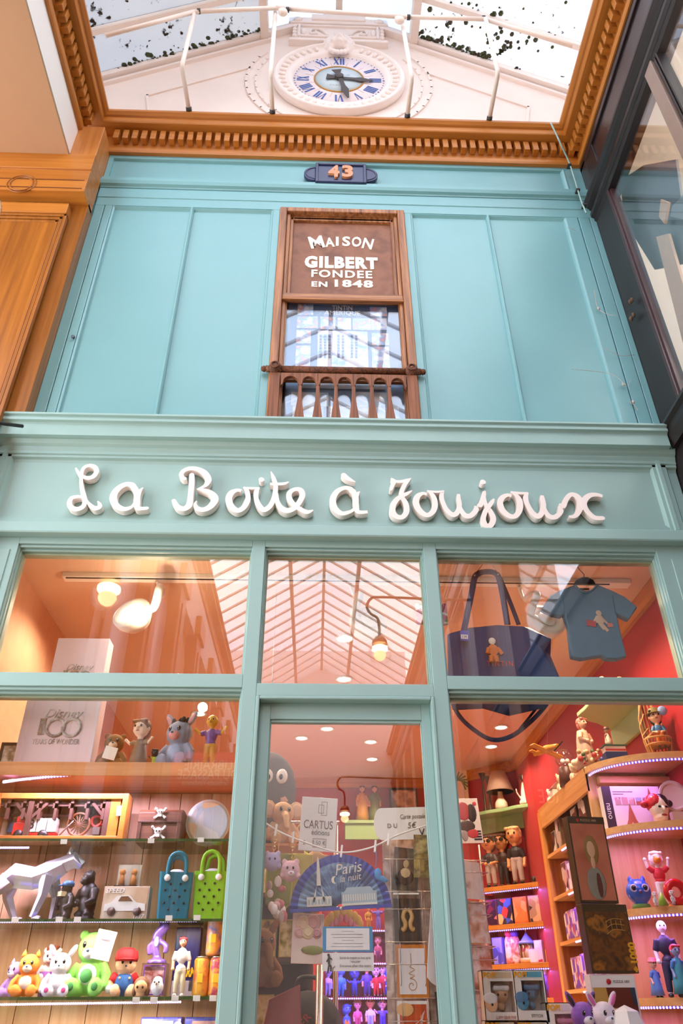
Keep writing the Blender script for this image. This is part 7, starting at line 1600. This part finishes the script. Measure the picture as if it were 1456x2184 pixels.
for px, py, lb, kw in ((1050,1778,'caricature figurine with dark glasses, black jacket and grey trousers', dict(top='#2a2220', bottom='#a89a90', hair='#4a3424', arms='hold')), (1078,1774,'caricature figurine with long brown hair, round dark glasses and black suit', dict(top='#3a201c', bottom='#24222a', hair='#5a3420')), (1108,1758,'caricature figurine with blond hair, leather jacket and pale jeans', dict(top='#241c1c', bottom='#b0a098', hair='#e0b880'))):
    oo_ = {1050:.18,1078:.08,1108:.17}[px]; q_ = PC(px,1890,oo_); x_, y_ = q_.x, q_.y; h_ = PC(px,py,oo_).z-z_
    tg = figure('caricature_figurine', lb, 'figurine', (x_,y_,z_), h_*.98, RZC*.0-.55, '#d89a62', head=1.45, big=True, group='caricature figurines on the red corner unit', **kw)
    if 'glasses' in lb:
        hr = .105*1.45*h_*.98; hz = h_*.98-hr
        for s in (-1,1): M().ball((s*hr*.38,-hr*.95,hz+hr*.14), (hr*.34,hr*.10,hr*.26), 10).out('sunglass_lens', EYE, tg)
        M().cyl((-hr*.9,-hr*.5,hz+hr*.22),(hr*.9,-hr*.5,hz+hr*.22), hr*.04, n=6).out('sunglass_frame', EYE, tg)
x_, y_ = onu(1148,0); t = T('toy_camera', 'small dark toy camera pair right of the caricatures', 'toy', (x_,y_,z_), RZC); M().box(-.05,.05,-.02,.02,0,.05).out('case', col('#4a4440', .4), t, .006); 
for s in (-1,1): M().lathe([(.001,-.035),(.018,-.035),(.018,-.02),(.001,-.02)], (s*.024,0,.03), 14, 'y').out('lens_ring', DARK, t)
def crow(i, items):
    for (px, w_, h_, c_, lb, cols, sd) in items:
        q = PC(px, 2000, .14); goods_box('printed_carton', lb, 'box', q.x, q.y, SZR[i], w_, .09, h_, col(c_, .4), pic(cols, 16, sd, 'voronoi'), RZC, None)
crow(1, [(1060,.10,.20,'#5a2a4a','violet red printed carton, first on the second corner shelf',['#7a2a4a','#c03050','#3a1a3a','#d87a6a'],1),(1088,.15,.20,'#1c1830','black carton with coloured figures on the second corner shelf',['#1c1830','#2a2040','#c83a3a','#e8b870','#3a5ac0'],2),(1122,.13,.20,'#c86a2a','orange carton with a sketch on the second corner shelf',['#d87a34','#e09a5a','#c8602a'],3),(1156,.13,.20,'#8a6a5a','brown carton with a cartoon face on the second corner shelf',['#a8805a','#4a2c20','#d0a070','#3a2418'],4)])
crow(2, [(1064,.10,.20,'#5a5ac8','blue violet case bundle, first on the third corner shelf',['#6a6ae0','#4a4ac0','#8a8af0'],5),(1150,.07,.16,'#c8b8d8','pale carton with a red heart on the third corner shelf',['#d0c0e0','#b8304a','#e0d4ec'],6),(1172,.07,.09,'#c8a83a','small yellow carton on the third corner shelf',['#d8b84a','#3a3020','#e8d070'],7),(1138,.09,.10,'#d0b8c8','low pale pink carton on the third corner shelf',['#d8c0d0','#7a5ab0','#e8d8e0'],8)])
for px, lb, c_, cp_ in ((1085,'cream drink bottle with a pink cap on the third corner shelf','#e8c8c0','#e04a7a'),(1097,'grey printed drink bottle with a violet cap on the third corner shelf','#b8a8a0','#6a4ad0')):
    q = PC(px,2000,.14); t = T('drink_bottle', lb, 'bottle', (q.x,q.y,SZR[2])); M().lathe([(.001,0),(.042,0),(.044,.02),(.042,.17),(.03,.2),(.001,.2)], (0,0,0), 20).out('bottle_body', pic([c_,'#f0e0d8','#c05a5a',c_], 14, px), t); M().ball((0,0,.225), (.036,.036,.032), 12).out('cap', col(cp_, .4), t)
q = PC(1122,2000,.13); t = T('toy_carousel', 'cream toy carousel with a pointed blue roof on the third corner shelf', 'toy', (q.x,q.y,SZR[2])); M().lathe([(.001,0),(.072,0),(.07,.04),(.001,.04)], (0,0,0), 22).out('base', OAKX, t); M().lathe([(.001,.04),(.05,.04),(.05,.14),(.001,.14)], (0,0,0), 20).out('drum', pic(['#e8d0c0','#c84a6a','#f0e0d0','#d89a4a'], 26, 5, 'voronoi'), t); M().lathe([(.07,.14),(.072,.155),(.05,.165),(.012,.215),(.001,.24)], (0,0,0), 20).out('roof', col('#7a8ad0', .35), t); M().ball((0,0,.245), .009, 8).out('finial', col('#e8c8a0', .3), t)
for k in range(8): M().cyl((.062*math.cos(k*PI/4),.062*math.sin(k*PI/4),.04),(.062*math.cos(k*PI/4),.062*math.sin(k*PI/4),.14), .004, n=6).out('pillar', GOLDM, t)
q = PC(1078,2050,.14); t = T('toy_camper', 'blue violet toy camper van on the fourth corner shelf', 'toy', (q.x,q.y,SZR[3])); M().box(-.09,.09,-.05,.05,.025,.14).out('van_body', col('#5a6ae0', .3), t, .02, 3); M().box(-.075,.075,-.052,-.05,.085,.12).out('van_window', DARK, t)
for s in (-1,1): M().lathe([(.001,-.055),(.026,-.055),(.026,-.035),(.001,-.035)], (s*.055,0,.026), 14, 'y').out('van_wheel', DARK, t)
for px, hp, lb, kw in ((1160,58,'white headed violet figurine on the fourth corner shelf', dict(skin='#d8c8e8', top='#8a5ac0', bottom='#6a3aa8', hair='#e8e0f0')), (1180,66,'brown bear like figurine on the fourth corner shelf', dict(skin='#8a5a34', top='#7a4a2a', bottom='#6a3e24', hair='#5a3018'))):
    q = PC(px,2060,.13); figure('shelf_figurine', lb, 'figurine', (q.x,q.y,SZR[3]), hp*.0043, -.5, head=1.5, group='figurines on the fourth corner shelf', **kw)
for px, lb, kw in ((1160,'tiny pink figurine on the lowest corner shelf', dict(skin='#e8b0b8', top='#d87a98', bottom='#c05a80')), (1175,'tiny cream figurine on the lowest corner shelf', dict(skin='#e8d0c0', top='#d8c0a8', bottom='#a88868')), (1190,'blue and brown figurine on the lowest corner shelf', dict(skin='#c89a70', top='#3a5ac0', bottom='#5a3a2a'))):
    q = PC(px,2130,.13); figure('tiny_figurine', lb, 'figurine', (q.x,q.y,SZR[4]), .17, -.5, head=1.6, group='figurines on the lowest corner shelf', **kw)
# ---- greeting card rack beside the door post
xa, xb = P(972,1900,.5).x, P(1042,1900,.5).x
t = T('card_rack', 'wire rack full of greeting cards beside the door post in the right window', 'rack', ((xa+xb)/2,.55,0))
m = M()
for x_ in (xa,xb): m.cyl((x_,.62,1.2),(x_,.62,P(1000,1800,.6).z), .004, n=6)
zt_ = P(1000,1825,.5).z; nlev = 5
for k in range(nlev):
    z_ = zt_-.02-k*.17
    for dz in (0,-.05): m.tube([(xa,.62,z_+dz),(xa-.005,.50-.0*k,z_+dz),(xb+.005,.50,z_+dz),(xb,.62,z_+dz)], .002, 5)
m.out('wires', WIRE, t, world=True)
k = 0
for lv in range(nlev):
    for j in range(7):
        z_ = zt_-.10-lv*.17; y_ = .515+.013*j; xw = xa+(xb-xa)*(.5+.06*math.sin(3*j+lv))
        c_ = ['#e8d8cc','#d8a888','#c87a5a','#b8906a','#e0c8b8','#a85a6a','#d8b060'][(j*3+lv) % 7]
        o = M().rbox((0,0,0), ((xb-xa)*.86,.0022,.155), Matrix.Rotation(.5,3,'Z') @ Matrix.Rotation(-.12,3,'X')).out('greeting_card', pic([c_,'#efe4da',c_,'#8a5a4a'], 12, (j+lv*7) % 9)); o.location = (xw,y_,z_+.004*j)
        tag(o, 'greeting card in the %s tier of the wire rack beside the door post' % ('top','second','third','fourth','lowest')[lv], 'card', 'greeting cards in the %s tier' % ('top','second','third','fourth','lowest')[lv])
# ================================================================ clock, relief, guard tubes
CX, CZ = .11, 8.315
PL = col('#f4e9e2', .6, var=.04, scale=10, bump=.08)
t = T('wall_clock', 'large round white clock with blue roman numerals on the gable', 'clock', (CX,.1,CZ))
M().lathe([(.36,0),(.565,0),(.572,-.03),(.565,-.065),(.545,-.075),(.53,-.068),(.525,-.055),(.455,-.045),(.445,-.052),(.43,-.05),(.405,-.03),(.40,-.02),(.36,-.018)], (0,0,0), 64, 'y').out('bezel', PL, t)
m = M()
for k in range(44):
    a = 2*PI*k/44
    if abs(math.sin(a)-1) < .06: continue
    m.ball((.49*math.cos(a),-.054,.49*math.sin(a)), (.020,.018,.030), 8, Matrix.Rotation(-a+PI/2, 3, 'Y'))
m.out('leaf_moulding', PL, t)
M().lathe([(.001,-.020),(.405,-.020),(.405,-.012),(.001,-.012)], (0,0,0), 64, 'y').out('dial', col('#fbeef0', .35, var=.01), t)
M().lathe([(.001,-.024),(.205,-.024),(.205,-.018),(.001,-.018)], (0,0,0), 48, 'y').out('dial_centre', col('#cfe2ea', .35, var=.04), t)
M().torus((0,-.023,0), .212, .008, 'y', 48, 6).out('dial_ring', col('#b98a4a', .35, .5), t)
INK = col('#2c56a0', .4, var=.03)
num = ['XII','I','II','III','IIII','V','VI','VII','VIII','IX','X','XI']
for h in range(12):
    a = PI/2-2*PI*h/12; s_ = num[h]; ws = {'I': .024, 'V': .055, 'X': .055}; tot = sum(ws[c] for c in s_); x = -tot/2; m = M()
    for c in s_:
        w = ws[c]; cx_ = x+w/2; x += w; hh = .052
        if c == 'I': m.box(cx_-.0075,cx_+.0075,-.0225,-.020,-hh,hh)
        elif c == 'V': m.prism([(cx_-.024,hh),(cx_-.008,hh),(cx_+.005,-hh),(cx_-.004,-hh)], 'y', -.0225, -.02).prism([(cx_+.019,hh),(cx_+.024,hh),(cx_+.005,-hh),(cx_,-hh)], 'y', -.0224, -.02)
        else: m.prism([(cx_-.024,hh),(cx_-.008,hh),(cx_+.024,-hh),(cx_+.008,-hh)], 'y', -.0225, -.02).prism([(cx_+.019,hh),(cx_+.024,hh),(cx_-.019,-hh),(cx_-.024,-hh)], 'y', -.0224, -.02)
    m.xf(0, Matrix.Translation((.312*math.cos(a),0,.312*math.sin(a))) @ Matrix.Rotation(a-PI/2, 4, 'Y').inverted()); m.out('numeral', INK, t)
m = M()
for k in range(60):
    a = 2*PI*k/60; r_ = .0095 if k % 5 == 0 else .006; m.ball((.385*math.cos(a),-.0205,.385*math.sin(a)), (r_,.002,r_), 8)
m.out('minute_dots', INK, t)
m = M()
for k in range(12):
    a = 2*PI*(k+.5)/12; m.tube([(.225*math.cos(a),-.0205,.225*math.sin(a)),(.30*math.cos(a),-.0205,.30*math.sin(a))], .0015, 4)
m.out('sector_lines', col('#c9a6a0', .5), t)
HND = col('#4d4440', .35, .4)
def hand(L, ang, y, nm):
    pl = [(-.016,-.03),(.016,-.03),(.020,L*.45),(.034,L*.62),(.008,L*.98),(-.008,L*.98),(-.034,L*.62),(-.020,L*.45)]
    m = M().prism(pl, 'y', y-.006, y).prism([(-.016,-.03),(.016,-.03),(.045,-.11),(-.045,-.11)], 'y', y-.006, y).lathe([(.001,y-.012),(.038,y-.012),(.038,y),(.001,y)], (0,0,0), 20, 'y'); m.xf(0, Matrix.Rotation(ang, 4, 'Y')); m.out(nm, HND, t, .002)
hand(.30, math.radians(97), -.034, 'hour_hand'); hand(.37, math.radians(168), -.048, 'minute_hand')
for zz, w_ in ((.07,.15),(-.105,.16)): text('HORLOGER' if zz > 0 else 'PARIS', 'dial_text', col('#a8b4ba', .5), t, (.02 if zz > 0 else -.03,-.0245,zz), .034, .0004, width=w_ if zz > 0 else .10)
t = T('lion_mask', 'white plaster mask with curled mane over the clock', 'relief', (CX,.06,8.86))
m = M().ball((0,-.03,0), (.075,.07,.095), 16).ball((0,-.095,-.015), (.022,.03,.03), 10).ball((0,-.075,-.055), (.035,.025,.022), 10)
for s in (-1,1): m.ball((s*.032,-.085,.02), (.022,.02,.015), 8).ball((s*.05,-.06,-.03), (.03,.03,.03), 8)
for k in range(16): a = -PI*.25+PI*1.5*k/15; m.ball((.10*math.cos(a),-.02,.11*math.sin(a)+.01), (.032,.035,.032), 8); m.ball((.125*math.cos(a+.1),.0,.135*math.sin(a+.1)+.01), (.03,.03,.03), 8)
for k in range(6): m.ball((-.08+.032*k,-.02,-.12-.03*math.sin(PI*k/5)), (.02,.025,.035), 8)
blob(m, 'face', PL, t, .009, 1)
t = T('plaster_pediment', 'white plaster pediment panel with scrolls above the clock', 'relief', (CX-.005,.1,8.93))
M().box(-.42,.42,-.05,.02,.03,.30).box(-.46,.46,-.075,.02,.30,.40).box(-.25,.25,-.09,.02,.34,.44).box(-.45,.45,-.06,.02,.0,.04).out('panel_body', PL, t, .008)
m = M(); frame4(m, -.37, .37, .06, .28, .022, -.068, -.04); m.out('panel_frame', PL, t, .006)
for s in (-1,1):
    m = M(); m.tube(spline([(s*.10,-.055,.10),(s*.17,-.06,.20),(s*.25,-.06,.19),(s*.25,-.06,.12),(s*.20,-.06,.12),(s*.21,-.06,.16)], 6), .012, 6); m.ball((s*.32,-.05,.17), (.025,.02,.06), 8)
    for k in range(4): m.ball((s*.40,-.055,.08+.06*k), (.022,.016,.025), 8)
    m.ball((s*.38,-.075,.35), (.05,.02,.035), 10); m.out('scroll', PL, t)
# guard tubes
TB = col('#efe0d4', .4, var=.03); CAPM = col('#3a3634', .5)
t = T('guard_tubes', 'white bent tube guard frame in front of the clock gable', 'guard frame', (CX,-.15,7.30))
YG = -.478; tops = [(415,25),(588,17),(855,35),(1035,40)]; mids = [(388,140),(577,155),(878,165),(1062,155)]; bots = [(403,238),(581,243),(868,250),(1043,258)]
for a, b, c in zip(bots, mids, tops):
    A = P(*a, -.15); A.z = 7.30; B = PZ(*b, 7.32); Tp = P(*c, B.y); 
    M().tube([tuple(A), tuple(B+Vector((0,.03,-.0))), tuple(B+Vector((0,.0,.02))), tuple(Tp)], .017, 10).out('bent_leg', TB, t, world=True)
    M().cyl(tuple(A-Vector((0,0,.004))), tuple(A+Vector((0,-.03,.003))), .022, n=10).out('foot_sleeve', CAPM, t, world=True)
rp_ = [P(*q, YG) for q in [(225,76),(415,25),(588,17),(855,36),(1035,41),(1222,98)]]
for i in range(5): M().tube([tuple(rp_[i]), tuple(rp_[i+1])], .017, 10).out('top_tube', TB, t, world=True)
for q in ((424,24),(613,21),(871,37),(1031,39)): p = P(*q, YG); M().cyl((p.x-.012,p.y,p.z), (p.x+.012,p.y,p.z), .021, n=10).out('joint_sleeve', CAPM, t, world=True)
for q in ((603,26),(852,43)): p = P(*q, YG-.02); M().ball(tuple(p), (.04,.03,.035), 10).torus((p.x-.01,p.y,p.z+.04), .02, .007, 'y', 14, 6).out('hook_knot', TB, t, world=True)
# cable in the right corner
pts = [(1174,262),(1192,300),(1213,346),(1225,382),(1238,425),(1250,455)]
t = T('corner_cable', 'thin cable with dark clips running down the right corner of the blue wall', 'cable', tuple(P(1213,346,-.07)))
M().tube(spline([tuple(P(a,b,-.17+.0)) if b < 320 else tuple(P(a,b,-.075)) for a, b in pts], 6), .006, 6).out('cable', BLUE2, t, world=True)
for q in ((1214,352),(1232,405),(1246,437)): p = P(*q, -.075); M().box(p.x-.014,p.x+.014,p.y-.01,p.y+.03,p.z-.008,p.z+.008).out('clip', CAPM, t, .002, world=True)
# dirt on the ledge and cobwebs
m = M(); rnd = random.Random(5)
for px in (75,118,125,133,142,150,230,236,250,290,300,352,470,478,965,1012,1024,1040,1205,1284,1378):
    q = P(px, 912, -.095); m.ball((q.x,-.09,4.302), (rnd.uniform(.006,.018),.01,rnd.uniform(.003,.006)), 6)
tag(m.out('paint_flakes', col('#d8b8a8', .8)), 'small pale flakes of dirt lying along the blue cornice ledge', 'debris', kind='stuff')
m = M()
for pts in ([(1267,618),(1272,650),(1278,661),(1300,672),(1318,672)], [(1288,742),(1320,758),(1352,757)], [(1218,787),(1300,797),(1330,818),(1338,824),(1345,808)], [(1340,857),(1352,864),(1360,876)], [(1210,485),(1228,492)]):
    m.tube(spline([tuple(P(a,b,-.03+.02*math.sin(a))) for a, b in pts], 5), .0022, 4)
for q in ((1276,658),(1329,820),(1350,857)): p = P(*q,-.02); m.ball(tuple(p), (.010,.008,.014), 6)
tag(m.out('cobwebs', col('#b3aba4', .9)), 'grey cobweb strands on the right blue panels and corner', 'cobweb', kind='stuff')
m = M()
for q in ((1343,644),(1347,640),(1350,672),(1345,680)): p = PX(*q,1.90); m.ball(tuple(p), (.012,.014,.02), 6)
tag(m.out('cocoon', col('#5a4636', .9)), 'small brown cocoon stuck on the black corner post', 'cocoon')
# lantern entering the picture at the left edge, and its rod
q = P(-62,432,-.85)
t = T('passage_lantern', 'round lantern just entering the picture at the left edge before the pier', 'lantern', tuple(q), group='lanterns along the passage')
M().lathe([(.05,.13),(.11,.10),(.145,.02),(.14,-.05),(.10,-.11),(.04,-.14),(.001,-.145)], (0,0,0), 24).out('glass_bowl', sheet_glass('lantern_bowl', .12, (.9,.85,.7)), t)
M().lathe([(.01,.24),(.05,.2),(.09,.15),(.09,.12),(.05,.12)], (0,0,0), 20).out('cap', col('#8a6a30', .3, .8), t)
M().lathe([(.02,.06),(.05,.03),(.05,-.05),(.02,-.07)], (0,0,0), 14).out('bulb', emit('#ffd9a0', 12), t)
M().tube(spline([(0,0,.22),(-.02,.02,.4),(-.3,.3,.5),(-.6,.70,.45)], 6), .014, 8).out('bracket', col('#5a3a22', .5), t)
lamp('lantern_lamp', 'POINT', (q.x,q.y,q.z-.0), 10, (1,.72,.42), .04)
M().tube([tuple(P(-30,897,-.3)), tuple(P(10,904,-.2)), tuple(P(48,909,-.12))], .010, 8).out('lamp_rod', DARK); o = bpy.data.objects['lamp_rod']; tag(o, 'thin dark rod at the left end of the blue ledge', 'rod')
for n_, l_, c_ in (('ceiling','peach ceiling of the toy shop','ceiling'), ('trim_5','upright wooden edge board of the left display','trim'), ('wall_shop_back','red back wall of the toy shop','wall'), ('wall_shop_corner','slanted red corner wall of the toy shop','wall'), ('wall_shop_left','pale left wall of the toy shop','wall'), ('wall_shop_right','red right wall of the toy shop','wall')):
    bpy.data.objects[n_]['label'] = l_; bpy.data.objects[n_]['category'] = c_
bpy.data.scenes.remove(BENCH)
# ---------------------------------------------------------------- world and lights
wd = bpy.data.worlds.new('sky'); scene.world = wd; wd.use_nodes = True
nt = wd.node_tree; N = nt.nodes.new; L = nt.links.new
bg = nt.nodes['Background']
tc = N('ShaderNodeTexCoord'); nz = N('ShaderNodeTexNoise'); nz.inputs['Scale'].default_value = 3.5; nz.inputs['Detail'].default_value = 5
L(tc.outputs['Generated'], nz.inputs['Vector'])
rp = N('ShaderNodeValToRGB'); rp.color_ramp.elements[0].position = .40; rp.color_ramp.elements[1].position = .58
rp.color_ramp.elements[0].color = (.50, .62, .80, 1); rp.color_ramp.elements[1].color = (1, .97, .94, 1)
L(nz.outputs['Fac'], rp.inputs['Fac']); L(rp.outputs['Color'], bg.inputs['Color']); bg.inputs['Strength'].default_value = SKY
scene.view_settings.view_transform = 'Standard'; scene.view_settings.look = 'None'
scene.view_settings.exposure = 0.0; scene.view_settings.gamma = 1.0
scene.view_settings.use_curve_mapping = False
cy = scene.cycles
cy.adaptive_threshold = .025; cy.max_bounces = 9; cy.diffuse_bounces = 4; cy.glossy_bounces = 4; cy.transmission_bounces = 8; cy.transparent_max_bounces = 20
cy.caustics_reflective = False; cy.caustics_refractive = False; cy.sample_clamp_indirect = 6.0
